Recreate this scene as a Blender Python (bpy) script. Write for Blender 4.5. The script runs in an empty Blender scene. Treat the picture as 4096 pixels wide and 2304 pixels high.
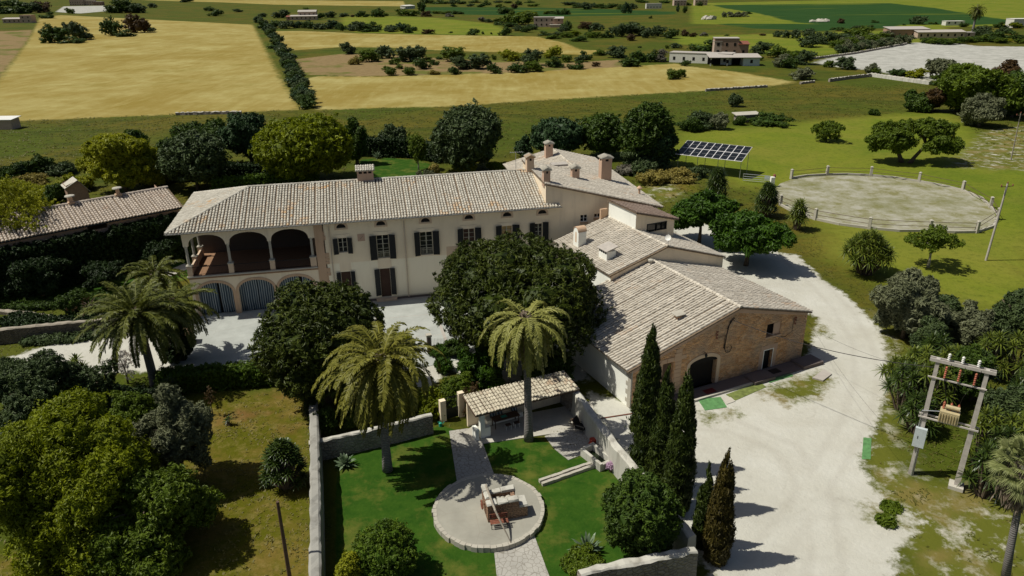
import bpy, math, random
import numpy as np
from mathutils import Vector, Matrix, noise as mnoise

# ------------------------------------------------------------------ camera, sky, sun
scene = bpy.context.scene
COL = scene.collection
F = 2950.0 / 4096.0            # focal length over image width
TH = math.radians(22.8)        # camera looks down by this
ROLL = math.radians(-0.6)
HC = 31.0                      # camera height above the yard
cam = bpy.data.cameras.new("camera")
camo = bpy.data.objects.new("camera", cam)
COL.objects.link(camo)
_f = Vector((0, math.cos(TH), -math.sin(TH)))
_r0 = Vector((1, 0, 0))
_u0 = _r0.cross(_f)
_r = _r0 * math.cos(ROLL) + _u0 * math.sin(ROLL)
_u = -_r0 * math.sin(ROLL) + _u0 * math.cos(ROLL)
m = Matrix((_r, _u, -_f)).transposed().to_4x4()
m.translation = Vector((0, 0, HC))
camo.matrix_world = m
cam.sensor_width = 36.0
cam.lens = 36.0 * F
cam.clip_start = 0.5
cam.clip_end = 9000
scene.camera = camo
scene.render.resolution_x = 1024
scene.render.resolution_y = 576

SUN_AZ = 1.0                   # direction the shadows fall, degrees from +X
SUN_EL = 58.0
world = bpy.data.worlds.new("World")
scene.world = world
world.use_nodes = True
wn = world.node_tree.nodes
wl = world.node_tree.links
wn.clear()
sky = wn.new("ShaderNodeTexSky")
sky.sky_type = 'NISHITA'
sky.sun_disc = False
sky.dust_density = 2.0
sky.ozone_density = 0.4
sky.sun_elevation = math.radians(SUN_EL)
# the lamp comes from azimuth 180+SUN_AZ; nishita rotation is measured clockwise from +Y
sky.sun_rotation = math.radians(90 - (180 + SUN_AZ))
bg = wn.new("ShaderNodeBackground")
bg.inputs[1].default_value = 0.056
wo = wn.new("ShaderNodeOutputWorld")
wl.new(sky.outputs[0], bg.inputs[0])
wl.new(bg.outputs[0], wo.inputs[0])
sl = bpy.data.lights.new("sun", 'SUN')
sl.energy = 5.0
sl.angle = math.radians(0.5)
sl.color = (1.0, 0.965, 0.85)
so = bpy.data.objects.new("sun", sl)
COL.objects.link(so)
_d = Vector((math.cos(math.radians(SUN_AZ)) * math.cos(math.radians(SUN_EL)),
             math.sin(math.radians(SUN_AZ)) * math.cos(math.radians(SUN_EL)),
             -math.sin(math.radians(SUN_EL))))
so.rotation_euler = _d.to_track_quat('-Z', 'Y').to_euler()
scene.view_settings.view_transform = 'Standard'
scene.view_settings.look = 'None'
scene.view_settings.gamma = 1.0
scene.view_settings.exposure = -0.2
try:
    scene.cycles.max_bounces = 5
    scene.cycles.transparent_max_bounces = 4
except Exception:
    pass

# ------------------------------------------------------------------ survey helpers
VW = 2576.0
FV = F * VW                    # focal length in survey pixels
_rn, _un, _fn = (np.array(v) for v in (_r, _u, _f))


def G(x, y, z=0.0):
    """Survey reading (2576 px wide picture) -> place on the level z."""
    d = _fn + (x - VW / 2) / FV * _rn - (y - VW * 0.28125) / FV * _un
    t = (z - HC) / d[2]
    return np.array([t * d[0], t * d[1], z])


def pix(p):
    q = np.array([p[0], p[1], p[2] - HC])
    c = q @ _fn
    return VW / 2 + FV * (q @ _rn) / c, VW * 0.28125 - FV * (q @ _un) / c, c


def height_for(P, ytop):
    lo, hi = P[2], HC - 0.3
    for _ in range(40):
        mm = (lo + hi) / 2
        if pix((P[0], P[1], mm))[1] > ytop:
            lo = mm
        else:
            hi = mm
    return lo - P[2]


OFF = {1: (0, 0), 2: (859.1, 0), 3: (1718, 0), 4: (0, 483), 5: (859.1, 483), 6: (1718, 483),
       7: (0, 966), 8: (859.1, 966), 9: (1718, 966)}


def R(n, x, y):
    return OFF[n][0] + x / 3.0, OFF[n][1] + y / 3.0


# ------------------------------------------------------------------ mesh building
class MB:
    def __init__(self):
        self.v = []
        self.f = []
        self.m = []
        self.c = []
        self.arr = []           # numpy blocks (verts, quads, matindex, var)

    def add(self, vs, fs, mi=0, var=0.5):
        b = len(self.v)
        self.v.extend([tuple(map(float, p)) for p in vs])
        for f in fs:
            self.f.append(tuple(b + i for i in f))
            self.m.append(mi)
            self.c.append(var)

    def box(self, a, b, mi=0, var=0.5):
        x0, y0, z0 = a
        x1, y1, z1 = b
        vs = [(x0, y0, z0), (x1, y0, z0), (x1, y1, z0), (x0, y1, z0), (x0, y0, z1), (x1, y0, z1), (x1, y1, z1), (x0, y1, z1)]
        self.add(vs, [(0, 3, 2, 1), (4, 5, 6, 7), (0, 1, 5, 4), (1, 2, 6, 5), (2, 3, 7, 6), (3, 0, 4, 7)], mi, var)

    def prism(self, poly, z0, z1, mi=0, var=0.5):
        """poly: list of (x,y); z0,z1 constants or functions"""
        n = len(poly)
        f0 = z0 if callable(z0) else (lambda x, y: z0)
        f1 = z1 if callable(z1) else (lambda x, y: z1)
        a = sum(poly[i][0] * poly[(i + 1) % n][1] - poly[(i + 1) % n][0] * poly[i][1] for i in range(n))
        if a < 0:
            poly = poly[::-1]
        vs = [(x, y, f0(x, y)) for x, y in poly] + [(x, y, f1(x, y)) for x, y in poly]
        fs = [tuple(range(n))[::-1], tuple(range(n, 2 * n))]
        fs += [(i, (i + 1) % n, n + (i + 1) % n, n + i) for i in range(n)]
        self.add(vs, fs, mi, var)

    def slab(self, pts, th, mi=0, var=0.5):
        """planar polygon in space given thickness downwards"""
        n = len(pts)
        vs = [tuple(p) for p in pts] + [(p[0], p[1], p[2] - th) for p in pts]
        nz = sum(pts[i][0] * pts[(i + 1) % n][1] - pts[(i + 1) % n][0] * pts[i][1] for i in range(n))
        if nz < 0:
            vs = [tuple(p) for p in pts[::-1]] + [(p[0], p[1], p[2] - th) for p in pts[::-1]]
        fs = [tuple(range(n)), tuple(range(n, 2 * n))[::-1]]
        fs += [(i, n + i, n + (i + 1) % n, (i + 1) % n) for i in range(n)]
        self.add(vs, fs, mi, var)

    def tube(self, pts, rads, seg=8, mi=0, var=0.5, cap=True):
        pts = [Vector(p) for p in pts]
        if not hasattr(rads, '__len__'):
            rads = [rads] * len(pts)
        rings = []
        ref = Vector((0, 0, 1))
        for i, p in enumerate(pts):
            d = (pts[min(i + 1, len(pts) - 1)] - pts[max(i - 1, 0)]).normalized()
            rf = ref if abs(d.dot(ref)) < 0.95 else Vector((0, 1, 0))
            a = d.cross(rf).normalized()
            b = d.cross(a).normalized()
            rings.append([p + (a * math.cos(2 * math.pi * k / seg) + b * math.sin(2 * math.pi * k / seg)) * rads[i] for k in range(seg)])
        vs = [q for r in rings for q in r]
        fs = []
        for i in range(len(pts) - 1):
            for k in range(seg):
                k2 = (k + 1) % seg
                fs.append((i * seg + k, i * seg + k2, (i + 1) * seg + k2, (i + 1) * seg + k))
        if cap:
            fs.append(tuple(range(seg))[::-1])
            fs.append(tuple((len(pts) - 1) * seg + k for k in range(seg)))
        self.add(vs, fs, mi, var)

    def lathe(self, prof, c=(0, 0, 0), seg=16, mi=0, var=0.5):
        vs, fs = [], []
        for r, z in prof:
            for k in range(seg):
                a = 2 * math.pi * k / seg
                vs.append((c[0] + r * math.cos(a), c[1] + r * math.sin(a), c[2] + z))
        for i in range(len(prof) - 1):
            for k in range(seg):
                k2 = (k + 1) % seg
                fs.append((i * seg + k, i * seg + k2, (i + 1) * seg + k2, (i + 1) * seg + k))
        fs.append(tuple(range(seg))[::-1])
        fs.append(tuple((len(prof) - 1) * seg + k for k in range(seg)))
        self.add(vs, fs, mi, var)

    def block(self, verts, quads, mi, var):
        self.arr.append((np.asarray(verts, np.float32), np.asarray(quads, np.int32), mi, np.asarray(var, np.float32)))

    def mesh(self, name, mats, smooth=False):
        me = bpy.data.meshes.new(name)
        V = [np.array(self.v, np.float32).reshape(-1, 3)]
        loops, starts, tot, mid, var = [], [], [], [], []
        nv = len(self.v)
        ls = 0
        if self.f:
            lens = np.array([len(f) for f in self.f], np.int32)
            loops.append(np.array([i for f in self.f for i in f], np.int32))
            starts.append(np.concatenate([[0], np.cumsum(lens)[:-1]]).astype(np.int32))
            tot.append(lens)
            ls = int(lens.sum())
            mid.append(np.array(self.m, np.int32))
            var.append(np.array(self.c, np.float32))
        for vv, qq, mi, cc in self.arr:
            k = qq.shape[1]
            V.append(vv)
            loops.append((qq + nv).ravel())
            starts.append((ls + np.arange(len(qq)) * k).astype(np.int32))
            tot.append(np.full(len(qq), k, np.int32))
            ls += len(qq) * k
            nv += len(vv)
            mid.append(np.full(len(qq), mi, np.int32))
            var.append(cc)
        V = np.concatenate(V)
        loops, starts, tot, mid, var = (np.concatenate(a) for a in (loops, starts, tot, mid, var))
        me.vertices.add(len(V))
        me.vertices.foreach_set('co', V.ravel())
        me.loops.add(len(loops))
        me.loops.foreach_set('vertex_index', loops)
        me.polygons.add(len(starts))
        me.polygons.foreach_set('loop_start', starts)
        me.polygons.foreach_set('loop_total', tot)
        me.polygons.foreach_set('material_index', mid)
        me.polygons.foreach_set('use_smooth', np.full(len(starts), smooth, bool))
        at = me.attributes.new('var', 'FLOAT', 'FACE')
        at.data.foreach_set('value', var)
        me.update(calc_edges=True)
        if not isinstance(mats, (list, tuple)):
            mats = [mats]
        for mt in mats:
            me.materials.append(mt)
        return me

    def build(self, name, mats, parent=None, smooth=False, loc=None, rotz=0):
        o = bpy.data.objects.new(name, self.mesh(name, mats, smooth))
        COL.objects.link(o)
        if loc is not None:
            o.location = tuple(float(q) for q in loc)
        if rotz:
            o.rotation_euler = (0, 0, rotz)
        if parent:
            o.parent = parent
        return o


def tag(o, label, cat, group=None):
    if len(label.split()) > 16:
        print('LONG', len(label.split()), label)
    o['label'] = label
    o['category'] = cat
    if group:
        o['group'] = group
    return o


def thing(name, label, cat, loc=(0, 0, 0), rotz=0, group=None):
    o = bpy.data.objects.new(name, None)
    COL.objects.link(o)
    o.location = tuple(float(q) for q in loc)
    o.rotation_euler = (0, 0, rotz)
    o.empty_display_size = 0.2
    return tag(o, label, cat, group)


def structure(o):
    o['kind'] = 'structure'
    return o


def instance(name, mesh, loc, rotz=0, sc=(1, 1, 1), parent=None):
    o = bpy.data.objects.new(name, mesh)
    COL.objects.link(o)
    o.location = tuple(float(q) for q in loc)
    o.rotation_euler = (0, 0, rotz)
    o.scale = sc
    if parent:
        o.parent = parent
    return o


# ------------------------------------------------------------------ materials
class NT:
    def __init__(self, name):
        self.mat = bpy.data.materials.new(name)
        self.mat.use_nodes = True
        self.nt = self.mat.node_tree
        self.nt.nodes.clear()
        self.out = self.nt.nodes.new('ShaderNodeOutputMaterial')
        self._co = None

    def node(self, t, **k):
        n = self.nt.nodes.new(t)
        for a, b in k.items():
            setattr(n, a, b)
        return n

    def link(self, a, b):
        self.nt.links.new(a, b)

    def co(self):
        if self._co is None:
            self._co = self.node('ShaderNodeTexCoord').outputs['Object']
        return self._co

    def setin(self, n, key, v):
        if hasattr(v, 'is_linked') or hasattr(v, 'links'):
            self.link(v, n.inputs[key])
        else:
            n.inputs[key].default_value = v

    def noise(self, scale, detail=4, rough=0.55, vec=None, dist=0.0):
        n = self.node('ShaderNodeTexNoise')
        self.link(vec or self.co(), n.inputs['Vector'])
        n.inputs['Scale'].default_value = scale
        n.inputs['Detail'].default_value = detail
        n.inputs['Roughness'].default_value = rough
        n.inputs['Distortion'].default_value = dist
        return n.outputs['Fac']

    def map(self, scale=(1, 1, 1), rot=(0, 0, 0), vec=None):
        n = self.node('ShaderNodeMapping')
        n.inputs['Scale'].default_value = scale
        n.inputs['Rotation'].default_value = rot
        self.link(vec or self.co(), n.inputs['Vector'])
        return n.outputs[0]

    def math(self, op, a, b=0.0, clamp=False):
        n = self.node('ShaderNodeMath', operation=op)
        n.use_clamp = clamp
        self.setin(n, 0, a)
        self.setin(n, 1, b)
        return n.outputs[0]

    def mix(self, fac, a, b, mode='MIX'):
        n = self.node('ShaderNodeMix', data_type='RGBA', blend_type=mode)
        self.setin(n, 0, fac)
        for k, v in ((6, a), (7, b)):
            if isinstance(v, (tuple, list)):
                v = tuple(v) + ((1.0,) if len(v) == 3 else ())
            self.setin(n, k, v)
        return n.outputs[2]

    def step(self, x, lo, hi):
        n = self.node('ShaderNodeMapRange')
        n.clamp = True
        self.setin(n, 0, x)
        n.inputs[1].default_value = lo
        n.inputs[2].default_value = hi
        return n.outputs[0]

    def attr(self, name):
        n = self.node('ShaderNodeAttribute')
        n.attribute_name = name
        return n.outputs['Fac']

    def bump(self, h, strength=0.4, dist=0.02):
        n = self.node('ShaderNodeBump')
        n.inputs['Strength'].default_value = strength
        n.inputs['Distance'].default_value = dist
        self.link(h, n.inputs['Height'])
        return n.outputs[0]

    def pbsdf(self, col, rough=0.8, metal=0.0, normal=None, spec=0.3):
        p = self.node('ShaderNodeBsdfPrincipled')
        if isinstance(col, (tuple, list)):
            col = tuple(col) + ((1.0,) if len(col) == 3 else ())
        self.setin(p, 'Base Color', col)
        self.setin(p, 'Roughness', rough)
        p.inputs['Metallic'].default_value = metal
        p.inputs['Specular IOR Level'].default_value = spec
        if normal is not None:
            self.link(normal, p.inputs['Normal'])
        self.link(p.outputs[0], self.out.inputs[0])
        return p


def plain(name, col, rough=0.7, metal=0.0, var=0.15, scale=3.0, spec=0.3):
    n = NT(name)
    d = tuple(c * (1 - var) for c in col)
    b = tuple(min(1, c * (1 + var)) for c in col)
    n.pbsdf(n.mix(n.step(n.noise(scale, 5), 0.3, 0.7), d, b), rough, metal, spec=spec)
    return n.mat


def leafmat(name, a, b, trans=0.25, rough=0.55, spec=0.25):
    """two leaf colours; each leaf carries its own value"""
    n = NT(name)
    v = n.math('POWER', n.attr('var'), 1.5)
    w = n.step(n.noise(0.6, 3), 0.3, 0.7)
    f = n.math('ADD', n.math('MULTIPLY', v, 0.72), n.math('MULTIPLY', w, 0.28))
    col = n.mix(f, a, b)
    p = n.pbsdf(col, rough, spec=spec)
    t = n.node('ShaderNodeBsdfTranslucent')
    n.link(col, t.inputs[0])
    mx = n.node('ShaderNodeMixShader')
    mx.inputs[0].default_value = trans
    n.link(p.outputs[0], mx.inputs[1])
    n.link(t.outputs[0], mx.inputs[2])
    n.link(mx.outputs[0], n.out.inputs[0])
    return n.mat


def plaster(name, col, stain=(0.30, 0.22, 0.15), amt=0.35, low=None):
    n = NT(name)
    big = n.noise(0.35, 5, 0.6)
    streak = n.noise(1.0, 5, 0.6, vec=n.map((1.6, 1.6, 0.22)))
    c = n.mix(n.step(big, 0.35, 0.7), col, tuple(q * 0.88 for q in col))
    if low:
        sep = n.node('ShaderNodeSeparateXYZ')
        n.link(n.co(), sep.inputs[0])
        c = n.mix(n.step(sep.outputs[2], low[0] + 0.03, low[0] - 0.03), c, low[1])
        c = n.mix(n.step(n.math('ADD', sep.outputs[2], n.math('MULTIPLY', big, 0.5)), 0.75, 0.35), c, (0.26, 0.22, 0.18))
    c = n.mix(n.math('MULTIPLY', n.step(streak, 0.5, 0.8), amt), c, stain)
    n.pbsdf(c, 0.9, normal=n.bump(n.noise(9, 6), 0.25, 0.01), spec=0.15)
    return n.mat


def stonewall(name, c1, c2, mortar, scale=3.2, bump=0.8, patch=None, zs=1.5, mort=0.5):
    n = NT(name)
    vec = n.map((1, 1, zs))
    dn = n.node('ShaderNodeTexVoronoi')
    dn.inputs['Scale'].default_value = scale
    n.link(vec, dn.inputs['Vector'])
    de = n.node('ShaderNodeTexVoronoi', feature='DISTANCE_TO_EDGE')
    de.inputs['Scale'].default_value = scale
    n.link(vec, de.inputs['Vector'])
    cell = n.mix(n.math('FRACT', n.math('MULTIPLY', dn.outputs['Color'], 3.7)), c1, c2)
    c = n.mix(n.math('MULTIPLY', n.step(de.outputs[0], 0.09, 0.02), mort), cell, mortar)
    c = n.mix(n.math('MULTIPLY', n.step(n.noise(0.5, 5), 0.42, 0.62), 0.6), c, patch or mortar)
    c = n.mix(n.math('MULTIPLY', n.step(n.noise(6, 4), 0.5, 0.9), 0.4), c, tuple(q * 0.5 for q in c1))
    h = n.math('ADD', n.step(de.outputs[0], 0.0, 0.14), n.math('MULTIPLY', n.noise(12, 5), 0.5))
    n.pbsdf(c, 0.92, normal=n.bump(h, bump, 0.05), spec=0.15)
    return n.mat


def tilemat(name, base, pale, rust, rustamt=0.5):
    n = NT(name)
    v = n.attr('var')
    c = n.mix(v, base, pale)
    c = n.mix(n.math('MULTIPLY', n.step(n.noise(2.5, 6, 0.7), 0.45, 0.75), 0.55), c, tuple(q * 0.55 for q in base))
    r = n.math('MULTIPLY', n.step(n.noise(0.28, 4, 0.6), 0.55, 0.7), n.step(n.math('FRACT', n.math('MULTIPLY', v, 7.3)), 0.55, 0.75))
    c = n.mix(n.math('MULTIPLY', r, rustamt), c, rust)
    n.pbsdf(c, 0.9, normal=n.bump(n.noise(14, 5), 0.3, 0.01), spec=0.15)
    return n.mat


M = {}
M['plaster'] = plaster('cream_plaster', (0.90, 0.76, 0.56), (0.50, 0.38, 0.25), 0.18, low=(4.5, (0.94, 0.85, 0.67)))
M['plaster2'] = plaster('pale_plaster', (0.90, 0.76, 0.57), (0.42, 0.32, 0.24), 0.35)
M['white'] = plaster('white_render', (0.90, 0.90, 0.83), (0.55, 0.50, 0.42), 0.18)
M['room'] = plaster('shaded_loggia_plaster', (0.14, 0.105, 0.08), (0.08, 0.06, 0.045), 0.3)  # plaster darkened so the loggia's interior shade sits in its colour
M['pinkp'] = plaster('pink_plaster', (0.55, 0.38, 0.28), (0.35, 0.22, 0.16), 0.3)
M['sand'] = plaster('dressed_sandstone', (0.58, 0.40, 0.27), (0.36, 0.22, 0.14), 0.5)
M['tan'] = plaster('tan_stone_trim', (0.66, 0.50, 0.36), (0.42, 0.28, 0.18), 0.3)
M['stone'] = stonewall('rubble_wall', (0.74, 0.43, 0.22), (0.46, 0.24, 0.11), (0.68, 0.46, 0.29), 2.6, 1.0, (0.44, 0.35, 0.27), 1.6, 0.7)
M['grstone'] = stonewall('grey_rubble', (0.34, 0.29, 0.25), (0.24, 0.20, 0.17), (0.16, 0.13, 0.11), 3.0, 1.0, (0.42, 0.38, 0.33), 1.5, 0.8)
M['bank'] = stonewall('shaded_bank_masonry', (0.17, 0.14, 0.11), (0.11, 0.09, 0.07), (0.07, 0.06, 0.045), 3.0, 1.0, (0.22, 0.18, 0.13), 1.5, 0.8)  # darkened grey rubble; the bank's shade is put into the colour
M['bankcap'] = plaster('shaded_bank_coping', (0.34, 0.30, 0.24), (0.12, 0.10, 0.07), 0.8)  # coping toned down likewise to look shaded
M['greycap'] = plaster('old_grey_render', (0.33, 0.32, 0.29), (0.12, 0.11, 0.09), 0.8)
M['walltop'] = plaster('limewashed_wall', (0.54, 0.52, 0.46), (0.16, 0.14, 0.11), 0.75)
M['noria'] = stonewall('well_masonry', (0.36, 0.22, 0.14), (0.26, 0.15, 0.10), (0.14, 0.10, 0.07), 4.5, 1.0, (0.40, 0.27, 0.18), 1.8, 0.8)
M['tile'] = tilemat('lichen_tiles', (0.40, 0.37, 0.31), (0.60, 0.565, 0.49), (0.55, 0.30, 0.10), 0.7)
M['tileb'] = tilemat('barn_tiles', (0.42, 0.375, 0.31), (0.68, 0.62, 0.53), (0.48, 0.27, 0.13), 0.5)
M['tilew'] = tilemat('weathered_tiles', (0.38, 0.32, 0.27), (0.56, 0.48, 0.40), (0.35, 0.18, 0.10), 0.4)
M['tiled'] = tilemat('dark_tiles', (0.22, 0.16, 0.13), (0.34, 0.26, 0.21), (0.30, 0.15, 0.08), 0.4)
M['tiley'] = tilemat('straw_tiles', (0.44, 0.39, 0.30), (0.64, 0.58, 0.46), (0.30, 0.16, 0.08), 0.5)
M['gutter_gap'] = plain('tile_channel', (0.17, 0.125, 0.085), 0.95, var=0.4, scale=6)
M['shutter'] = plain('black_shutter', (0.008, 0.010, 0.013), 0.5, var=0.2)
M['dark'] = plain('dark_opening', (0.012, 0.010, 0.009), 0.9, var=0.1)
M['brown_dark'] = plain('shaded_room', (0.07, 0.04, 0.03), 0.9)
M['glass'] = plain('window_glass', (0.012, 0.014, 0.017), 0.12, var=0.1, spec=0.6)
M['frame'] = plain('cream_frame', (0.42, 0.40, 0.32), 0.6)
M['bframe'] = plain('black_metal', (0.01, 0.012, 0.014), 0.4)
M['ochre'] = plain('ochre_blind', (0.42, 0.30, 0.14), 0.8)
M['pipe'] = plain('painted_pipe', (0.55, 0.46, 0.36), 0.5)
M['zinc'] = plain('zinc_gutter', (0.25, 0.24, 0.22), 0.5, 0.3)
M['lime'] = plaster('limestone', (0.46, 0.43, 0.365), (0.33, 0.28, 0.22), 0.35)
M['terra'] = plain('terracotta_floor', (0.27, 0.155, 0.09), 0.6, scale=5)
M['concrete'] = plaster('concrete', (0.44, 0.40, 0.36), (0.28, 0.23, 0.2), 0.4)
M['dconcrete'] = plaster('damp_concrete', (0.16, 0.13, 0.12), (0.10, 0.08, 0.07), 0.4)
M['wood'] = plain('grey_wood', (0.30, 0.26, 0.21), 0.8, var=0.3, scale=8)
M['dwood'] = plain('dark_wood', (0.10, 0.06, 0.04), 0.7, var=0.3, scale=6)
M['pole'] = plain('concrete_pole', (0.46, 0.42, 0.38), 0.85, var=0.15, scale=4)
M['steel'] = plain('galvanised_steel', (0.45, 0.46, 0.47), 0.4, 0.6, var=0.1)
M['greybox'] = plain('grey_painted_box', (0.50, 0.55, 0.57), 0.4, var=0.06)
M['beigebox'] = plain('beige_transformer', (0.46, 0.38, 0.22), 0.5, var=0.1)
M['porcelain'] = plain('porcelain', (0.7, 0.68, 0.64), 0.3, var=0.05)
M['redbrown'] = plain('red_insulator', (0.42, 0.13, 0.08), 0.5)
M['rust'] = plain('rusty_iron', (0.22, 0.08, 0.05), 0.8, var=0.3, scale=6)
M['red'] = plain('red_pot_glaze', (0.36, 0.05, 0.03), 0.4)
M['mat_green'] = plain('green_turf_mat', (0.10, 0.235, 0.085), 0.95, var=0.25)
M['mat_green2'] = plain('faded_green_turf', (0.15, 0.18, 0.05), 0.95, var=0.35)
M['doormat'] = plain('red_doormat', (0.14, 0.02, 0.02), 0.95)
M['cable'] = plain('black_cable', (0.015, 0.012, 0.012), 0.6)
M['teal'] = plain('teal_plastic', (0.02, 0.30, 0.22), 0.4)
M['bark'] = plain('bark', (0.12, 0.09, 0.065), 0.95, var=0.35, scale=5)
M['palebark'] = plain('pale_bark', (0.38, 0.34, 0.28), 0.95, var=0.2, scale=5)
M['whiteobj'] = plain('white_paint', (0.75, 0.74, 0.70), 0.5, var=0.05)
M['corr'] = plain('grey_sheet_roof', (0.42, 0.38, 0.34), 0.7, var=0.12)
M['farwall'] = plain('ochre_far_wall', (0.34, 0.22, 0.16), 0.9)
M['farpink'] = plain('pink_far_wall', (0.48, 0.36, 0.29), 0.9)
M['farwhite'] = plain('white_far_wall', (0.62, 0.60, 0.54), 0.9)
M['panelpv'] = plain('solar_cell', (0.012, 0.014, 0.017), 0.35, var=0.2, spec=0.3)
M['pvframe'] = plain('pv_frame', (0.72, 0.70, 0.70), 0.4, var=0.03)
M['flower'] = leafmat('lilac_petals', (0.50, 0.32, 0.46), (0.66, 0.50, 0.62), 0.2)
M['whitefl'] = leafmat('white_petals', (0.6, 0.55, 0.5), (0.75, 0.72, 0.7), 0.2)
M['water'] = plain('dark_water', (0.01, 0.018, 0.006), 0.08, var=0.1, spec=0.6)


def palmtrunk(name):
    n = NT(name)
    w = n.node('ShaderNodeTexWave', wave_type='BANDS', bands_direction='Z')
    w.inputs['Scale'].default_value = 2.4
    w.inputs['Distortion'].default_value = 3.0
    w.inputs['Detail'].default_value = 3
    n.link(n.co(), w.inputs[0])
    c = n.mix(w.outputs['Fac'], (0.13, 0.12, 0.115), (0.27, 0.25, 0.24))
    n.pbsdf(c, 0.95, normal=n.bump(n.math('ADD', w.outputs['Fac'], n.noise(12, 4)), 0.8, 0.05))
    return n.mat


M['ptrunk'] = palmtrunk('palm_bark')


def paving(name, c, crackscale=0.5, dark=(0.2, 0.19, 0.17), cr=0.015, amt=0.5):
    n = NT(name)
    de = n.node('ShaderNodeTexVoronoi', feature='DISTANCE_TO_EDGE')
    de.inputs['Scale'].default_value = crackscale
    n.link(n.co(), de.inputs['Vector'])
    k = n.mix(n.step(n.noise(0.5, 6, 0.65), 0.3, 0.7), tuple(q * 0.8 for q in c), tuple(min(1, q * 1.08) for q in c))
    k = n.mix(n.math('MULTIPLY', n.step(n.noise(3, 5), 0.55, 0.8), 0.25), k, dark)
    k = n.mix(n.math('MULTIPLY', n.step(de.outputs[0], cr, cr * 0.3), amt), k, dark)
    n.pbsdf(k, 0.85, normal=n.bump(n.noise(8, 6), 0.3, 0.01), spec=0.2)
    return n.mat


M['courtpave'] = paving('courtyard_concrete', (0.41, 0.425, 0.40), 0.18, (0.30, 0.29, 0.26), 0.004, 0.5)
M['terrace'] = paving('terrace_concrete', (0.34, 0.325, 0.275), 0.25, (0.26, 0.23, 0.19), 0.004, 0.5)
M['crazy'] = paving('crazy_paving', (0.42, 0.40, 0.36), 3.0, (0.20, 0.18, 0.15), 0.06, 0.8)
M['slabs'] = paving('pale_slabs', (0.50, 0.47, 0.41), 0.6, (0.3, 0.27, 0.22), 0.01, 0.5)

# ------------------------------------------------------------------ ground: one sheet, classes by signed distance
def smoothpoly(pts, n=0):
    return np.array([G(x, y)[:2] for x, y in pts])


def sdf(P, poly):
    """+ inside, - outside; P (N,2)"""
    d = np.full(len(P), 1e9)
    ins = np.zeros(len(P), bool)
    k = len(poly)
    for i in range(k):
        a, b = poly[i], poly[(i + 1) % k]
        e = b - a
        w = P - a
        t = np.clip((w @ e) / max(e @ e, 1e-9), 0, 1)
        q = w - t[:, None] * e
        d = np.minimum(d, np.einsum('ij,ij->i', q, q))
        c = (a[1] > P[:, 1]) != (b[1] > P[:, 1])
        with np.errstate(divide='ignore', invalid='ignore'):
            xi = (b[0] - a[0]) * (P[:, 1] - a[1]) / (b[1] - a[1] + 1e-12) + a[0]
        ins ^= c & (P[:, 0] < xi)
    d = np.sqrt(d)
    return np.where(ins, d, -d)


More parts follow.
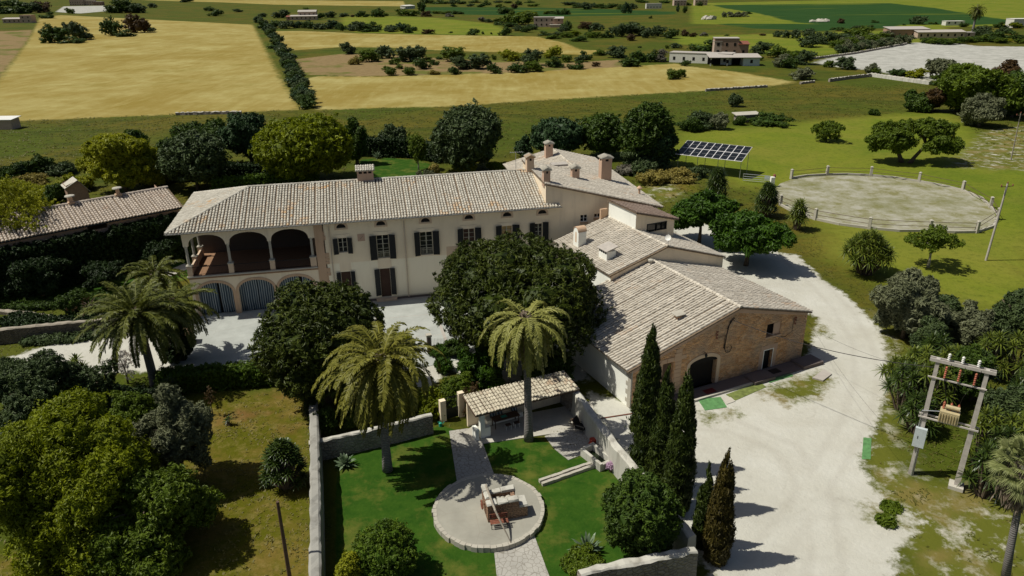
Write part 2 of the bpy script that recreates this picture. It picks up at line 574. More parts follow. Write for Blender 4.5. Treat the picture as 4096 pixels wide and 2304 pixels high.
AREAS = {
    'gravel': [
        # yard and track
        [(1480, 985), (1560, 1010), (1600, 1020), (1740, 1000), (2030, 900), (2060, 800), (1960, 760), (1840, 700), (1760, 640), (1700, 600), (1690, 560),
         (1760, 560), (1900, 600), (1965, 640), (2005, 640), (2035, 672), (2075, 708), (2120, 735), (2165, 778), (2205, 820), (2228, 870), (2233, 940), (2222, 1010), (2205, 1070),
         (2185, 1110), (2165, 1165), (2195, 1225), (2240, 1270), (2330, 1310), (2260, 1380), (2230, 1500), (1780, 1500), (1790, 1449), (1700, 1300), (1490, 1035)],
        # forecourt drive on the left
        [(20, 900), (180, 850), (300, 835), (470, 860), (520, 790), (700, 770), (700, 930), (470, 935), (300, 935), (150, 960), (20, 960)],
        # behind the old well garden
        [(1040, 745), (1110, 745), (1480, 770), (1480, 960), (1200, 960), (1130, 930), (1060, 1000), (1020, 990), (1050, 900)],
    ],
    'sparse': [
        [(1700, 590), (1780, 575), (1850, 600), (1960, 640), (1900, 700), (1750, 640)],
        [(1590, 470), (1680, 460), (1720, 490), (1640, 520)],
        [(2180, 780), (2260, 860), (2300, 960), (2250, 1100), (2300, 1200), (2450, 1230), (2620, 1230), (2620, 1500), (2240, 1500), (2280, 1390), (2180, 1240), (2160, 1160), (2220, 1000), (2230, 880)],
        [(2380, 420), (2480, 330), (2620, 310), (2620, 430)],
        [(1900, 990), (2080, 905), (2120, 960), (2020, 1010)],
    ],
    'wheat': [
        [(-40, 306), (-40, 250), (70, 105), (85, 78), (100, 45), (150, 38), (635, 62), (660, 110), (700, 190), (755, 276), (600, 282), (440, 288), (200, 298), (30, 305)],
        [(668, 78), (760, 78), (900, 84), (1100, 88), (1350, 92), (1420, 108), (1460, 125), (1530, 128), (1480, 138), (1300, 132), (1130, 128), (990, 120), (860, 118), (720, 128), (690, 108)],
        [(755, 200), (800, 192), (960, 193), (1300, 182), (1500, 172), (1700, 160), (1740, 168), (1860, 182), (2000, 207), (1900, 222), (1700, 232), (1500, 244), (1300, 256), (1130, 268), (960, 271), (800, 277), (775, 240)],
        [(340, 0), (700, 0), (1015, 3), (1020, 16), (700, 12), (560, 6)],
    ],
    'pasture': [
        [(1700, 336), (1720, 328), (1900, 318), (2100, 300), (2280, 285), (2400, 282), (2460, 340), (2620, 440), (2620, 860), (2400, 760), (2200, 700), (2080, 640), (2050, 560), (1960, 480), (1860, 470), (1700, 420), (1690, 380)],
        [(1700, 92), (2300, 75), (2350, 60), (2450, 100), (2050, 140), (1700, 110)],
        [(1740, 8), (2576, -10), (2620, 62), (2300, 70), (2040, 65), (1740, 60)],
        [(860, 42), (960, 40), (1100, 45), (1240, 60), (1280, 80), (1270, 90), (900, 82), (860, 70)],
    ],
    'lawn': [
        [(905, 402), (960, 396), (1050, 402), (1085, 415), (1080, 440), (960, 452), (900, 460)],
        [(845, 1135), (1000, 1100), (1110, 1070), (1200, 1100), (1350, 1105), (1460, 1140), (1560, 1190), (1620, 1290), (1720, 1400), (1440, 1449), (1440, 1520), (845, 1520)],
        [(-40, 735), (150, 720), (330, 690), (420, 650), (470, 640), (480, 700), (420, 715), (330, 740), (100, 760), (-40, 765)],
    ],
    'crop': [
        [(1790, 13), (2050, 10), (2240, 8), (2350, 20), (2500, 45), (2600, 58), (2450, 62), (2250, 62), (2070, 62), (2000, 56), (1900, 32), (1830, 22)],
        [(1800, 60), (2000, 60), (2270, 62), (2230, 70), (2060, 78), (1900, 72)],
        [(1060, 18), (1250, 18), (1500, 22), (1700, 30), (1700, 36), (1400, 42), (1080, 34)],
    ],
    'soil': [
        [(740, 150), (860, 135), (1000, 140), (1150, 150), (1280, 152), (1400, 160), (1560, 150), (1600, 165), (1400, 182), (1100, 188), (900, 192), (770, 188)],
        [(-60, 80), (30, 78), (82, 75), (70, 100), (0, 195), (-60, 220)],
    ],
    'rock': [
        [(2048, 158), (2070, 150), (2200, 122), (2300, 107), (2400, 108), (2460, 116), (2620, 118), (2620, 215), (2480, 215), (2330, 200), (2180, 176), (2100, 168)],
        [(140, 30), (160, 16), (280, 14), (290, 26), (200, 34)],
    ],
    'weeds': [
        [(1915, 985), (1985, 950), (2060, 935), (2092, 955), (2060, 1000), (1975, 1020)],
        [(1765, 1040), (1850, 1030), (1860, 1045), (1780, 1062)],
        [(2060, 815), (2085, 830), (2075, 850), (2055, 840)],
        [(2170, 1270), (2260, 1290), (2300, 1330), (2200, 1310)],
        [(1640, 1225), (1780, 1420), (1760, 1440), (1640, 1260)],
    ],
    'dry': [
        [(470, 1010), (700, 980), (775, 985), (790, 1500), (400, 1500), (520, 1300), (430, 1180)],
        [(-40, 1400), (90, 1380), (100, 1520), (-40, 1520)],
        [(1640, 455), (1740, 452), (1760, 480), (1680, 490)],
    ],
}
AREAN = {}
ys = [-60, -40, -25, -14, -5, 3, 9]
y = 13.0
while y < 4200:
    ys.append(y)
    y += max(0.5, y * 0.0115)
ys = np.array(ys)
us = np.linspace(-1.05, 1.05, 261)
us = np.concatenate([[-9, -3, -1.6], us, [1.6, 3, 9]])
X = us[None, :] * (np.maximum(ys, 12)[:, None] * 0.80 + 8)
Y = np.repeat(ys[:, None], len(us), 1)
P2 = np.stack([X.ravel(), Y.ravel()], 1)
ny, nx = X.shape
near = P2[:, 1] < 2500
attrs = {}
for k, polys in AREAS.items():
    best = np.full(len(P2), -60.0)
    for poly in polys:
        pw = smoothpoly(poly)
        s_ = np.full(len(P2), -60.0)
        s_[near] = sdf(P2[near], pw)
        best = np.maximum(best, s_)
    attrs[k] = np.clip(best, -60, 60)

TR_ = [G(*p)[:2] for p in [(1985, 650), (2060, 715), (2120, 780), (2172, 870), (2180, 960), (2150, 1060), (2090, 1160), (2030, 1260), (1950, 1370), (1900, 1480)]]
TR2_ = [G(*p)[:2] for p in [(1700, 1060), (1840, 1070), (1980, 1130), (2060, 1260), (2080, 1400), (2060, 1500)]]
dtr = np.full(len(P2), 30.0)
for line in (TR_, TR2_):
    for a, b in zip(line[:-1], line[1:]):
        e = b - a
        t = np.clip(((P2 - a) @ e) / (e @ e), 0, 1)
        dtr = np.minimum(dtr, np.linalg.norm(P2 - a - t[:, None] * e, axis=1))
attrs['track'] = dtr


def ground_material():
    n = NT('ground_cover')
    geo = n.node('ShaderNodeNewGeometry')
    n._co = geo.outputs['Position']
    nb = n.noise(0.05, 6, 0.62)
    nm = n.noise(0.45, 7, 0.68)
    nf = n.noise(4.5, 6, 0.7)
    nx1 = n.noise(1.0, 5, 0.65, vec=n.map((0.03, 0.5, 1)))    # long streaks
    ny1 = n.noise(1.0, 5, 0.65, vec=n.map((0.4, 0.03, 1), (0, 0, 0.1)))

    def two(a, b, f, lo=0.35, hi=0.65):
        return n.mix(n.step(f, lo, hi), a, b)

    # base: olive meadow with browner drifts
    c = two((0.060, 0.080, 0.007), (0.108, 0.088, 0.012), n.noise(0.035, 5, 0.6, dist=0.6), 0.42, 0.62)
    c = n.mix(n.math('MULTIPLY', n.step(n.noise(0.09, 6, 0.7, vec=n.map((0.5, 1.5, 1))), 0.5, 0.66), 0.8), c, (0.0306, 0.0469, 0.0050))
    c = n.mix(n.step(nm, 0.48, 0.78), c, (0.0238, 0.0369, 0.0040))
    c = n.mix(n.math('MULTIPLY', n.step(n.noise(0.7, 7, 0.75, vec=n.map((0.35, 1, 1))), 0.55, 0.75), 0.6), c, (0.1292, 0.1340, 0.0225))
    c = n.mix(n.math('MULTIPLY', n.step(nf, 0.5, 0.7), 0.5), c, (0.1156, 0.1273, 0.0200))
    c = n.mix(n.math('MULTIPLY', n.step(n.noise(2.1, 8, 0.8), 0.55, 0.7), 0.7), c, (0.0204, 0.0268, 0.0030))
    fine = n.math('MULTIPLY', n.step(nf, 0.35, 0.75), 0.45)

    def layer(c, key, col, amp, soft, nse=None):
        a = n.attr(key)
        f = n.math('ADD', a, n.math('MULTIPLY', n.math('SUBTRACT', nse or nm, 0.5), amp * 2))
        return n.mix(n.step(f, -soft, soft), c, col)

    # dry garden
    dry = two((0.1530, 0.1106, 0.0225), (0.0816, 0.0838, 0.0040), n.noise(0.16, 7, 0.75), 0.40, 0.55)
    dry = n.mix(n.math('MULTIPLY', n.step(n.noise(0.13, 4), 0.58, 0.68), 0.7), dry, (0.2040, 0.0804, 0.0450))
    dry = n.mix(n.math('MULTIPLY', n.step(n.noise(0.9, 8, 0.8), 0.5, 0.68), 0.6), dry, (0.2720, 0.2010, 0.0750))
    dry = n.mix(n.math('MULTIPLY', n.step(n.noise(1.7, 8, 0.8), 0.52, 0.7), 0.6), dry, (0.0374, 0.0402, 0.0050))
    c = layer(c, 'dry', dry, 2.0, 0.8)
    # far crops
    crop = two((0.0122, 0.0436, 0.0070), (0.0340, 0.0771, 0.0150), nx1, 0.4, 0.65)
    crop = n.mix(n.step(n.noise(0.012, 4, vec=n.map((0.5, 2.5, 1))), 0.58, 0.68), crop, (0.1156, 0.1340, 0.0100))
    past = two((0.0920, 0.1353, 0.0070), (0.1560, 0.1804, 0.0126), n.noise(0.06, 7, 0.7), 0.38, 0.62)
    past = n.mix(n.math('MULTIPLY', n.step(nm, 0.5, 0.8), 0.4), past, (0.0640, 0.1025, 0.0098))
    past = n.mix(n.math('MULTIPLY', n.step(n.noise(0.035, 7, 0.7, dist=1.0), 0.45, 0.62), 0.75), past, (0.1880, 0.1804, 0.0245))
    past = n.mix(fine, past, (0.1760, 0.1968, 0.0350))
    past = n.mix(n.math('MULTIPLY', n.step(n.noise(1.1, 8, 0.8), 0.50, 0.68), 0.65), past, (0.0440, 0.0656, 0.0056))
    c = layer(c, 'pasture', past, 5.0, 3.0, nm)
    c = layer(c, 'crop', crop, 6.0, 2.0, nb)
    soil = two((0.1904, 0.1307, 0.0600), (0.2516, 0.1809, 0.0850), nm, 0.35, 0.65)
    soil = n.mix(n.step(nb, 0.52, 0.60), soil, (0.1156, 0.1206, 0.0250))
    c = layer(c, 'soil', soil, 5.0, 1.0)
    wh = two((0.2652, 0.2010, 0.0525), (0.3400, 0.2814, 0.0950), ny1, 0.3, 0.7)
    wh = n.mix(n.math('MULTIPLY', n.step(n.noise(0.045, 5, 0.65, dist=0.5), 0.45, 0.7), 0.75), wh, (0.4080, 0.3618, 0.1500))
    wh = n.mix(n.math('MULTIPLY', n.step(nb, 0.55, 0.72), 0.8), wh, (0.1904, 0.1474, 0.0175))
    wh = n.mix(n.math('MULTIPLY', n.step(nx1, 0.45, 0.75), 0.30), wh, (0.4352, 0.3685, 0.1550))
    wh = n.mix(n.math('MULTIPLY', n.step(nm, 0.5, 0.85), 0.35), wh, (0.2720, 0.1943, 0.0450))
    wh = n.mix(n.math('MULTIPLY', n.step(n.noise(0.018, 6, 0.65, dist=0.8), 0.44, 0.6), 0.65), wh, (0.2346, 0.1675, 0.0325))
    wh = n.mix(n.math('MULTIPLY', n.step(n.noise(1.0, 6, 0.7, vec=n.map((0.35, 0.06, 1), (0, 0, -0.35))), 0.5, 0.68), 0.4), wh, (0.4080, 0.3551, 0.1450))
    wh = n.mix(n.math('MULTIPLY', n.step(n.noise(0.11, 8, 0.78), 0.47, 0.62), 0.5), wh, (0.2244, 0.1642, 0.0300))
    c = layer(c, 'wheat', wh, 4.0, 1.2)
    rock = two((0.3108, 0.3075, 0.2736), (0.4588, 0.4500, 0.4104), n.noise(0.2, 7, 0.75), 0.38, 0.6)
    rock = n.mix(n.math('MULTIPLY', n.step(nx1, 0.55, 0.75), 0.6), rock, (0.1924, 0.1800, 0.1292))
    c = layer(c, 'rock', rock, 5.0, 1.0)
    # sparse: white earth showing through thin grass
    sp = n.mix(n.step(n.noise(0.55, 8, 0.75), 0.50, 0.64), (0.1054, 0.1139, 0.0150), (0.4588, 0.4350, 0.3648))
    sp = n.mix(n.math('MULTIPLY', n.step(n.noise(0.25, 4), 0.5, 0.62), 0.75), sp, (0.185, 0.145, 0.045))
    c = layer(c, 'sparse', sp, 2.5, 1.2)
    gr = two((0.465, 0.447, 0.385), (0.545, 0.533, 0.478), n.noise(0.3, 7, 0.65), 0.3, 0.7)
    gr = n.mix(n.math('MULTIPLY', n.step(n.noise(0.16, 5, 0.6, vec=n.map((0.5, 1.6, 1), (0, 0, 0.9))), 0.55, 0.75), 0.35), gr, (0.352, 0.332, 0.284))
    gr = n.mix(n.math('MULTIPLY', n.step(nf, 0.62, 0.8), 0.25), gr, (0.264, 0.242, 0.194))
    tr = n.math('ABSOLUTE', n.math('SUBTRACT', n.attr('track'), 0.85))
    tr = n.math('ADD', tr, n.math('MULTIPLY', n.math('SUBTRACT', n.noise(0.8, 5), 0.5), 0.6))
    gr = n.mix(n.math('MULTIPLY', n.step(tr, 0.45, 0.1), 0.2), gr, (0.352, 0.325, 0.278))
    gr = n.mix(n.math('MULTIPLY', n.step(n.noise(7, 4, 0.8), 0.6, 0.75), 0.35), gr, (0.2664, 0.2400, 0.1976))
    gr = n.mix(n.math('MULTIPLY', n.step(n.noise(0.5, 9, 0.8, dist=1.0), 0.55, 0.7), 0.35), gr, (0.315, 0.293, 0.245))
    c = layer(c, 'gravel', gr, 1.5, 0.25, n.noise(1.2, 8, 0.8))
    c = layer(c, 'weeds', sp, 3.0, 0.6, n.noise(1.0, 8, 0.8))
    lawn = two((0.0174, 0.0595, 0.0044), (0.0372, 0.0875, 0.0077), n.noise(0.8, 6, 0.7), 0.35, 0.65)
    lawn = n.mix(n.math('MULTIPLY', n.step(n.noise(0.38, 6, 0.7), 0.49, 0.66), 0.75), lawn, (0.1302, 0.1330, 0.0248))
    lawn = n.mix(n.math('MULTIPLY', n.step(nf, 0.5, 0.8), 0.35), lawn, (0.0682, 0.1190, 0.0165))
    c = layer(c, 'lawn', lawn, 0.15, 0.08)
    h = n.math('ADD', n.noise(2.2, 8, 0.7), n.math('MULTIPLY', nm, 1.2))
    n.pbsdf(c, 0.95, normal=n.bump(h, 0.55, 0.12), spec=0.1)
    return n.mat


M['ground'] = ground_material()
NAMES = [('lawn', 'lawn', 0.0), ('gravel', 'gravel_yard', 0.3), ('rock', 'rocky_field', 0), ('wheat', 'wheat_field', 0), ('soil', 'bare_soil', 0),
         ('crop', 'crop_field', 0), ('pasture', 'pasture', 0), ('dry', 'dry_grass', 0)]
fi = np.arange((ny - 1) * (nx - 1)).reshape(ny - 1, nx - 1)
a0 = (np.arange(ny - 1)[:, None] * nx + np.arange(nx - 1)[None, :]).ravel()
Q = np.stack([a0, a0 + 1, a0 + nx + 1, a0 + nx], 1)
cls = np.full(len(Q), -1)
for ci, (k, _, th) in reversed(list(enumerate(NAMES))):
    s_ = attrs[k][Q].mean(1)
    cls[s_ > th] = ci
hz = np.zeros(len(P2))
for ci in [-1] + list(range(len(NAMES))):
    sel = np.where(cls == ci)[0]
    if not len(sel):
        continue
    q = Q[sel]
    uq, inv = np.unique(q, return_inverse=True)
    mb = MB()
    mb.block(np.column_stack([P2[uq], hz[uq]]), inv.reshape(q.shape), 0, np.zeros(len(q)))
    nm_ = 'ground' if ci < 0 else NAMES[ci][1]
    o = mb.build(nm_, M['ground'])
    structure(o)
    for k in attrs:
        at = o.data.attributes.new(k, 'FLOAT', 'POINT')
        at.data.foreach_set('value', attrs[k][uq].astype(np.float32))


def sheet(name, pts, z, mat, px=True, th=0.0, jitter=0.0, kind=True):
    """flat sheet or low slab laid on the ground; pts are survey readings or metres"""
    w = [tuple(G(*p)[:2]) if px else tuple(p[:2]) for p in pts]
    if jitter:
        rg = random.Random(len(pts))
        w2 = []
        for i in range(len(w)):
            a, b = np.array(w[i]), np.array(w[(i + 1) % len(w)])
            k = max(1, int(np.linalg.norm(b - a) / 0.5))
            for j in range(k):
                p = a + (b - a) * j / k
                w2.append((p[0] + rg.uniform(-jitter, jitter), p[1] + rg.uniform(-jitter, jitter)))
        w = w2
    mb = MB()
    mb.prism(w, -0.3, z)
    o = mb.build(name, mat)
    if kind:
        structure(o)
    return o


# ------------------------------------------------------------------ foliage
_phi = (1 + 5 ** 0.5) / 2
ICO = np.array([(-1, _phi, 0), (1, _phi, 0), (-1, -_phi, 0), (1, -_phi, 0), (0, -1, _phi), (0, 1, _phi), (0, -1, -_phi), (0, 1, -_phi),
                (_phi, 0, -1), (_phi, 0, 1), (-_phi, 0, -1), (-_phi, 0, 1)]) / math.sqrt(1 + _phi * _phi)
ICOF = np.array([(0, 11, 5), (0, 5, 1), (0, 1, 7), (0, 7, 10), (0, 10, 11), (1, 5, 9), (5, 11, 4), (11, 10, 2), (10, 7, 6), (7, 1, 8),
                 (3, 9, 4), (3, 4, 2), (3, 2, 6), (3, 6, 8), (3, 8, 9), (4, 9, 5), (2, 4, 11), (6, 2, 10), (8, 6, 7), (9, 8, 1)])


def norm(v):
    return v / np.maximum(np.linalg.norm(v, axis=-1, keepdims=True), 1e-9)


def leafquads(mb, pos, nrm, size, aspect, rg, var, mi=0, tang=None):
    n = len(pos)
    if tang is None:
        tang = rg.normal(size=(n, 3))
    tang = norm(tang - nrm * np.einsum('ij,ij->i', tang, nrm)[:, None])
    bt = np.cross(nrm, tang)
    s = size * rg.uniform(0.6, 1.4, n)[:, None]
    a = tang * s * aspect
    b = bt * s
    fold = nrm * s * 0.25
    v = np.stack([pos - a, pos + b * 0.5 + fold, pos + a, pos - b * 0.5 + fold], 1).reshape(-1, 3)
    q = np.arange(4 * n).reshape(n, 4)
    mb.block(v, q, mi, var)


def cloud(mb, rg, C, Rd, n, size, aspect=1.3, spread=0.13, keep=0.72, up=0.25, mi=0, core=0.78, varbase=None, wild=0.7, clump=1.7):
    """leaves over the shells of a set of ellipsoidal boughs"""
    C = np.asarray(C, float)
    Rd = np.asarray(Rd, float)
    if Rd.ndim == 1:
        Rd = np.repeat(Rd[:, None], 3, 1)
    A = (Rd[:, 0] * Rd[:, 1] * Rd[:, 2]) ** (2 / 3)
    per = 11
    nc = int(n * 1.6 / per) + 1
    w = rg.choice(len(C), nc, p=A / A.sum())
    d = norm(rg.normal(size=(nc, 3)))
    r = 1 - np.abs(rg.normal(0, spread, nc)) + rg.exponential(0.07, nc)
    pos = C[w] + Rd[w] * d * r[:, None]
    mind = np.full(nc, 9.0)
    for i in range(len(C)):
        q = np.linalg.norm((pos - C[i]) / Rd[i], axis=1)
        q[w == i] = 9
        mind = np.minimum(mind, q)
    ok = (mind > keep) & (pos[:, 2] > 0.02)
    pos, d, w = pos[ok], d[ok], w[ok]
    cs = size * clump * rg.uniform(.6, 1.3, len(pos))
    bv = rg.uniform(0, 1, len(C)) if varbase is None else np.asarray(varbase)
    cv = bv[w] * .3 + rg.uniform(0, .45, len(w))
    j = np.repeat(np.arange(len(pos)), per)
    e = rg.normal(size=(len(j), 3))
    e *= (rg.uniform(0, 1, len(j)) ** .4 / np.linalg.norm(e, axis=1))[:, None]
    pos = pos[j] + e * cs[j][:, None]
    d = d[j]
    cv = cv[j]
    ok = pos[:, 2] > 0.01
    pos, d, cv, e = pos[ok][:n], d[ok][:n], cv[ok][:n], e[ok][:n]
    nr = norm(d * 0.45 + e * 0.5 + rg.normal(size=d.shape) * wild * .7 + np.array([0, 0, up]))
    var = np.clip(cv + rg.uniform(0, 0.3, len(cv)), 0, 1)
    leafquads(mb, pos, nr, size, aspect, rg, var, mi)
    if core:
        nI = len(ICO)
        v = (C[:, None, :] + Rd[:, None, :] * core * ICO[None] * rg.uniform(0.85, 1.08, (len(C), nI, 1))).reshape(-1, 3)
        v[:, 2] = np.maximum(v[:, 2], 0.0)
        f = (ICOF[None] + (np.arange(len(C)) * nI)[:, None, None]).reshape(-1, 3)
        mb.block(v, f, mi, np.full(len(f), 0.1))  # solid cores in the darkest leaf tone block light and deepen crown shade


def boughs(rg, rx, ry, rz, cz, n, br=0.38, flat=0.8, hollow=0.62, lobes=None):
    """bough centres: a few uneven lobes, each carrying its own boughs, scaled to the crown's size"""
    E = np.array([rx, ry, rz])
    if lobes == 0:
        i = np.arange(n) + 0.5
        ph = np.arccos(1 - 1.72 * i / n)
        th = math.pi * (1 + 5 ** 0.5) * i + rg.uniform(0, 6)
        d = norm(np.stack([np.cos(th) * np.sin(ph), np.sin(th) * np.sin(ph), np.cos(ph)], 1) + rg.normal(0, .1, (n, 3)))
        C = d * rg.uniform(hollow - 0.10, hollow + 0.08, n)[:, None]
        r = br * rg.uniform(0.65, 1.3, n)
        C = np.vstack([C, [[0, 0, 0]]])
        r = np.append(r, 0.66)
        return C * E + [0, 0, cz], r[:, None] * E[None]
    k = lobes or int(rg.integers(6, 10))
    C, r = [], []
    for j in range(k):
        a = 2 * math.pi * (j + rg.uniform(-.35, .35)) / k
        z = rg.uniform(-0.55, 0.75) if j else 0.6
        q = rg.uniform(0.28, 0.50) if j else 0.1
        c0 = np.array([math.cos(a) * q, math.sin(a) * q, z * 0.6])
        r0 = rg.uniform(0.40, 0.62)
        C.append(c0)
        r.append(r0 * 0.78)
        m_ = max(3, n // k)
        for t in range(m_):
            d = norm(rg.normal(size=3) + c0 * 1.2 + np.array([0, 0, .25]))
            C.append(c0 + d * r0 * rg.uniform(0.62, 1.0))
            r.append(r0 * rg.uniform(0.28, 0.52))
    C, r = np.array(C), np.array(r)
    hi = np.quantile(C + r[:, None] * .9, .98, 0)
    lo = np.quantile(C - r[:, None] * .9, .02, 0)
    sc = 2 / (hi - lo)
    C = (C - (hi + lo) / 2) * sc
    r3 = r[:, None] * sc[None] * np.array([1, 1, flat])
    return C * E + [0, 0, cz], r3 * E[None]


def trunkmb(rg, h, r, limbs=4, spread=1.5, lean=(0, 0), seg=7, fork=0.55):
    mb = MB()
    p0 = Vector((0, 0, -0.15))
    pts = [p0]
    for i in range(1, 4):
        t = i / 3
        pts.append(Vector((lean[0] * t + rg.uniform(-.08, .08) * h * .15, lean[1] * t + rg.uniform(-.08, .08) * h * .15, h * fork * t)))
    mb.tube(pts, [r * 1.3, r * 0.95, r * 0.8, r * 0.7], seg)
    top = pts[-1]
    for k in range(limbs):
        a = 2 * math.pi * (k + rg.uniform(-.2, .2)) / max(1, limbs)
        e = top + Vector((math.cos(a) * spread, math.sin(a) * spread, h * (1 - fork) * rg.uniform(0.7, 1.1)))
        mid = top.lerp(e, 0.5) + Vector((0, 0, 0.12 * h))
        mb.tube([top, mid, e], [r * 0.55, r * 0.35, r * 0.12], 5)
    return mb


L = {}
L['oak'] = leafmat('dark_evergreen_leaves', (0.022, 0.050, 0.005), (0.098, 0.155, 0.016), 0.2)
L['mag'] = leafmat('glossy_magnolia_leaves', (0.018, 0.034, 0.003), (0.098, 0.118, 0.010), 0.1, 0.5, 0.25)
L['olive'] = leafmat('grey_olive_leaves', (0.095, 0.110, 0.055), (0.250, 0.260, 0.140), 0.18)
L['olivedk'] = leafmat('dark_olive_leaves', (0.034, 0.058, 0.018), (0.110, 0.150, 0.050), 0.15)
L['lime'] = leafmat('fresh_green_leaves', (0.085, 0.118, 0.003), (0.320, 0.360, 0.010), 0.35)
L['yell'] = leafmat('yellow_green_leaves', (0.180, 0.205, 0.006), (0.430, 0.430, 0.024), 0.35)
L['mid'] = leafmat('mid_green_leaves', (0.050, 0.088, 0.004), (0.170, 0.230, 0.016), 0.25)
L['pine'] = leafmat('bluish_pine_needles', (0.020, 0.046, 0.014), (0.065, 0.120, 0.040), 0.12)
L['carob'] = leafmat('carob_leaves', (0.018, 0.052, 0.003), (0.080, 0.165, 0.008), 0.2)
L['bronze'] = leafmat('bronze_leaves', (0.050, 0.030, 0.010), (0.120, 0.070, 0.022), 0.2)
L['straw'] = leafmat('yellow_scrub', (0.20, 0.17, 0.035), (0.42, 0.34, 0.09), 0.25)
L['grey'] = leafmat('grey_bush', (0.12, 0.11, 0.085), (0.24, 0.22, 0.17), 0.2)
L['cyp'] = leafmat('cypress_needles', (0.012, 0.026, 0.003), (0.075, 0.100, 0.012), 0.05)
L['cypy'] = leafmat('browning_cypress_needles', (0.035, 0.028, 0.005), (0.100, 0.078, 0.014), 0.05)
L['box'] = leafmat('clipped_hedge_leaves', (0.035, 0.075, 0.004), (0.140, 0.210, 0.012), 0.2)
L['ivy'] = leafmat('ivy_leaves', (0.008, 0.020, 0.003), (0.030, 0.062, 0.008), 0.1)
L['palm'] = leafmat('date_palm_leaflets', (0.085, 0.090, 0.010), (0.290, 0.270, 0.042), 0.2, 0.5, 0.25)
L['palmy'] = leafmat('yellowing_palm_leaflets', (0.15, 0.155, 0.030), (0.36, 0.355, 0.095), 0.2, 0.5, 0.25)
L['palmd'] = leafmat('dark_palm_leaflets', (0.040, 0.055, 0.007), (0.185, 0.195, 0.030), 0.2, 0.5, 0.25)
L['fan'] = leafmat('fan_palm_blades', (0.10, 0.12, 0.03), (0.28, 0.30, 0.12), 0.2)
L['deadfan'] = leafmat('dead_palm_skirt', (0.18, 0.13, 0.09), (0.38, 0.32, 0.25), 0.15)
L['yucca'] = leafmat('yucca_blades', (0.030, 0.055, 0.004), (0.190, 0.225, 0.028), 0.12, 0.45, 0.3)
L['yuccad'] = leafmat('dark_yucca_blades', (0.015, 0.035, 0.004), (0.080, 0.115, 0.018), 0.1, 0.4, 0.4)
L['agave'] = leafmat('blue_agave_blades', (0.07, 0.11, 0.06), (0.22, 0.29, 0.17), 0.1, 0.45, 0.35)


def tufts(name, n, ylo, yhi, h, wid, seed, dens):
    rg = np.random.default_rng(seed)
    y = ylo + (yhi - ylo) * rg.uniform(0, 1, n) ** .8
    x = rg.uniform(-1, 1, n) * (y * .78 + 4)
    gi = np.clip(np.searchsorted(ys, y) - 1, 0, len(ys) - 2)
    u = x / (np.maximum(y, 12) * .80 + 8)
    uj = np.clip(np.searchsorted(us, u), 0, len(us) - 1)
    ix = gi * nx + uj
    val = {k: attrs[k][ix] for k in attrs}
    bad = (val['gravel'] > -.3) | (val['wheat'] > -1) | (val['rock'] > -1) | (val['soil'] > 0) | (val['crop'] > 0) | (val['lawn'] > -.2)
    for fx, fy, a, s0, s1, t0, t1 in ((-9.086, 71.656, 11.44, -25, 27, -17, 25), (9.057, 49.287, 25.6, -1, 19.5, -2, 23), (-48, 92, 11, -1, 1, -1, 1), (-2.43, 45.1, 25, -1, 9, -.5, 4)):
        a = math.radians(a)
        dx, dy = x - fx, y - fy
        s_, t_ = dx * math.cos(a) + dy * math.sin(a), -dx * math.sin(a) + dy * math.cos(a)
        bad |= (s_ > s0) & (s_ < s1) & (t_ > t0) & (t_ < t1)
    rp = smoothpoly([(1990, 450), (2080, 438), (2190, 438), (2311, 450), (2421, 474), (2495, 515), (2515, 552), (2460, 592), (2338, 592), (2186, 584), (2050, 560), (1955, 517)])
    bad |= (sdf(np.stack([x, y], 1), rp) > -.3) | (val['pasture'] > 0)
    nv = np.array([mnoise.noise((a * .35, b * .35, seed)) + .6 * mnoise.noise((a * 1.3, b * 1.3, 5)) for a, b in zip(x, y)])
    ok = ~bad & (nv + rg.normal(0, .25, n) > dens) & ~((val['sparse'] > 0) & (nv < .25))
    x, y, nv = x[ok], y[ok], nv[ok]
    k = len(x)
    P = np.stack([x, y, np.zeros(k)], 1)
    V, Q_, c = [], [], []
    for j in range(3):
        a = rg.uniform(0, 6.28, k)
        sd = np.stack([np.cos(a), np.sin(a), np.zeros(k)], 1) * (wid * rg.uniform(.5, 1.3, k))[:, None]
        ln = np.stack([np.cos(a + 1.57), np.sin(a + 1.57), rg.uniform(.25, .6, k)], 1) * (h * rg.uniform(.4, 1.3, k))[:, None]
        o_ = np.stack([rg.normal(0, wid, k), rg.normal(0, wid, k), np.full(k, -.01)], 1)
        V.append(np.stack([P + o_ - sd, P + o_ + sd, P + o_ + ln + sd * .3, P + o_ + ln - sd * .3], 1).reshape(-1, 3))
    V = np.concatenate(V)
    dry = np.clip((val['dry'][ok] > 0) * .45 + rg.uniform(0, .6, k), 0, 1)
    mb = MB()
    mb.block(V, np.arange(len(V)).reshape(-1, 4), 0, np.tile(dry, 3))
    o = mb.build(name, L['grass'])
    o['kind'] = 'stuff'
    return o


L['grass'] = leafmat('meadow_grass_blades', (0.070, 0.090, 0.008), (0.270, 0.215, 0.060), 0.35)
tufts('grass_tufts', 90000, 24, 110, .16, .05, 3, -.05)
tufts('meadow_tufts', 60000, 90, 230, .34, .13, 4, .0)


def crownmesh(name, leaf, rx, ry, rz, cz, nb, n, size, seed, br=0.38, keep=0.72, aspect=1.3, core=0.70, flat=0.85, hollow=0.62, lobes=None, **kw):
    rg = np.random.default_rng(seed)
    mb = MB()
    C, Rd = boughs(rg, rx, ry, rz, cz, nb, br, flat, hollow, lobes)
    if lobes != 0:
        n, size = int(n * 1.5), size * .8
    cloud(mb, rg, C, Rd, n, size, aspect, keep=keep, core=core, **kw)
    return mb.mesh(name, L[leaf])


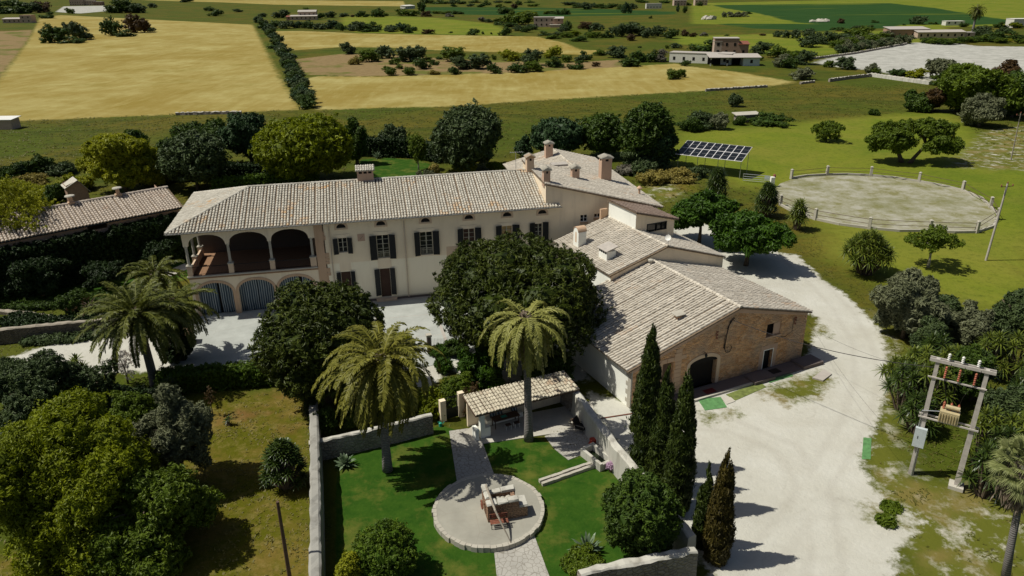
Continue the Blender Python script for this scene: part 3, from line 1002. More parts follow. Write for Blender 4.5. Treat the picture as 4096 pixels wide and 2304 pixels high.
def tree(name, label, cat, x, yb, yt, wpx, leaf, seed, n=14000, size=0.2, nb=34, group=None, depth=1.0, clear=0.18, tr=0.28, base=None, loc=None, off=0.0,
         bark='bark', limbs=5, h=None, sx=1.0, parts=True, **kw):
    P = np.array(G(x, yb)) if loc is None else np.array([loc[0], loc[1], 0.0])
    sc = pix(P)[2] / FV
    rx = wpx / 2 * sc
    H_ = h or height_for(P, yt)
    if loc is None and not off:
        for _ in range(4):
            P[0] += (x - pix((P[0], P[1], H_ * .55))[0]) * sc
            H_ = h or height_for(P, yt)
    z0 = H_ * clear
    rz = (H_ - z0) / 2
    rg = random.Random(seed)
    t = thing(name, label, cat, P, 0, group)
    me = crownmesh('crown', leaf, rx * 0.92, rx * 0.92 * depth, rz * 0.95, z0 + rz, nb, n, size, seed, **kw)
    instance('crown', me, (off, 0, 0), parent=t)
    mb = trunkmb(rg, H_ * 0.75, tr, limbs, rx * 0.5, lean=(off * .6, 0))
    mb.build('trunk', M[bark], t, smooth=True)
    return t

# ------------------------------------------------------------------ building helpers
def tiles(mb, O, U, V, poly, sp=0.3, Lt=0.45, r=0.115, mi=0, seed=1, jit=0.02):
    """barrel tiles in columns running up V over a convex polygon given in (u,v)"""
    rg = random.Random(seed)
    O, U, V = Vector(O), Vector(U).normalized(), Vector(V).normalized()
    N = U.cross(V).normalized()
    if N.z < 0:
        N = -N
    us_ = [p[0] for p in poly]
    k = int((max(us_) - min(us_)) / sp)
    ang = [math.pi * j / 4 for j in range(5)]
    for i in range(k):
        u = min(us_) + (i + 0.5) * sp
        vv = []
        for j in range(len(poly)):
            a, b = poly[j], poly[(j + 1) % len(poly)]
            if (a[0] - u) * (b[0] - u) <= 0 and abs(a[0] - b[0]) > 1e-6:
                vv.append(a[1] + (b[1] - a[1]) * (u - a[0]) / (b[0] - a[0]))
        if len(vv) < 2:
            continue
        v0, v1 = min(vv) - rg.uniform(0.02, 0.08), max(vv)
        v = v0
        colv = rg.uniform(0.2, 0.8)
        du = rg.uniform(-jit, jit)
        while v < v1 - 0.08:
            l = Lt * rg.uniform(0.9, 1.1)
            e = min(v + l * 1.1, v1)
            ra, rb = r * rg.uniform(1.0, 1.12), r * 0.86
            du += rg.uniform(-jit, jit) * 0.5
            du = max(-0.05, min(0.05, du))
            vs = []
            for (vp, rr, lift) in ((v, ra, 0.045), (e, rb, 0.01)):
                for a in ang:
                    vs.append(O + U * (u + du + rr * math.cos(a)) + V * vp + N * (lift + rr * math.sin(a) * 0.85))
            fs = [(q, q + 1, q + 6, q + 5) for q in range(4)] + [(4, 3, 2, 1, 0)]
            mb.add(vs, fs, mi, min(1, max(0, colv * 0.4 + rg.uniform(0, 0.6))))
            v += l


def roofplane(mb, pts, seed=1, sp=0.3, th=0.12, mi=0, mis=1, Lt=0.45, r=0.115, tilesize=True):
    """pts: planar polygon, first edge is the eave (left to right seen from below)"""
    P = [Vector(p) for p in pts]
    U = (P[1] - P[0]).normalized()
    n = (P[1] - P[0]).cross(P[2] - P[0]).normalized()
    if n.z < 0:
        n = -n
    V = n.cross(U).normalized()
    if V.z < 0:
        V = -V
    poly = [((p - P[0]).dot(U), (p - P[0]).dot(V)) for p in P]
    mb.slab([tuple(p) for p in P], th, mis)
    tiles(mb, P[0], U, V, poly, sp, Lt, r, mi, seed)


def ridge(mb, a, b, r=0.14, L_=0.42, mi=0, seed=3):
    rg = random.Random(seed)
    a, b = Vector(a), Vector(b)
    D = (b - a)
    n = max(1, int(D.length / L_))
    D.normalize()
    side = D.cross(Vector((0, 0, 1))).normalized()
    up = side.cross(D).normalized()
    for i in range(n):
        p, q = a + (b - a) * (i / n), a + (b - a) * ((i + 1.08) / n)
        vs = []
        for pp, rr in ((p, r * 1.1), (q, r * 0.9)):
            for j in range(6):
                t = math.pi * j / 5
                vs.append(pp + side * rr * math.cos(t) + up * (0.03 + rr * math.sin(t)))
        mb.add(vs, [(k, k + 1, k + 7, k + 6) for k in range(5)] + [(5, 4, 3, 2, 1, 0)], mi, rg.uniform(0.2, 1))


def wallgrid(mb, p0, p1, z0, ztop, holes=(), th=0.4, mi=0, inner=(0, 1), cuts=()):
    """vertical wall from p0 to p1 (plan); holes (a,b,c,d) = s0,s1,z0,z1 ; depth goes along inner vector"""
    p0, p1 = np.array(p0, float), np.array(p1, float)
    Ln = np.linalg.norm(p1 - p0)
    u = (p1 - p0) / Ln
    inn = np.array(inner, float)
    zt = ztop if callable(ztop) else (lambda s: ztop)
    ss = sorted(set([0, Ln] + [h[0] for h in holes] + [h[1] for h in holes] + list(cuts)))
    zmin = min(zt(s) for s in ss)
    zz = sorted(set([z0] + [h[2] for h in holes] + [h[3] for h in holes]))

    def pt(s, z, d=0):
        z = min(z, zt(s))
        q = p0 + u * s + inn * d
        return (q[0], q[1], z)
    for i in range(len(ss) - 1):
        a, b = ss[i], ss[i + 1]
        for j in range(len(zz)):
            c = zz[j]
            last = j == len(zz) - 1
            if not last:
                d = zz[j + 1]
                if any(h[0] - 1e-6 <= a and b <= h[1] + 1e-6 and h[2] - 1e-6 <= c and d <= h[3] + 1e-6 for h in holes):
                    continue
                mb.add([pt(a, c), pt(b, c), pt(b, d), pt(a, d)], [(0, 1, 2, 3)], mi)
            else:
                mb.add([pt(a, c), pt(b, c), pt(b, zt(b)), pt(a, zt(a))], [(0, 1, 2, 3)], mi)
    for (a, b, c, d) in holes:
        mb.add([pt(a, c), pt(b, c), pt(b, d), pt(a, d), pt(a, c, th), pt(b, c, th), pt(b, d, th), pt(a, d, th)],
               [(0, 1, 5, 4), (1, 2, 6, 5), (2, 3, 7, 6), (3, 0, 4, 7)], mi)


def archpts(x0, x1, zs, za, n=12, p=2.0):
    c, hw = (x0 + x1) / 2, (x1 - x0) / 2
    out = []
    for i in range(n + 1):
        t = -1 + 2 * i / n
        t = math.sin(t * math.pi / 2)
        out.append((c + hw * t, zs + (za - zs) * (1 - abs(t) ** p) ** (1 / p)))
    return out


def archwall(mb, x0, x1, zs, za, ztop, y0, y1, mi=0, n=14, fix='y', p=2.2):
    """spandrel wall over an arch; fix='y': wall lies along x between depths y0,y1"""
    A = archpts(x0, x1, zs, za, n, p)

    def P(a, y, z):
        return (a, y, z) if fix == 'y' else (y, a, z)
    for i in range(n):
        (a, za_), (b, zb_) = A[i], A[i + 1]
        mb.add([P(a, y0, za_), P(b, y0, zb_), P(b, y0, ztop), P(a, y0, ztop), P(a, y1, za_), P(b, y1, zb_), P(b, y1, ztop), P(a, y1, ztop)],
               [(0, 1, 2, 3), (5, 4, 7, 6), (0, 4, 5, 1), (3, 2, 6, 7)], mi)


def archring(mb, x0, x1, zs, za, w, y0, y1, mi=0, n=16, legs=None, p=2.2):
    A = archpts(x0, x1, zs, za, n, p)
    B = archpts(x0 - w, x1 + w, zs, za + w, n, p)
    if legs is not None:
        A = [(x0, legs)] + A + [(x1, legs)]
        B = [(x0 - w, legs)] + B + [(x1 + w, legs)]
    for i in range(len(A) - 1):
        vs = [(A[i][0], y0, A[i][1]), (A[i + 1][0], y0, A[i + 1][1]), (B[i + 1][0], y0, B[i + 1][1]), (B[i][0], y0, B[i][1])]
        vs += [(a, y1, c) for a, _, c in vs]
        mb.add(vs, [(0, 1, 2, 3), (0, 4, 5, 1), (3, 2, 6, 7)], mi)


def window(parent, s0, s1, z0, z1, t, cols=2, rows=4, shut=None, fmat='frame', pane='glass', bar=0.05, name='window', face=-1):
    """casement with glazing bars set at depth t; shutters folded back against the wall"""
    mb = MB()
    y0, y1 = t, t + 0.06
    w = s1 - s0
    for a, b in ((s0, s0 + bar), (s1 - bar, s1)):
        mb.box((a, y0, z0), (b, y1, z1))
    for a, b in ((z0, z0 + bar), (z1 - bar, z1)):
        mb.box((s0 + bar, y0, a), (s1 - bar, y1, b))
    for i in range(1, cols):
        c = s0 + w * i / cols
        bb = bar * (0.9 if cols == 2 else 0.5)
        mb.box((c - bb, y0 - 0.004, z0 + bar), (c + bb, y1, z1 - bar))
    for i in range(1, rows):
        c = z0 + (z1 - z0) * i / rows
        mb.box((s0 + bar, y0 + 0.01, c - bar * 0.35), (s1 - bar, y1, c + bar * 0.35))
    f = mb.build(name, M[fmat], parent)
    g = MB()
    g.box((s0 + 0.01, t + 0.07, z0 + 0.01), (s1 - 0.01, t + 0.09, z1 - 0.01))
    g.build('pane', M[pane], f)
    if shut:
        (a0, a1), (b0, b1), zt, zb = shut
        for k, (a, b) in enumerate(((a0, a1), (b0, b1))):
            s = MB()
            hinge = b if k == 0 else a
            outer = a if k == 0 else b
            vs = [(hinge, -0.03, zb), (outer, -0.16, zb), (outer, -0.16, zt), (hinge, -0.03, zt), (hinge, -0.08, zb), (outer, -0.21, zb), (outer, -0.21, zt), (hinge, -0.08, zt)]
            s.add(vs, [(0, 1, 2, 3), (7, 6, 5, 4), (0, 4, 5, 1), (1, 5, 6, 2), (2, 6, 7, 3), (3, 7, 4, 0)])
            # louvres
            nl = int((zt - zb) / 0.12)
            for q in range(nl):
                z = zb + 0.06 + q * (zt - zb - 0.1) / nl
                x_a, x_b = hinge + (outer - hinge) * 0.12, hinge + (outer - hinge) * 0.88
                ya, yb = -0.08 - 0.13 * 0.12, -0.08 - 0.13 * 0.88
                s.add([(x_a, ya - 0.002, z), (x_b, yb - 0.002, z), (x_b, yb - 0.025, z + 0.05), (x_a, ya - 0.025, z + 0.05)], [(0, 1, 2, 3)])
            s.build('shutter', M['shutter'], f)
    return f


def chimney(parent, x, y, zb, zt, w, d, wall='tan', hood='tile', slots=True, name='chimney', rot=0):
    mb = MB()
    mb.box((x - w / 2, y - d / 2, zb), (x + w / 2, y + d / 2, zt - 0.28))
    c = mb.build(name, M[wall], parent)
    s = MB()
    hgt = zt - zb
    zz = zt - 0.28 - 0.38
    for sx in (0,):
        s.box((x - w * 0.14, y - d / 2 - 0.006, zz), (x + w * 0.14, y - d / 2 + 0.02, zz + 0.24))
    s.box((x - w / 2 - 0.006, y - d * 0.14, zz), (x - w / 2 + 0.02, y + d * 0.14, zz + 0.24))
    s.build('flue_opening', M['dark'], c)
    h = MB()
    e = 0.13
    z0 = zt - 0.28
    h.add([(x - w / 2 - e, y - d / 2 - e, z0), (x, y - d / 2 - e, zt), (x + w / 2 + e, y - d / 2 - e, z0),
           (x - w / 2 - e, y + d / 2 + e, z0), (x, y + d / 2 + e, zt), (x + w / 2 + e, y + d / 2 + e, z0),
           (x - w / 2 - e, y - d / 2 - e, z0 - 0.07), (x + w / 2 + e, y - d / 2 - e, z0 - 0.07), (x + w / 2 + e, y + d / 2 + e, z0 - 0.07), (x - w / 2 - e, y + d / 2 + e, z0 - 0.07)],
          [(0, 1, 4, 3), (1, 2, 5, 4), (0, 6, 7, 2), (3, 4, 5), (0, 2, 1), (5, 8, 9, 3), (0, 3, 9, 6), (2, 7, 8, 5), (6, 9, 8, 7)], 0, 0.4)
    k = max(2, int((d + 2 * e) / 0.26))
    for sgn in (-1, 1):
        for i in range(k):
            yy = y - d / 2 - e + (i + 0.5) * (d + 2 * e) / k
            pts = [(x + sgn * (w / 2 + e + 0.03), yy, z0), (x, yy, zt)]
            h.tube(pts, [0.09, 0.075], 6, 0, 0.3 + 0.1 * ((i * 7) % 6))
    h.build('hood', M[hood], c)
    return c


# ------------------------------------------------------------------ the long farmhouse
AH = math.radians(11.44)
OH = (-9.086, 71.656, 0)
fh = thing('farmhouse', 'long cream two-storey farmhouse with grey tiled roof, black shutters and an arched loggia', 'house', OH, AH)
ZE = 8.98
wins = []                       # (s0,s1,z0,z1)
upper = [(-8.47, -7.59, 5.62), (-4.67, -3.45, 4.68), (-0.29, 1.0, 4.68), (4.2, 5.39, 4.72), (8.25, 9.35, 4.72), (11.80, 12.62, 4.84)]
for a, b, c in upper:
    wins.append((a, b, c, 7.17))
wins += [(-8.5, -7.55, 1.5, 3.55), (-4.6, -3.58, 0.35, 3.56), (12.2, 13.2, 0.3, 3.8)]
S0 = -9.75
mb = MB()
wallgrid(mb, (S0, 0), (14.4, 0), -0.3, ZE, [(a - S0, b - S0, c, d) for a, b, c, d in wins], th=0.35)
wallgrid(mb, (14.4, 13.7), (S0, 13.7), -0.3, ZE, [], inner=(0, -1))
wallgrid(mb, (S0, 13.7), (S0, 0), -0.3, ZE, [], inner=(1, 0))
mb.build('wall', M['plaster'], fh)
# dado and doorstep
mb = MB()
mb.box((S0, -0.012, -0.2), (-5.2, 0.0, 0.28))
mb.box((-3.0, -0.012, -0.2), (12.1, 0.0, 0.28))
mb.build('plinth', M['dconcrete'], fh)
mb = MB()
mb.box((-5.15, -0.45, -0.2), (-3.05, 0.02, 0.30))
mb.build('doorstep', M['tan'], fh)
# window and lunette trims
for q in [((a - 0.28, -0.03, 7.19), (b + 0.28, 0.0, 7.55)) for a, b, c in upper] + [((-8.55, -0.008, 3.62), (-7.4, 0.0, 5.45)), ((-4.75, -0.008, 3.62), (-3.35, 0.0, 4.55)), ((13.0, -0.008, 3.9), (13.5, 0.0, 7.15))]:
    mb = MB()
    mb.box(*q)
    mb.build('stone_surround', M['plaster2'], fh)
for i, (a, b, c) in enumerate(upper):
    sw = 0.5
    if i == 0:
        sh = ((-8.96, -8.49), (-7.57, -7.09), 7.17, 5.5)
    elif i == 1:
        sh = ((-5.38, -4.69), (-3.43, -2.81), 7.18, 4.6)
    elif i == 2:
        sh = ((-0.87, -0.31), (1.02, 1.66), 7.21, 4.66)
    elif i == 3:
        sh = ((3.58, 4.18), (5.41, 6.05), 7.25, 4.7)
    elif i == 4:
        sh = ((7.6, 8.23), (9.37, 10.1), 7.27, 4.72)
    else:
        sh = ((11.2, 11.78), (12.64, 13.23), 7.32, 4.8)
    w = window(fh, a, b, c, 7.17, 0.2, 2, 3 if i == 0 else 5, sh, pane='ochre' if i == 4 else ('brown_dark' if i == 3 else 'glass'))
    if i in (1, 2, 3):
        bal = MB()
        k = 9
        for q in range(k + 1):
            xx = a + (b - a) * q / k
            bal.box((xx - 0.012, 0.02, c), (xx + 0.012, 0.044, c + 0.75))
        bal.box((a, 0.015, c + 0.75), (b, 0.05, c + 0.79))
        bal.build('railing', M['frame'] if i < 3 else M['bframe'], w)
window(fh, -8.5, -7.55, 1.5, 3.55, 0.2, 1, 2, ((-8.94, -8.52), (-7.53, -7.10), 3.55, 1.46), pane='brown_dark', fmat='dwood')
d = MB()
d.box((-4.58, 0.22, 0.35), (-3.6, 0.28, 3.54))
for z in (1.0, 1.9, 2.8):
    d.box((-4.5, 0.205, z - 0.4), (-4.13, 0.22, z + 0.3), 0)
    d.box((-4.05, 0.205, z - 0.4), (-3.68, 0.22, z + 0.3), 0)
dr = d.build('door', M['brown_dark'], fh)
for k, (a, b) in enumerate(((-5.15, -4.62), (-3.56, -3.05))):
    s = MB()
    h_, o_ = (b, a) if k == 0 else (a, b)
    s.add([(h_, -0.03, .62), (o_, -.16, .62), (o_, -.16, 3.56), (h_, -.03, 3.56), (h_, -.08, .62), (o_, -.21, .62), (o_, -.21, 3.56), (h_, -.08, 3.56)],
          [(0, 1, 2, 3), (7, 6, 5, 4), (0, 4, 5, 1), (1, 5, 6, 2), (2, 6, 7, 3), (3, 7, 4, 0)])
    s.build('shutter', M['shutter'], dr)
d = MB()
d.box((12.2, 0.2, 0.3), (13.2, 0.28, 3.8))
d.build('door', M['shutter'], fh)
for c in (-8.03, -4.12, 0.36, 4.82, 8.83, 12.58):
    n = MB()
    A = archpts(c - 0.45, c + 0.45, 8.24, 8.66, 14)
    n.add([(x, -0.012, z) for x, z in A] + [(x, 0.02, z) for x, z in A], [tuple(range(15))])
    lu = n.build('attic_window', M['dark'], fh)
    n = MB()
    archring(n, c - 0.45, c + 0.45, 8.24, 8.66, 0.2, -0.05, 0.0, legs=8.2)
    n.box((c - 0.65, -0.05, 8.05), (c + 0.65, 0.0, 8.2))
    n.build('surround', M['tan'], lu)
mb = MB()
mb.box((-6.52, -0.02, 6.7), (-5.8, 0.0, 7.45))
sd = mb.build('sundial', M['pinkp'], fh)
mb = MB()
mb.tube([(-6.3, -0.03, 6.9), (-6.0, -0.2, 7.25)], 0.012, 5)
mb.build('gnomon', M['bframe'], sd)
mb = MB()
mb.box((2.37, -0.01, 0.3), (6.2, 0.0, 5.4))
mb.build('wall_panel', M['tan'], fh)
# stone corner strip with quoins
mb = MB()
mb.box((-10.68, -0.06, -0.2), (-9.85, 0.5, 8.9))
rq = random.Random(5)
z = 0.2
while z < 8.7:
    hq = rq.uniform(0.28, 0.5)
    if rq.random() < 0.6:
        mb.box((-9.85, -0.03, z), (-9.85 + rq.uniform(0.12, 0.4), 0.0, z + hq))
    z += hq + 0.05
mb.build('quoin_strip', M['sand'], fh)
# drain pipes and gutter
for s in (-9.23, -1.82):
    mb = MB()
    mb.tube([(s, -0.55, 8.9), (s, -0.45, 8.78), (s, -0.1, 8.6), (s, -0.1, 0.25)], 0.06, 8)
    mb.build('drain_pipe', M['pipe'], fh)
mb = MB()
mb.tube([(-24.2, -0.62, ZE - 0.05), (14.55, -0.62, ZE + 0.02)], 0.075, 8)
mb.tube([(-24.28, -0.62, ZE - 0.05), (-24.28, 14.2, ZE - 0.05)], 0.06, 8)
mb.build('gutter', M['zinc'], fh)
# loggia
mb = MB()
zf = 4.33
mb.box((-23.05, -0.08, zf - 0.28), (-10.68, 6.9, zf - 0.001))
mb.build('loggia_floor', M['terra'], fh)
mb = MB()
mb.box((-23.14, -0.16, zf - 0.10), (-10.69, 0.05, zf + 0.03))
mb.build('loggia_ledge', M['lime'], fh)
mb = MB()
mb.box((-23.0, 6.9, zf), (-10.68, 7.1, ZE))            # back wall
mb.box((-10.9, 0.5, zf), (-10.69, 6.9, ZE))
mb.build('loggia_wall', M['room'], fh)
mb = MB()
mb.box((-22.9, 7.12, -0.2), (-9.75, 13.65, ZE))
mb.build('rear_rooms', M['plaster'], fh)
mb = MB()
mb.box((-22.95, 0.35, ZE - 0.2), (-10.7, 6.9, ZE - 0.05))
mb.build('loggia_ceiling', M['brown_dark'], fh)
bays = [(-22.55, -19.13), (-18.78, -15.20), (-14.85, -11.28)]
mb = MB()
for a, b in bays:
    archwall(mb, a, b, 7.45, 8.5, ZE, 0.0, 0.35)
for a, b in ((-23.0, -22.55), (-19.13, -18.78), (-15.2, -14.85), (-11.28, -10.69)):
    mb.box((a, 0.0, 7.40), (b, 0.35, ZE))
for a, b in ((0.55, 2.85), (3.2, 5.7)):
    archwall(mb, a, b, 7.45, 8.45, ZE, -23.0, -22.65, fix='x')
for a, b in ((0.35, 0.55), (2.85, 3.2), (5.7, 6.9)):
    mb.box((-23.0, a, 7.40), (-22.65, b, ZE))
mb.build('loggia_arcade', M['plaster2'], fh)
cols_ = [(-22.8, 0.17), (-18.95, 0.17), (-15.02, 0.17), (-11.05, 0.17), (-22.8, 3.02), (-22.8, 5.95)]
for x, y in cols_:
    c = MB()
    w = 0.3 if x > -11.2 else 0.24
    c.box((x - w, y - 0.22, zf - 0.01), (x + w, y + 0.22, 5.36))
    co = c.build('pier', M['tan'], fh)
    c = MB()
    c.box((x - w - 0.05, y - 0.27, 5.36), (x + w + 0.05, y + 0.27, 5.46))
    c.lathe([(0.17, 5.46), (0.19, 5.52), (0.135, 5.6), (0.13, 7.25), (0.17, 7.32), (0.2, 7.42)], (x, y, 0), 14)
    c.build('column', M['lime'], co)
for i in range(3):
    a, b = cols_[i][0], cols_[i + 1][0]
    c = MB()
    c.box((a + 0.24, 0.15, 5.2), (b - 0.24, 0.19, 5.25))
    c.box((a + 0.24, 0.15, 4.42), (b - 0.24, 0.19, 4.46))
    k = int((b - a) / 0.14)
    for q in range(1, k):
        xx = a + 0.24 + (b - a - 0.48) * q / k
        c.box((xx - 0.007, 0.16, 4.46), (xx + 0.007, 0.175, 5.2))
    c.build('balustrade', M['bframe'], fh)
c = MB()
for a, b in ((0.4, 2.8), (3.25, 5.7)):
    c.box((-22.83, a, 4.35), (-22.65, b, 5.15))
c.build('parapet', M['tan'], fh)
# lower arcade
low = [(-22.45, -19.15, 2.35), (-18.62, -15.2, 2.35), (-14.72, -11.3, 2.35)]
mb = MB()
for a, b, zs in low:
    archwall(mb, a, b, zs, 3.5, zf - 0.11, 0.0, 0.55, p=2.1)
for a, b in ((-23.0, -22.45), (-19.15, -18.62), (-15.2, -14.72), (-11.3, -10.69)):
    mb.box((a, 0.0, -0.2), (b, 0.55, zf - 0.11))
mb.box((-23.0, 0.55, -0.2), (-22.6, 7.1, zf - 0.11))
mb.box((-23.0, 7.1, -0.2), (-10.0, 7.3, zf - 0.3))
mb.build('arcade_wall', M['plaster2'], fh)
mb = MB()
for a, b, zs in low:
    archring(mb, a, b, zs, 3.5, 0.26, -0.045, 0.0, legs=-0.1, p=2.1)
mb.build('arch_surround', M['sand'], fh)


def stripes():
    n = NT('striped_curtain_cloth')
    sx = n.node('ShaderNodeSeparateXYZ')
    n.link(n.co(), sx.inputs[0])
    x = sx.outputs[0]
    w = n.math('ADD', x, n.math('MULTIPLY', n.noise(0.6, 2), 0.15))
    f = n.math('FRACT', n.math('MULTIPLY', w, 4.6))
    f = n.step(n.math('ABSOLUTE', n.math('SUBTRACT', f, 0.5)), 0.10, 0.16)
    c = n.mix(f, (0.46, 0.50, 0.53), (0.055, 0.085, 0.115))
    n.pbsdf(c, 0.9)
    return n.mat


M['stripe'] = stripes()
for k, (a, b, zs) in enumerate(low):
    gap = (a + b) / 2 + (0.25, 0.1, 0.4)[k]
    gw = (0.10, 0.03, 0.16)[k]
    for c0, c1 in ((a - 0.02, gap - gw), (gap + gw, b + 0.02)):
        n = 60
        vs = []
        for i in range(n + 1):
            t = i / n
            x = c0 + (c1 - c0) * t
            y = 0.45 + 0.075 * math.sin(t * (c1 - c0) * 21) + 0.03 * math.sin(t * 9)
            yt = 0.42 + 0.03 * math.sin(t * (c1 - c0) * 21)
            vs += [(x, y, 0.06), (x, yt, 3.6)]
        mb = MB()
        mb.add(vs, [(2 * i, 2 * i + 2, 2 * i + 3, 2 * i + 1) for i in range(n)])
        mb.build('curtain', M['stripe'], fh)
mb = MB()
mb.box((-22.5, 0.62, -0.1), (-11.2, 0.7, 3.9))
mb.build('arcade_shade_sheet', M['dark'], fh)  # black sheet standing in for the shade behind the curtains
# roof
TE, TB, TR_ = -0.55, 14.25, 6.85
ZR = ZE + 0.30 * (TR_ - TE)
mats_t = [M['tile'], M['gutter_gap']]
mb = MB()
roofplane(mb, [(-24.25, TE, ZE), (14.5, TE, ZE + 0.06), (14.05, TR_, ZR + 0.06), (-17.2, TR_, ZR)], 11)
roofplane(mb, [(14.5, TB, ZE), (-24.25, TB, ZE), (-17.2, TR_, ZR), (14.05, TR_, ZR)], 12)
roofplane(mb, [(-24.25, TB, ZE), (-24.25, TE, ZE), (-17.2, TR_, ZR)], 13)
ridge(mb, (-17.2, TR_, ZR), (14.0, TR_, ZR + 0.06), seed=4)
ridge(mb, (-24.2, TE, ZE), (-17.2, TR_, ZR), seed=5)
ridge(mb, (-24.2, TB, ZE), (-17.2, TR_, ZR), seed=6)
rf = mb.build('roof', mats_t, fh)
c = MB()
cx, cy = -5.2, 6.95
c.box((cx - 0.85, cy - 0.5, 10.6), (cx + 0.85, cy + 0.5, 12.35))
ch = c.build('chimney', M['pinkp'], rf)
c = MB()
for q in (-0.5, 0, 0.5):
    c.box((cx + q - 0.17, cy - 0.51, 12.0), (cx + q + 0.17, cy - 0.4, 12.22))
c.build('flue_opening', M['dark'], ch)
c = MB()
c.slab([(cx - 1.0, cy - 0.65, 12.36), (cx + 1.0, cy - 0.65, 12.36), (cx + 1.0, cy + 0.65, 12.66), (cx - 1.0, cy + 0.65, 12.66)], 0.08, 0, 0.4)
tiles(c, (cx - 1.0, cy - 0.65, 12.36), (1, 0, 0), (0, 1.3, 0.3), [(0, 0), (2.0, 0), (2.0, 1.33), (0, 1.33)], 0.25, 0.45, 0.1, 0, 9)
c.build('hood', M['tile'], ch)

# ------------------------------------------------------------------ corner wing with grey roof and chimneys
cw = thing('corner_wing', 'cream wing with sloping grey roof and hooded chimneys at the right end of the farmhouse', 'house', OH, AH)


def zsh(s):
    return 11.24 - 0.26 * (s - 13.63)


mb = MB()
hs_ = [(16.76 - 14.4, 17.54 - 14.4, 7.0, 7.78), (18.28 - 14.4, 19.02 - 14.4, 7.37, 7.8)]
wallgrid(mb, (14.4, 0.0), (25.4, 0.0), -0.3, lambda s: zsh(14.4 + s) - 0.12, hs_, th=0.3)
wallgrid(mb, (12.95, 0.0), (14.4, 0.0), ZE + 0.05, lambda s: zsh(12.95 + s) - 0.12, [], th=0.3)
wallgrid(mb, (25.4, 0.0), (25.4, 24.0), -0.3, lambda s: zsh(25.4) - 0.12, [], inner=(-1, 0))
wallgrid(mb, (12.95, 11), (12.95, 0.0), ZE, lambda s: zsh(12.95) - 0.1, [], inner=(1, 0))
wallgrid(mb, (13.6, 24), (13.6, 11), 0, 7.7, [], inner=(1, 0))
wallgrid(mb, (25.4, 24), (13.6, 24), 0, 7.7, [], inner=(0, -1))
mb.build('wall', M['plaster2'], cw)
window(cw, 16.76, 17.54, 7.0, 7.78, 0.14, 2, 2, fmat='whiteobj')
window(cw, 18.28, 19.02, 7.37, 7.8, 0.14, 2, 1, fmat='whiteobj')
for a, b, z in ((16.7, 17.6, 7.0), (18.2, 19.1, 7.37)):
    mb = MB()
    mb.box((a, -0.08, z - 0.2), (b, 0.0, z - 0.003))
    mb.build('window_sill', M['sand'], cw)
mb = MB()
roofplane(mb, [(25.9, 11.0, zsh(25.9)), (25.9, -0.25, zsh(25.9)), (12.8, -0.25, zsh(12.8)), (12.8, 11.0, zsh(12.8))], 22, r=0.12)
roofplane(mb, [(25.9, 24.3, zsh(25.9)), (25.9, 11.0, zsh(25.9)), (20.0, 11.0, zsh(20.0)), (20.0, 24.3, zsh(20.0))], 23, r=0.12)
zl = zsh(20.0)
roofplane(mb, [(13.2, 11.3, 7.8), (13.2, 24.6, 7.8), (20.0, 24.3, zl), (20.0, 11.0, zl)], 24, r=0.12)
ridge(mb, (20.0, 11, zl), (20.0, 24.3, zl), 0.15, seed=7)
rfw = mb.build('roof', [M['tileb'], M['gutter_gap']], cw)
chimney(rfw, 18.6, 21.0, 9.0, 11.4, 0.95, 0.9, 'pinkp')
chimney(rfw, 12.75, 6.6, 10.9, 13.1, 0.8, 0.9, 'tan')
chimney(rfw, 13.2, 0.9, 10.9, 13.0, 0.7, 0.8, 'pinkp')
chimney(rfw, 17.9, 6.3, 9.9, 11.65, 0.85, 0.8, 'pinkp')
chimney(rfw, 22.4, 9.1, 8.7, 11.95, 1.25, 1.1, 'pinkp')
mb = MB()
mb.tube([(24.9, 4.3, 8.1), (24.9, 4.3, 9.0)], 0.13, 8)
mb.box((24.65, 4.05, 9.0), (25.15, 4.55, 9.1))
mb.tube([(24.9, 4.3, 9.1), (24.9, 4.3, 9.3)], [0.3, 0.12], 8)
mb.build('flue_pipe', M['sand'], rfw)
mb = MB()
mb.box((16.5, 10.9, zsh(16.9) + 0.05), (18.4, 12.2, zsh(16.5) + 0.16))
mb.build('roof_hatch', M['corr'], rfw)
mb = MB()
mb.tube([(12.0, 10.5, 9.5), (12.0, 10.5, 12.6)], 0.03, 6)
mb.tube([(11.3, 10.5, 12.5), (12.9, 10.5, 12.5)], 0.02, 5)
for q in range(6):
    xx = 11.4 + q * 0.27
    mb.tube([(xx, 10.15, 12.5), (xx, 10.85, 12.5)], 0.014, 4)
tag(mb.build('television_aerial', M['steel'], loc=OH, rotz=AH), 'grid television aerial on a mast behind the farmhouse ridge', 'aerial')

# ------------------------------------------------------------------ barn frame buildings
AB = math.radians(25.6)
OB = (9.057, 49.287, 0)
kb = thing('kitchen_wing', 'low white wing with pale ridged tile roof between the farmhouse and the stone barn', 'house', OB, AB)
zk = lambda s: 7.76 - 0.284 * (11.75 - s)
zk2 = lambda s: 7.76 - 0.315 * (s - 11.75)
mb = MB()
wallgrid(mb, (5.6, 11.8), (11.75, 11.8), 3, lambda s: zk(5.6 + s) - 0.15, [], inner=(0, 1))
wallgrid(mb, (11.75, 11.8), (18.7, 11.8), 0, lambda s: zk2(11.75 + s) - 0.15, [], inner=(0, 1))
wallgrid(mb, (18.7, 11.8), (18.7, 22.5), 0, zk2(18.7) - 0.15, [], inner=(-1, 0))
mb.build('front_wall', M['plaster2'], kb)
mb = MB()
wallgrid(mb, (5.6, 17.3), (5.6, 11.8), 0, zk(5.6) - 0.15, [], inner=(1, 0))
mb.box((4.55, 20.6, 0), (5.6, 21.0, zk(4.6) - 0.1))
mb.box((4.55, 17.6, 0), (4.95, 18.0, zk(4.6) - 0.1))
mb.build('side_wall', M['white'], kb)
mb = MB()
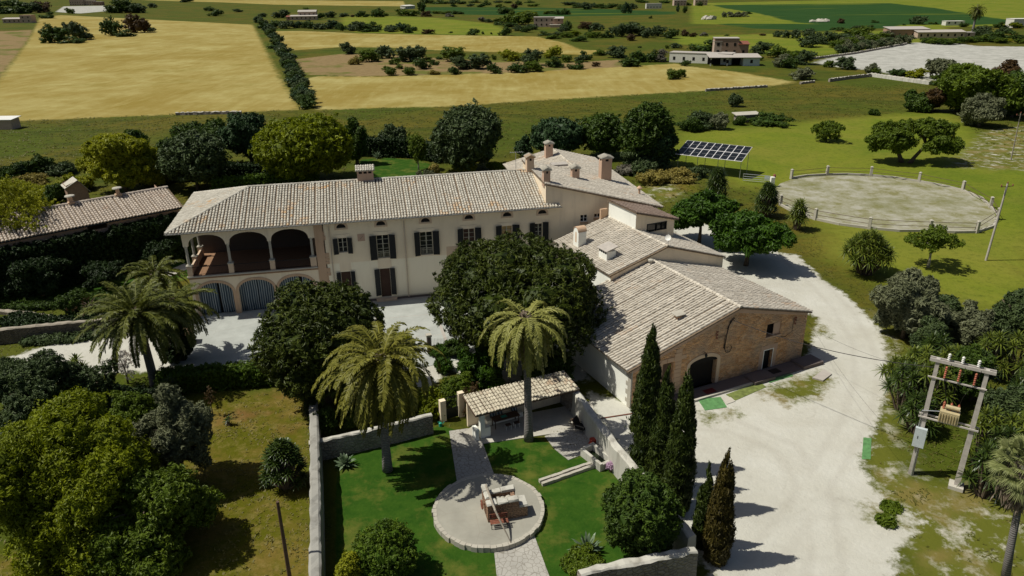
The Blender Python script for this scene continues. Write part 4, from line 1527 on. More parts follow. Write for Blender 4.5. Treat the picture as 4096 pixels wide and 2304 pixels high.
wallgrid(mb, (5.7, 21), (5.7, 17.3), 0, zk(5.7) - 0.15, [], inner=(1, 0))
wallgrid(mb, (4.6, 17.33), (5.6, 17.33), 4.6, lambda s: zk(4.6 + s) - 0.14, [])
mb.build('porch_wall', M['plaster2'], kb)
mb = MB()
mb.box((4.4, 17.5, zk(4.6) - 0.4), (5.7, 17.65, zk(4.6) - 0.18))
mb.build('porch_beam', M['dwood'], kb)
mb = MB()
roofplane(mb, [(5.45, 22.3, zk(5.45)), (5.45, 11.65, zk(5.45)), (11.75, 11.65, 7.76), (11.75, 22.3, 7.76)], 31, Lt=0.5, r=0.12)
roofplane(mb, [(4.25, 21.3, zk(4.25)), (4.25, 17.35, zk(4.25)), (5.45, 17.35, zk(5.45)), (5.45, 21.3, zk(5.45))], 32, r=0.12)
roofplane(mb, [(18.9, 11.65, zk2(18.9)), (18.9, 22.3, zk2(18.9)), (11.75, 22.3, 7.76), (11.75, 11.65, 7.76)], 33, Lt=0.5, r=0.12)
ridge(mb, (11.75, 11.65, 7.76), (11.75, 22.3, 7.76), seed=8)
rk = mb.build('roof', [M['tileb'], M['gutter_gap']], kb)
mb = MB()
mb.box((5.5, 11.6, zk(5.5) - 0.2), (5.62, 17.3, zk(5.5) - 0.13))
mb.build('eave_tiles', M['sand'], kb)
# belfry style chimney
c = MB()
x, y = 6.75, 19.3
A = archpts(y - 0.5, y + 0.5, 7.75, 8.25, 10)
sil = [(y - 0.5, 6.0)] + A + [(y + 0.5, 6.0)]
nn = len(sil)
c.add([(x - 0.45, a, z) for a, z in sil] + [(x + 0.45, a, z) for a, z in sil],
      [tuple(range(nn)), tuple(range(nn, 2 * nn))[::-1]] + [(i, (i + 1) % nn, nn + (i + 1) % nn, nn + i) for i in range(nn)])
bc = c.build('chimney', M['white'], rk)
bc['label'] = 'round-topped white chimney with an arched niche'
c = MB()
for i in range(len(A) - 1):
    (a, z), (b, z2) = A[i], A[i + 1]
    c.add([(x - 0.5, a, z + .01), (x + 0.5, a, z + .01), (x + 0.5, b, z2 + .01), (x - 0.5, b, z2 + .01), (x - 0.5, a, z + .07), (x + 0.5, a, z + .07), (x + 0.5, b, z2 + .07), (x - 0.5, b, z2 + .07)],
          [(4, 5, 6, 7), (0, 4, 7, 3), (1, 2, 6, 5)])
c.build('hood', M['sand'], bc)
c = MB()
A2_ = archpts(y - 0.15, y + 0.15, 7.6, 7.8, 8)
pts = [(y - 0.15, 6.7)] + A2_ + [(y + 0.15, 6.7)]
c.add([(x - 0.455, a, z) for a, z in pts], [tuple(range(len(pts)))])
c.build('flue_opening', M['tan'], bc)
c = MB()
x0, x1, y0, y1 = 6.6, 7.6, 14.1, 15.5
c.box((x0, y0, 5.9), (x1, y1, 7.25))
bx = c.build('chimney', M['white'], rk)
bx['label'] = 'squat white box chimney with a lean-to lid'
c = MB()
c.slab([(x0 - 0.15, y0 - 0.15, 7.36), (x1 + 0.15, y0 - 0.15, 7.72), (x1 + 0.15, y1 + 0.15, 7.72), (x0 - 0.15, y1 + 0.15, 7.36)], 0.06, 0, 0.5)
c.build('hood', M['corr'], bx)
c = MB()
for q in range(4):
    c.box((x0 - 0.006, y0 + 0.1 + q * 0.34, 7.0), (x0 + 0.01, y0 + 0.34 + q * 0.34, 7.22))
c.build('flue_opening', M['dark'], bx)
mb = MB()
mb.tube([(11.9, 11.9, 7.3), (11.9, 11.9, 9.1)], 0.03, 6)
mst = mb.build('mast', M['steel'], None)
dsh = thing('satellite_dish', 'small white satellite dish on a mast at the low white wing roof', 'dish', OB, AB)
mst.parent = dsh
mb = MB()
cc = Vector((11.75, 11.75, 8.6))
ax = Vector((-0.75, -0.5, 0.45)).normalized()
s1_ = ax.cross(Vector((0, 0, 1))).normalized()
s2_ = ax.cross(s1_)
vs = []
for i, (rr, dd) in enumerate(((0.02, 0), (0.14, 0.02), (0.24, 0.06), (0.29, 0.09))):
    for k in range(14):
        a = 2 * math.pi * k / 14
        vs.append(cc + ax * dd + s1_ * rr * math.cos(a) + s2_ * rr * math.sin(a))
mb.add(vs, [(i * 14 + k, i * 14 + (k + 1) % 14, (i + 1) * 14 + (k + 1) % 14, (i + 1) * 14 + k) for i in range(3) for k in range(14)])
mb.build('dish', M['whiteobj'], dsh)

# ------------------------------------------------------------------ square lookout room
tw = thing('lookout_room', 'white upper room with a dark mono-pitch tile roof and a wide black-framed window', 'annex', OB, AB)
zt = lambda s: 9.62 - 0.27 * (s - 11.75)
mb = MB()
wallgrid(mb, (11.75, 21.9), (11.75, 17.0), 6.5, 9.45, [], inner=(1, 0))
mb.build('side_wall', M['white'], tw)
mb = MB()
wallgrid(mb, (11.75, 17.0), (16.5, 17.0), 5, lambda s: zt(11.75 + s) - 0.12, [(1.36, 3.8, 7.35, 8.2)], th=0.25)
wallgrid(mb, (16.5, 17.0), (16.5, 21.9), 4, zt(16.5) - 0.1, [], inner=(-1, 0))
wallgrid(mb, (16.5, 21.9), (11.75, 21.9), 4, lambda s: zt(16.5 - s) - 0.1, [], inner=(0, -1))
mb.build('front_wall', M['plaster2'], tw)
mb = MB()
a, b, c0, c1 = 13.11, 15.55, 7.35, 8.2
for p, q in (((a, 16.96, c0), (a + .08, 17.1, c1)), ((b - .08, 16.96, c0), (b, 17.1, c1)), ((a + .08, 16.96, c0), (b - .08, 17.1, c0 + .08)), ((a + .08, 16.96, c1 - .08), (b - .08, 17.1, c1)),
             ((14.3, 16.97, c0 + .08), (14.38, 17.09, c1 - .08)), ((14.95, 16.97, c0 + .08), (15.0, 17.09, c1 - .08))):
    mb.box(p, q)
w = mb.build('window', M['bframe'], tw)
mb = MB()
mb.box((a + .02, 17.11, c0 + .02), (b - .02, 17.13, c1 - .02))
mb.build('pane', M['glass'], w)
mb = MB()
roofplane(mb, [(16.85, 16.75, zt(16.85)), (16.85, 22.1, zt(16.85)), (11.6, 22.1, zt(11.6)), (11.6, 16.75, zt(11.6))], 41, Lt=0.4)
mb.build('roof', [M['tiled'], M['gutter_gap']], tw)
mb = MB()
mb.box((10.9, 22.05, 6.9), (11.7, 22.3, 8.7))
mb.build('stair_wall', M['sand'], tw)

# ------------------------------------------------------------------ stone barn
bn = thing('stone_barn', 'big barn with rubble stone gable, arched doorway, white side wall and grey tiled roof', 'barn', OB, AB)
zb1 = lambda s: 3.44 + 0.301 * (s + 0.45)
zb2 = lambda s: 6.61 - 0.256 * (s - 10.11)
zbt = lambda s: (zb1(s) if s < 10.11 else zb2(s)) - 0.1
mb = MB()
holes = [(2.9, 3.95, 0.0, 3.15), (5.6, 8.35, 0.0, 2.35), (13.4, 14.95, 3.15, 4.3), (13.45, 14.4, 0.0, 1.85)]
wallgrid(mb, (0, 0), (17.9, 0), -0.3, zbt, holes, th=0.45, cuts=(10.11,))
gw_ = mb.build('gable_wall', M['stone'], bn)
mb = MB()
wallgrid(mb, (17.9, 0), (17.9, 11.5), -0.3, zb2(17.9) - 0.1, [], inner=(-1, 0))
mb.build('back_wall', M['stone'], bn)
mb = MB()
wallgrid(mb, (0, 12.3), (0, 0.0), -0.3, zb1(0) - 0.1, [], inner=(1, 0))
mb.build('side_wall', M['white'], bn)
mb = MB()
z = 0.0
k = 0
rq = random.Random(9)
while z < 3.1:
    hq = rq.uniform(0.32, 0.45)
    wq = 0.55 if k % 2 else 0.3
    mb.box((-0.025, -0.025, z), (0.10, wq + 0.1, z + hq - 0.02))
    z += hq
    k += 1
mb.build('corner_stones', M['lime'], bn)
# plaster band following the eaves
mb = MB()
for a, b, f in ((0.0, 10.11, zb1), (10.11, 17.9, zb2)):
    mb.add([(a, -0.012, f(a) - 0.55), (b, -0.012, f(b) - (0.45 if a == 0 else 0.35)), (b, -0.012, f(b) - 0.1), (a, -0.012, f(a) - 0.1)], [(0, 1, 2, 3)])
mb.box((13.1, -0.012, 1.85), (14.9, 0, 2.3))
mb.box((12.95, -0.012, 0.0), (13.44, 0, 1.85))
mb.box((14.41, -0.012, 0.0), (14.85, 0, 1.85))
mb.build('render_band', M['pinkp'], bn)
# dressed blocks beside the side door
mb = MB()
rq = random.Random(4)
for a, b in ((2.0, 2.88), (3.97, 4.7)):
    z = 0.1
    while z < 3.9 - (0.0 if a > 3 else 0.6):
        hq = rq.uniform(0.3, 0.42)
        s0 = a + rq.uniform(0, 0.2)
        mb.box((s0, -0.03, z), (b, 0.0, z + hq - 0.03), 0, rq.random())
        z += hq
for s0 in np.arange(2.1, 4.6, 0.62):
    mb.box((s0, -0.035, 3.2), (s0 + 0.58, 0.0, 3.55), 0, rq.random())
mb.build('dressed_stones', M['sand'], bn)
# arched door
mb = MB()
archring(mb, 5.6, 8.35, 2.35, 2.8, 0.32, -0.05, 0.0, legs=0.0, p=2.0)
mb.build('arch_surround', M['tan'], bn)
mb = MB()
mb.box((5.62, 0.40, 0.0), (8.33, 0.46, 2.35))
for q in range(1, 9):
    mb.box((5.62 + q * 0.3, 0.392, 0.05), (5.64 + q * 0.3, 0.40, 2.3))
dd = mb.build('door', M['dark'], bn)
mb = MB()
A = archpts(5.6, 8.35, 2.352, 2.8, 12, 2.0)
mb.add([(x, -0.02, z) for x, z in A], [tuple(range(13))])
mb.build('door_head', M['dark'], dd)
for (a, b, z) in ((2.9, 3.95, 3.15), (13.45, 14.4, 1.85)):
    mb = MB()
    mb.box((a + .02, 0.3, 0.0), (b - .02, 0.36, z - .02))
    mb.box((a + (b - a) / 2 - .01, 0.292, 0.05), (a + (b - a) / 2 + .01, 0.3, z - .05))
    mb.build('door', M['dwood'] if a < 5 else M['shutter'], bn)
mb = MB()
mb.box((13.42, 0.42, 3.17), (14.93, 0.45, 4.28))
w = mb.build('window', M['dark'], bn)
mb = MB()
mb.box((14.2, 0.06, 3.17), (14.93, 0.1, 4.25))
mb.build('shutter', M['pinkp'], w)
mb = MB()
mb.box((13.3, -0.1, 3.0), (15.05, 0.1, 3.145))
mb.build('window_sill', M['sand'], bn)
mb = MB()
mb.box((13.37, -0.03, 0.0), (13.44, 0.02, 1.93))
mb.box((14.41, -0.03, 0.0), (14.48, 0.02, 1.93))
mb.box((13.44, -0.03, 1.86), (14.41, 0.02, 1.93))
mb.build('door_frame', M['white'], bn)
mb = MB()
roofplane(mb, [(-0.45, 12.35, zb1(-0.45)), (-0.45, -0.2, zb1(-0.45)), (10.11, -0.2, 6.61), (10.11, 12.35, 6.61)], 51, Lt=0.55, r=0.12, sp=0.31)
roofplane(mb, [(18.2, -0.2, zb2(18.2)), (18.2, 11.75, zb2(18.2)), (10.11, 11.75, 6.61), (10.11, -0.2, 6.61)], 52, Lt=0.55, r=0.12, sp=0.31)
ridge(mb, (10.11, -0.2, 6.61), (10.11, 11.7, 6.61), 0.16, seed=9)
rb = mb.build('roof', [M['tileb'], M['gutter_gap']], bn)
mb = MB()
mb.box((-0.38, -0.1, zb1(-0.4) - 0.2), (0.0, 12.2, zb1(-0.4) - 0.13))
mb.build('eave_tiles', M['sand'], bn)
c = MB()
c.box((5.85, 2.3, 5.1), (6.3, 2.75, 5.75))
c1_ = c.build('flue_pipe', M['sand'], rb)
c = MB()
c.slab([(5.6, 2.1, 5.85), (6.5, 2.05, 5.9), (6.6, 2.9, 5.95), (5.65, 2.95, 5.85)], 0.06)
c.build('cap_stone', M['lime'], c1_)
c = MB()
c.lathe([(0.22, 5.9), (0.15, 6.2), (0.13, 6.75), (0.26, 6.8), (0.26, 6.95), (0.15, 7.0)], (9.6, 11.3, 0), 10)
c.build('flue_pot', M['lime'], rb)
# lantern over the arch, insulator brackets and wall cables
ln = thing('wall_lantern', 'small black iron lantern on the rubble gable above the wide arched door', 'lantern', OB, AB)
c = MB()
c.tube([(6.95, 0, 3.25), (6.95, -0.25, 3.3)], 0.015, 5)
c.build('bracket', M['bframe'], ln)
c = MB()
c.lathe([(0.03, 0.22), (0.1, 0.15), (0.12, 0.1), (0.08, -0.12), (0.03, -0.15)], (6.95, -0.25, 3.05), 6)
c.build('lamp_head', M['bframe'], ln)
c = MB()
c.tube([(9.0, -0.06, 4.9), (9.45, -0.08, 5.65), (9.7, -0.08, 5.75), (9.25, -0.06, 5.5), (9.05, -0.06, 4.5), (8.95, -0.05, 3.2), (9.15, -0.08, 2.75), (9.5, -0.1, 2.75), (9.7, -0.08, 3.1), (9.6, -0.06, 3.3)], 0.035, 6)
c.tube([(8.2, -0.05, 4.3), (8.9, -0.05, 4.4), (8.85, -0.05, 3.2), (9.4, -0.05, 3.2)], 0.02, 5)
tag(c.build('wall_cable', M['cable'], loc=OB, rotz=AB), 'thick black cable looping down the middle of the rubble stone gable', 'cable')
c = MB()
c.tube([(16.3, -0.05, 4.3), (16.3, -0.05, 3.1), (15.6, -0.05, 2.75), (15.0, -0.05, 2.8)], 0.02, 5)
tag(c.build('wall_cable', M['cable'], loc=OB, rotz=AB), 'thin black cable below the right bracket of the rubble stone gable', 'cable')
for px_, z, nm2 in ((7.9, 4.7, 'iron cable bracket with insulators high on the gable left of the cable loop'), (16.35, 4.15, 'iron cable bracket with insulators on the gable beside the upper window')):
    b_ = thing('cable_bracket', nm2, 'bracket', OB, AB, 'cable brackets on the barn gable')
    c = MB()
    c.tube([(px_, -0.12, z - 0.4), (px_, -0.12, z + 0.3)], 0.03, 6)
    c.tube([(px_, 0, z), (px_, -0.12, z)], 0.02, 5)
    c.build('bracket', M['rust'], b_)
    for q in (-0.3, 0, 0.25):
        c = MB()
        c.lathe([(0.03, -0.08), (0.06, -0.05), (0.035, 0), (0.06, 0.05), (0.02, 0.08)], (px_ + 0.05, -0.2, z + q), 8)
        c.build('insulator', M['rust'], b_)

# platform steps in front of the gable
sp_ = MB()
sp_.box((3.5, -1.35, -0.1), (13.0, -0.02, 0.14))
structure(sp_.build('walkway', M['dconcrete'], loc=OB, rotz=AB))
sp_ = MB()
sp_.box((3.5, -1.55, -0.1), (12.9, -1.36, 0.17))
structure(sp_.build('walkway_kerb', M['slabs'], loc=OB, rotz=AB))
sp_ = MB()
sp_.box((13.05, -1.5, -0.1), (18.6, -0.02, 0.12))
structure(sp_.build('walkway', M['dconcrete'], loc=OB, rotz=AB))
for k, (a, b, y0, y1, z, lab) in enumerate(((11.1, 13.3, -1.75, -0.5, 0.3, 'raised dark slab step in front of the gable between the two doors'), (16.6, 18.9, -1.6, -0.1, 0.3, 'raised dark slab step at the right corner of the rubble gable'))):
    c = MB()
    c.box((a, y0, 0.0), (b, y1, z))
    c.box((a + 0.1, y0 + 0.1, z), (b - 0.1, y1 - 0.1, z + 0.03))
    tag(c.build('slab_step', M['dconcrete'], loc=OB, rotz=AB), lab, 'step', 'slab steps by the barn')
c = MB()
c.box((6.6, -1.2, 0.14), (7.6, -0.6, 0.165))
tag(c.build('doormat', M['doormat'], loc=OB, rotz=AB), 'dark red doormat in front of the arched barn door', 'doormat')
c = MB()
c.box((13.7, -1.1, 0.12), (14.6, -0.45, 0.16))
tag(c.build('doormat', M['cable'], loc=OB, rotz=AB), 'black doormat in front of the narrow barn door', 'doormat')

# ------------------------------------------------------------------ palms, yuccas, agaves, cypresses
def lean_top(base, x, y, lo=1.5, hi=16):
    best = None
    for h in np.arange(lo, hi, 0.05):
        p = G(x, y, h)
        d = np.hypot(*(p[:2] - base[:2]))
        if best is None or d < best[0]:
            best = (d, h, p)
    return best[2], best[1]


def fronds(mb, rg, n, length, e_hi, e_lo, droop, lf=0.45, lw=0.062, step=0.07, mi=0, wind=(0, 0), hang=0.5, wid=0.12, rmi=0):
    for i in range(n):
        t = (i + 0.5) / n
        az = i * 2.39996 + rg.uniform(-.15, .15)
        el = e_hi + (e_lo - e_hi) * (t ** 0.85) + rg.normal(0, 0.06)
        Ln = length * rg.uniform(0.85, 1.08) * (0.72 + 0.28 * min(1, t * 3))
        m_ = 14
        dr = droop * rg.uniform(0.8, 1.2)
        pts = [np.array([math.cos(az) * wid, math.sin(az) * wid, rg.uniform(-.1, .12)])]
        e, a = el, az
        for k in range(m_):
            e -= dr / m_ * (0.4 + 1.2 * k / m_)
            e = max(e, -1.45)
            d = np.array([math.cos(a) * math.cos(e), math.sin(a) * math.cos(e), math.sin(e)])
            d[0] += wind[0] * k / m_
            d[1] += wind[1] * k / m_
            d /= np.linalg.norm(d)
            pts.append(pts[-1] + d * Ln / m_)
        pts = np.array(pts)
        s = np.arange(0.12 * Ln, Ln, step)
        idx = s / Ln * m_
        i0 = np.minimum(idx.astype(int), m_ - 1)
        fr = (idx - i0)[:, None]
        p = pts[i0] * (1 - fr) + pts[i0 + 1] * fr
        T = norm(pts[i0 + 1] - pts[i0])
        side = norm(np.cross(T, np.array([0, 0, 1.0])) + 1e-6)
        upv = np.cross(side, T)
        prof = np.sin(np.clip(s / Ln, 0, 1) ** 0.7 * math.pi * 0.93) ** 0.6 * 0.9 + 0.1
        base = rg.uniform(0.1, 0.6)
        for sg in (-1, 1):
            k = len(s)
            dirv = norm(side * sg * 0.8 + T * rg.uniform(0.45, 0.75, (k, 1)) + upv * rg.uniform(0.0, 0.35, (k, 1)) - np.array([0, 0, 1]) * hang * rg.uniform(0.2, 0.7, (k, 1)))
            ll = (lf * prof * rg.uniform(0.8, 1.15, k))[:, None]
            w = norm(np.cross(dirv, upv + 0.4 * rg.normal(size=(k, 3)))) * lw
            tip = p + dirv * ll - np.array([0, 0, 1]) * ll * 0.12
            md = p + dirv * ll * 0.5
            v = np.stack([p, md + w, tip, md - w], 1).reshape(-1, 3)
            mb.block(v, np.arange(4 * k).reshape(k, 4), mi, np.clip(base + rg.uniform(-.1, .4, k), 0, 1))
        # rachis
        for j in range(m_):
            sd = norm(np.cross(pts[j + 1] - pts[j], np.array([0, 0, 1.0])) + 1e-6)
            w0, w1 = 0.045 * (1 - j / m_) + 0.01, 0.045 * (1 - (j + 1) / m_) + 0.01
            v = np.array([pts[j] - sd * w0, pts[j] + sd * w0, pts[j + 1] + sd * w1, pts[j + 1] - sd * w1]) + np.array([0, 0, 0.01])
            mb.block(v, np.array([[0, 1, 2, 3]]), rmi, np.array([0.85]))


def palm(label, base, top, seed, n=60, length=3.6, e_hi=1.3, e_lo=-0.7, droop=1.5, leaf='palm', r=0.32, wind=(0, 0), dead=0, group=None, hang=0.5, lf=0.5, name='date_palm', bulge=0.0):
    rg = np.random.default_rng(seed)
    t = thing(name, label, 'palm', base, 0, group)
    top = np.array(top) - np.array(base)
    k = 9
    pts, rad = [], []
    for i in range(k):
        q = i / (k - 1)
        pts.append((top[0] * q ** 1.4, top[1] * q ** 1.4, -0.2 + (top[2] + 0.2) * q))
        rad.append(r * (1.28 if i == 0 else (1.1 if i == 1 else 1.0 - 0.22 * q)) * (1.0 + (0.35 if i >= k - 2 else 0)))
    mb = MB()
    mb.tube(pts, rad, 14)
    mb.build('trunk', M['ptrunk'], t, smooth=True)
    mb = MB()
    fronds(mb, rg, n, length, e_hi, e_lo, droop, wind=wind, hang=hang, lf=lf, wid=0.25)
    if dead:
        fronds(mb, rg, dead, length * 0.75, -0.9, -1.35, 0.5, hang=0.8, wid=0.3, mi=1, rmi=1, lf=0.35)
    # old leaf bases
    c = norm(rg.normal(size=(120, 3)))
    pos = c * np.array([0.42, 0.42, 0.5]) * r / 0.32
    leafquads(mb, pos, norm(c + rg.normal(0, .3, c.shape)), 0.12, 1.8, rg, rg.uniform(0, 1, 120), 1)
    mb.build('crown', [L[leaf], L['deadfan']], t, loc=top)
    return t


def rosette(mb, rg, c, n, ln, w, e_lo=-0.5, e_hi=1.4, mi=0, droop=0.25, axis=None, seg=2):
    """sword leaves radiating from one head; c (3,)"""
    i = np.arange(n) + 0.5
    el = e_lo + (e_hi - e_lo) * (i / n) ** 0.9
    az = i * 2.39996 + rg.uniform(0, 6)
    d = np.stack([np.cos(az) * np.cos(el), np.sin(az) * np.cos(el), np.sin(el)], 1)
    if axis is not None:
        ax = np.array(axis)
        d = norm(d + ax * 0.5)
    L_ = (ln * rg.uniform(0.75, 1.15, n))[:, None]
    side = norm(np.cross(d, np.array([0, 0, 1.0]))) * w
    p0 = c + d * 0.05
    m1 = c + d * L_ * 0.45
    m2 = c + d * L_ * 0.8 - np.array([0, 0, 1]) * L_ * droop * 0.35
    tip = c + d * L_ - np.array([0, 0, 1]) * L_ * droop
    v = np.stack([p0 - side * .6, p0 + side * .6, m1 + side, m1 - side, m2 + side * .6, m2 - side * .6, tip], 1)
    var = np.clip(rg.uniform(0, 0.8, n) + 0.2 * (i / n), 0, 1)
    b = np.arange(n)[:, None] * 7
    mb.block(v.reshape(-1, 3), b + np.array([[0, 1, 2, 3]]), mi, var)
    mb.block(v.reshape(-1, 3), b + np.array([[3, 2, 4, 5]]), mi, var)
    mb.block(v.reshape(-1, 3), b + np.array([[5, 4, 6]]), mi, var)


def yucca(label, x, yb, yt, w, seed, heads=12, n=38, ln=0.75, leaf='yucca', group=None, name='yucca', cat='yucca', loc=None, h=None, lw=0.05, e_lo=-0.6, low=0.25):
    P = np.array(G(x, yb)) if loc is None else np.array([loc[0], loc[1], 0.0])
    sc = pix(P)[2] / FV
    H_ = h or height_for(P, yt)
    rx = max(0.2, w / 2 * sc - ln * 0.55)
    rg = np.random.default_rng(seed)
    t = thing(name, label, cat, P, 0, group)
    mb = MB()
    tk = MB()
    for i in range(heads):
        a = i * 2.39996
        q = math.sqrt((i + 0.5) / heads)
        zz = (H_ - ln * 0.55) * (1 - (1 - low) * (q ** 2.2) * rg.uniform(0.5, 1.0))
        c = np.array([math.cos(a) * rx * q, math.sin(a) * rx * q, max(0.25, zz)])
        rosette(mb, rg, c, n, ln, lw, e_lo=e_lo, droop=rg.uniform(0.1, 0.35))
        tk.tube([(c[0] * 0.25, c[1] * 0.25, -0.1), (c[0] * 0.6, c[1] * 0.6, c[2] * 0.5), tuple(c)], [0.12, 0.09, 0.07], 6)
    mb.build('blades', L[leaf], t)
    tk.build('stem', M['bark'], t)
    return t


def shrub(name, label, cat, x, yb, yt, w, leaf, seed, n=3500, size=0.12, nb=12, group=None, depth=1.0, loc=None, h=None, rx=None, aspect=1.3, **kw):
    P = np.array(G(x, yb)) if loc is None else np.array([loc[0], loc[1], 0.0])
    sc = pix(P)[2] / FV
    rx = rx or w / 2 * sc
    H_ = h or height_for(P, yt)
    if loc is None:
        P[1] += rx * depth * 0.7
        P[0] *= (P[1]) / (P[1] - rx * depth * 0.7)
        H_ = h or height_for(P, yt)
    me = crownmesh(name, leaf, rx, rx * depth, H_ * 0.52, H_ * 0.48, nb, n, size, seed, aspect=aspect, **kw)
    o = instance(name, me, P)
    return tag(o, label, cat, group)


def cypress(label, loc, h, r, seed, leaf='cyp', group='cypresses by the yard wall', n=26000):
    rg = np.random.default_rng(seed)
    C, Rd = [], []
    k = int(h / 0.42)
    for i in range(k):
        q = (i + 0.5) / k
        rr = r * (min(1, 0.72 + q * 1.6) * (1 - q ** 2.1) ** 0.8 + 0.05)
        m_ = 5 if rr > 0.35 else (2 if rr > 0.18 else 1)
        for j in range(m_):
            a = rg.uniform(0, 6.28)
            off = rr * 0.5 if m_ > 1 else 0
            C.append([math.cos(a) * off, math.sin(a) * off, 0.1 + q * h * 0.97])
            Rd.append([rr * rg.uniform(0.5, 0.66), rr * rg.uniform(0.5, 0.66), 0.5])
    C, Rd = np.array(C), np.array(Rd)
    A = Rd[:, 0] * Rd[:, 2]
    w = rg.choice(len(C), n, p=A / A.sum())
    d = norm(rg.normal(size=(n, 3)) * np.array([1, 1, 0.7]))
    pos = C[w] + Rd[w] * d * (1 - np.abs(rg.normal(0, .12, n)) + rg.exponential(0.06, n))[:, None]
    out = norm(np.column_stack([pos[:, 0], pos[:, 1], np.zeros(n)]))
    rr_ = np.hypot(pos[:, 0], pos[:, 1])
    q = np.clip(pos[:, 2] / h, 0, 1)
    lim = r * (np.minimum(1, 0.72 + q * 1.6) * (1 - q ** 2.1) ** 0.8 + 0.05)
    ok = rr_ > lim * 0.55
    pos, out, w = pos[ok], out[ok], w[ok]
    nr = norm(out + rg.normal(0, .55, out.shape))
    tg = norm(np.array([0, 0, 1.0]) + out * 0.25 + rg.normal(0, .3, out.shape))
    bv = rg.uniform(0, 1, len(C))
    mb = MB()
    leafquads(mb, pos, nr, 0.07, 2.2, rg, np.clip(bv[w] * .5 + rg.uniform(0, .5, len(w)), 0, 1), 0, tg)
    nI = len(ICO)
    v = (C[:, None, :] + Rd[:, None, :] * 0.8 * ICO[None]).reshape(-1, 3)
    f = (ICOF[None] + (np.arange(len(C)) * nI)[:, None, None]).reshape(-1, 3)
    mb.block(v, f, 0, np.full(len(f), 0.1))  # hidden core, dark leaf tone painted as the cypress's inner shade
    t = thing('cypress', label, 'cypress', (loc[0], loc[1], 0), 0, group)
    mb.build('crown', L[leaf], t)
    tk = MB()
    tk.tube([(0, 0, -0.1), (0, 0, h * 0.5)], [0.16, 0.08], 7)
    tk.build('trunk', M['bark'], t)
    return t


cypress('tallest dark cypress, farthest from the camera of the row outside the garden wall', (8.75, 41.4), 11.3, 1.0, 1, n=32000)
cypress('slim dark cypress squeezed between the two tallest ones', (9.45, 39.2), 9.3, 0.85, 2)
cypress('tall dark cypress nearest the yard, third in the row', (10.15, 37.3), 10.2, 0.88, 3, n=30000)
cypress('smallest cypress of the row, green with a narrow pointed top', (10.95, 34.2), 5.8, 0.5, 4, n=14000)
cypress('short brownish-green cypress nearest the camera at the garden wall corner', (11.55, 33.0), 7.6, 0.72, 5, 'cypy', n=24000)

# date palms
b1 = G(392, 975)
t1, _h = lean_top(b1, 343, 790)
palm('date palm with arching dark fronds and a leaning trunk beside the forecourt on the left', b1, t1, 11, n=64, length=4.6, e_hi=1.4, e_lo=-0.6, droop=1.25, leaf='palmd', r=0.36, hang=0.5, lf=0.55, group='date palms')
b2 = G(975, 1183)
t2, _h = lean_top(b2, 957, 905)
palm('date palm with wind-swept yellow-green fronds on the left side of the walled garden lawn', b2, t2, 12, n=84, length=4.7, e_hi=1.35, e_lo=-1.15, droop=1.8, leaf='palm', r=0.30, wind=(-0.25, -0.1), hang=0.4, lf=0.5, group='date palms')
b3 = G(1330, 1107)
t3, _h = lean_top(b3, 1322, 800)
palm('date palm with drooping yellowed fronds and a withered top in front of the garden shelter', b3, t3, 13, n=54, length=4.1, e_hi=0.9, e_lo=-1.1, droop=1.9, leaf='palmy', r=0.29, hang=0.35, lf=0.42, group='date palms', dead=8)
b4 = G(392, 800)
t4, _h = lean_top(b4, 388, 690)
palm('smaller date palm rising just behind the leaning one', b4, t4, 14, n=44, length=3.4, e_hi=1.35, e_lo=-0.6, droop=1.4, leaf='palmd', r=0.3, group='date palms')
b5 = G(455, 905)
t5, _h = lean_top(b5, 432, 765)
palm('date palm with an ivy-wrapped trunk in front of the loggia corner', b5, t5, 15, n=52, length=4.0, e_hi=1.2, e_lo=-0.9, droop=1.5, leaf='palmd', r=0.33, group='date palms')
shrub('ivy', 'dark ivy mass wrapped round the trunk of the palm by the loggia', 'ivy', 440, 0, 0, 0, 'ivy', 16, 7000, 0.12, 14, loc=(b5[0], b5[1]), h=4.2, rx=1.1)
# withered heart of the drooping palm
# fan palm at the right edge
bf = G(2528, 1470)
tf_, _h = lean_top(bf, 2580, 1175)
fp = thing('fan_palm', 'fan palm with a shaggy dead skirt at the right edge of the yard', 'palm', bf)
rg = np.random.default_rng(77)
dt = np.array(tf_) - np.array(bf)
mb = MB()
mb.tube([(0, 0, -0.3), tuple(dt * 0.33 + [-.05, 0, 0]), tuple(dt * 0.66), tuple(dt)], [0.24, 0.19, 0.17, 0.2], 10)
mb.build('trunk', M['ptrunk'], fp, smooth=True)
mb = MB()
for i in range(46):
    az = i * 2.39996
    el = 1.2 - 2.0 * (i / 46)
    d = np.array([math.cos(az) * math.cos(el), math.sin(az) * math.cos(el), math.sin(el)])
    c = d * rg.uniform(0.8, 1.15)
    side = norm(np.cross(d, [0, 0, 1.0]))
    upv = np.cross(side, d)
    k = 26
    an = np.linspace(-1.25, 1.25, k)
    dr = norm(d[None] * np.cos(an)[:, None] + side[None] * np.sin(an)[:, None] + upv[None] * 0.1)
    tip = c + dr * (0.85 * rg.uniform(.85, 1.1, k))[:, None] - np.array([0, 0, 1]) * rg.uniform(.1, .35, k)[:, None]
    w = norm(np.cross(dr, upv)) * 0.03
    md = c + dr * 0.5
    v = np.stack([np.repeat(c[None], k, 0), md + w, tip, md - w], 1).reshape(-1, 3)
    mb.block(v, np.arange(4 * k).reshape(k, 4), 0, rg.uniform(0, 1, k))
    mb.block(np.array([side * -.02, side * .02, c + side * .012, c - side * .012]), np.array([[0, 1, 2, 3]]), 0, np.array([0.6]))
c = np.stack([rg.normal(0, .35, 900), rg.normal(0, .35, 900), -rg.uniform(0.2, 2.3, 900)], 1)
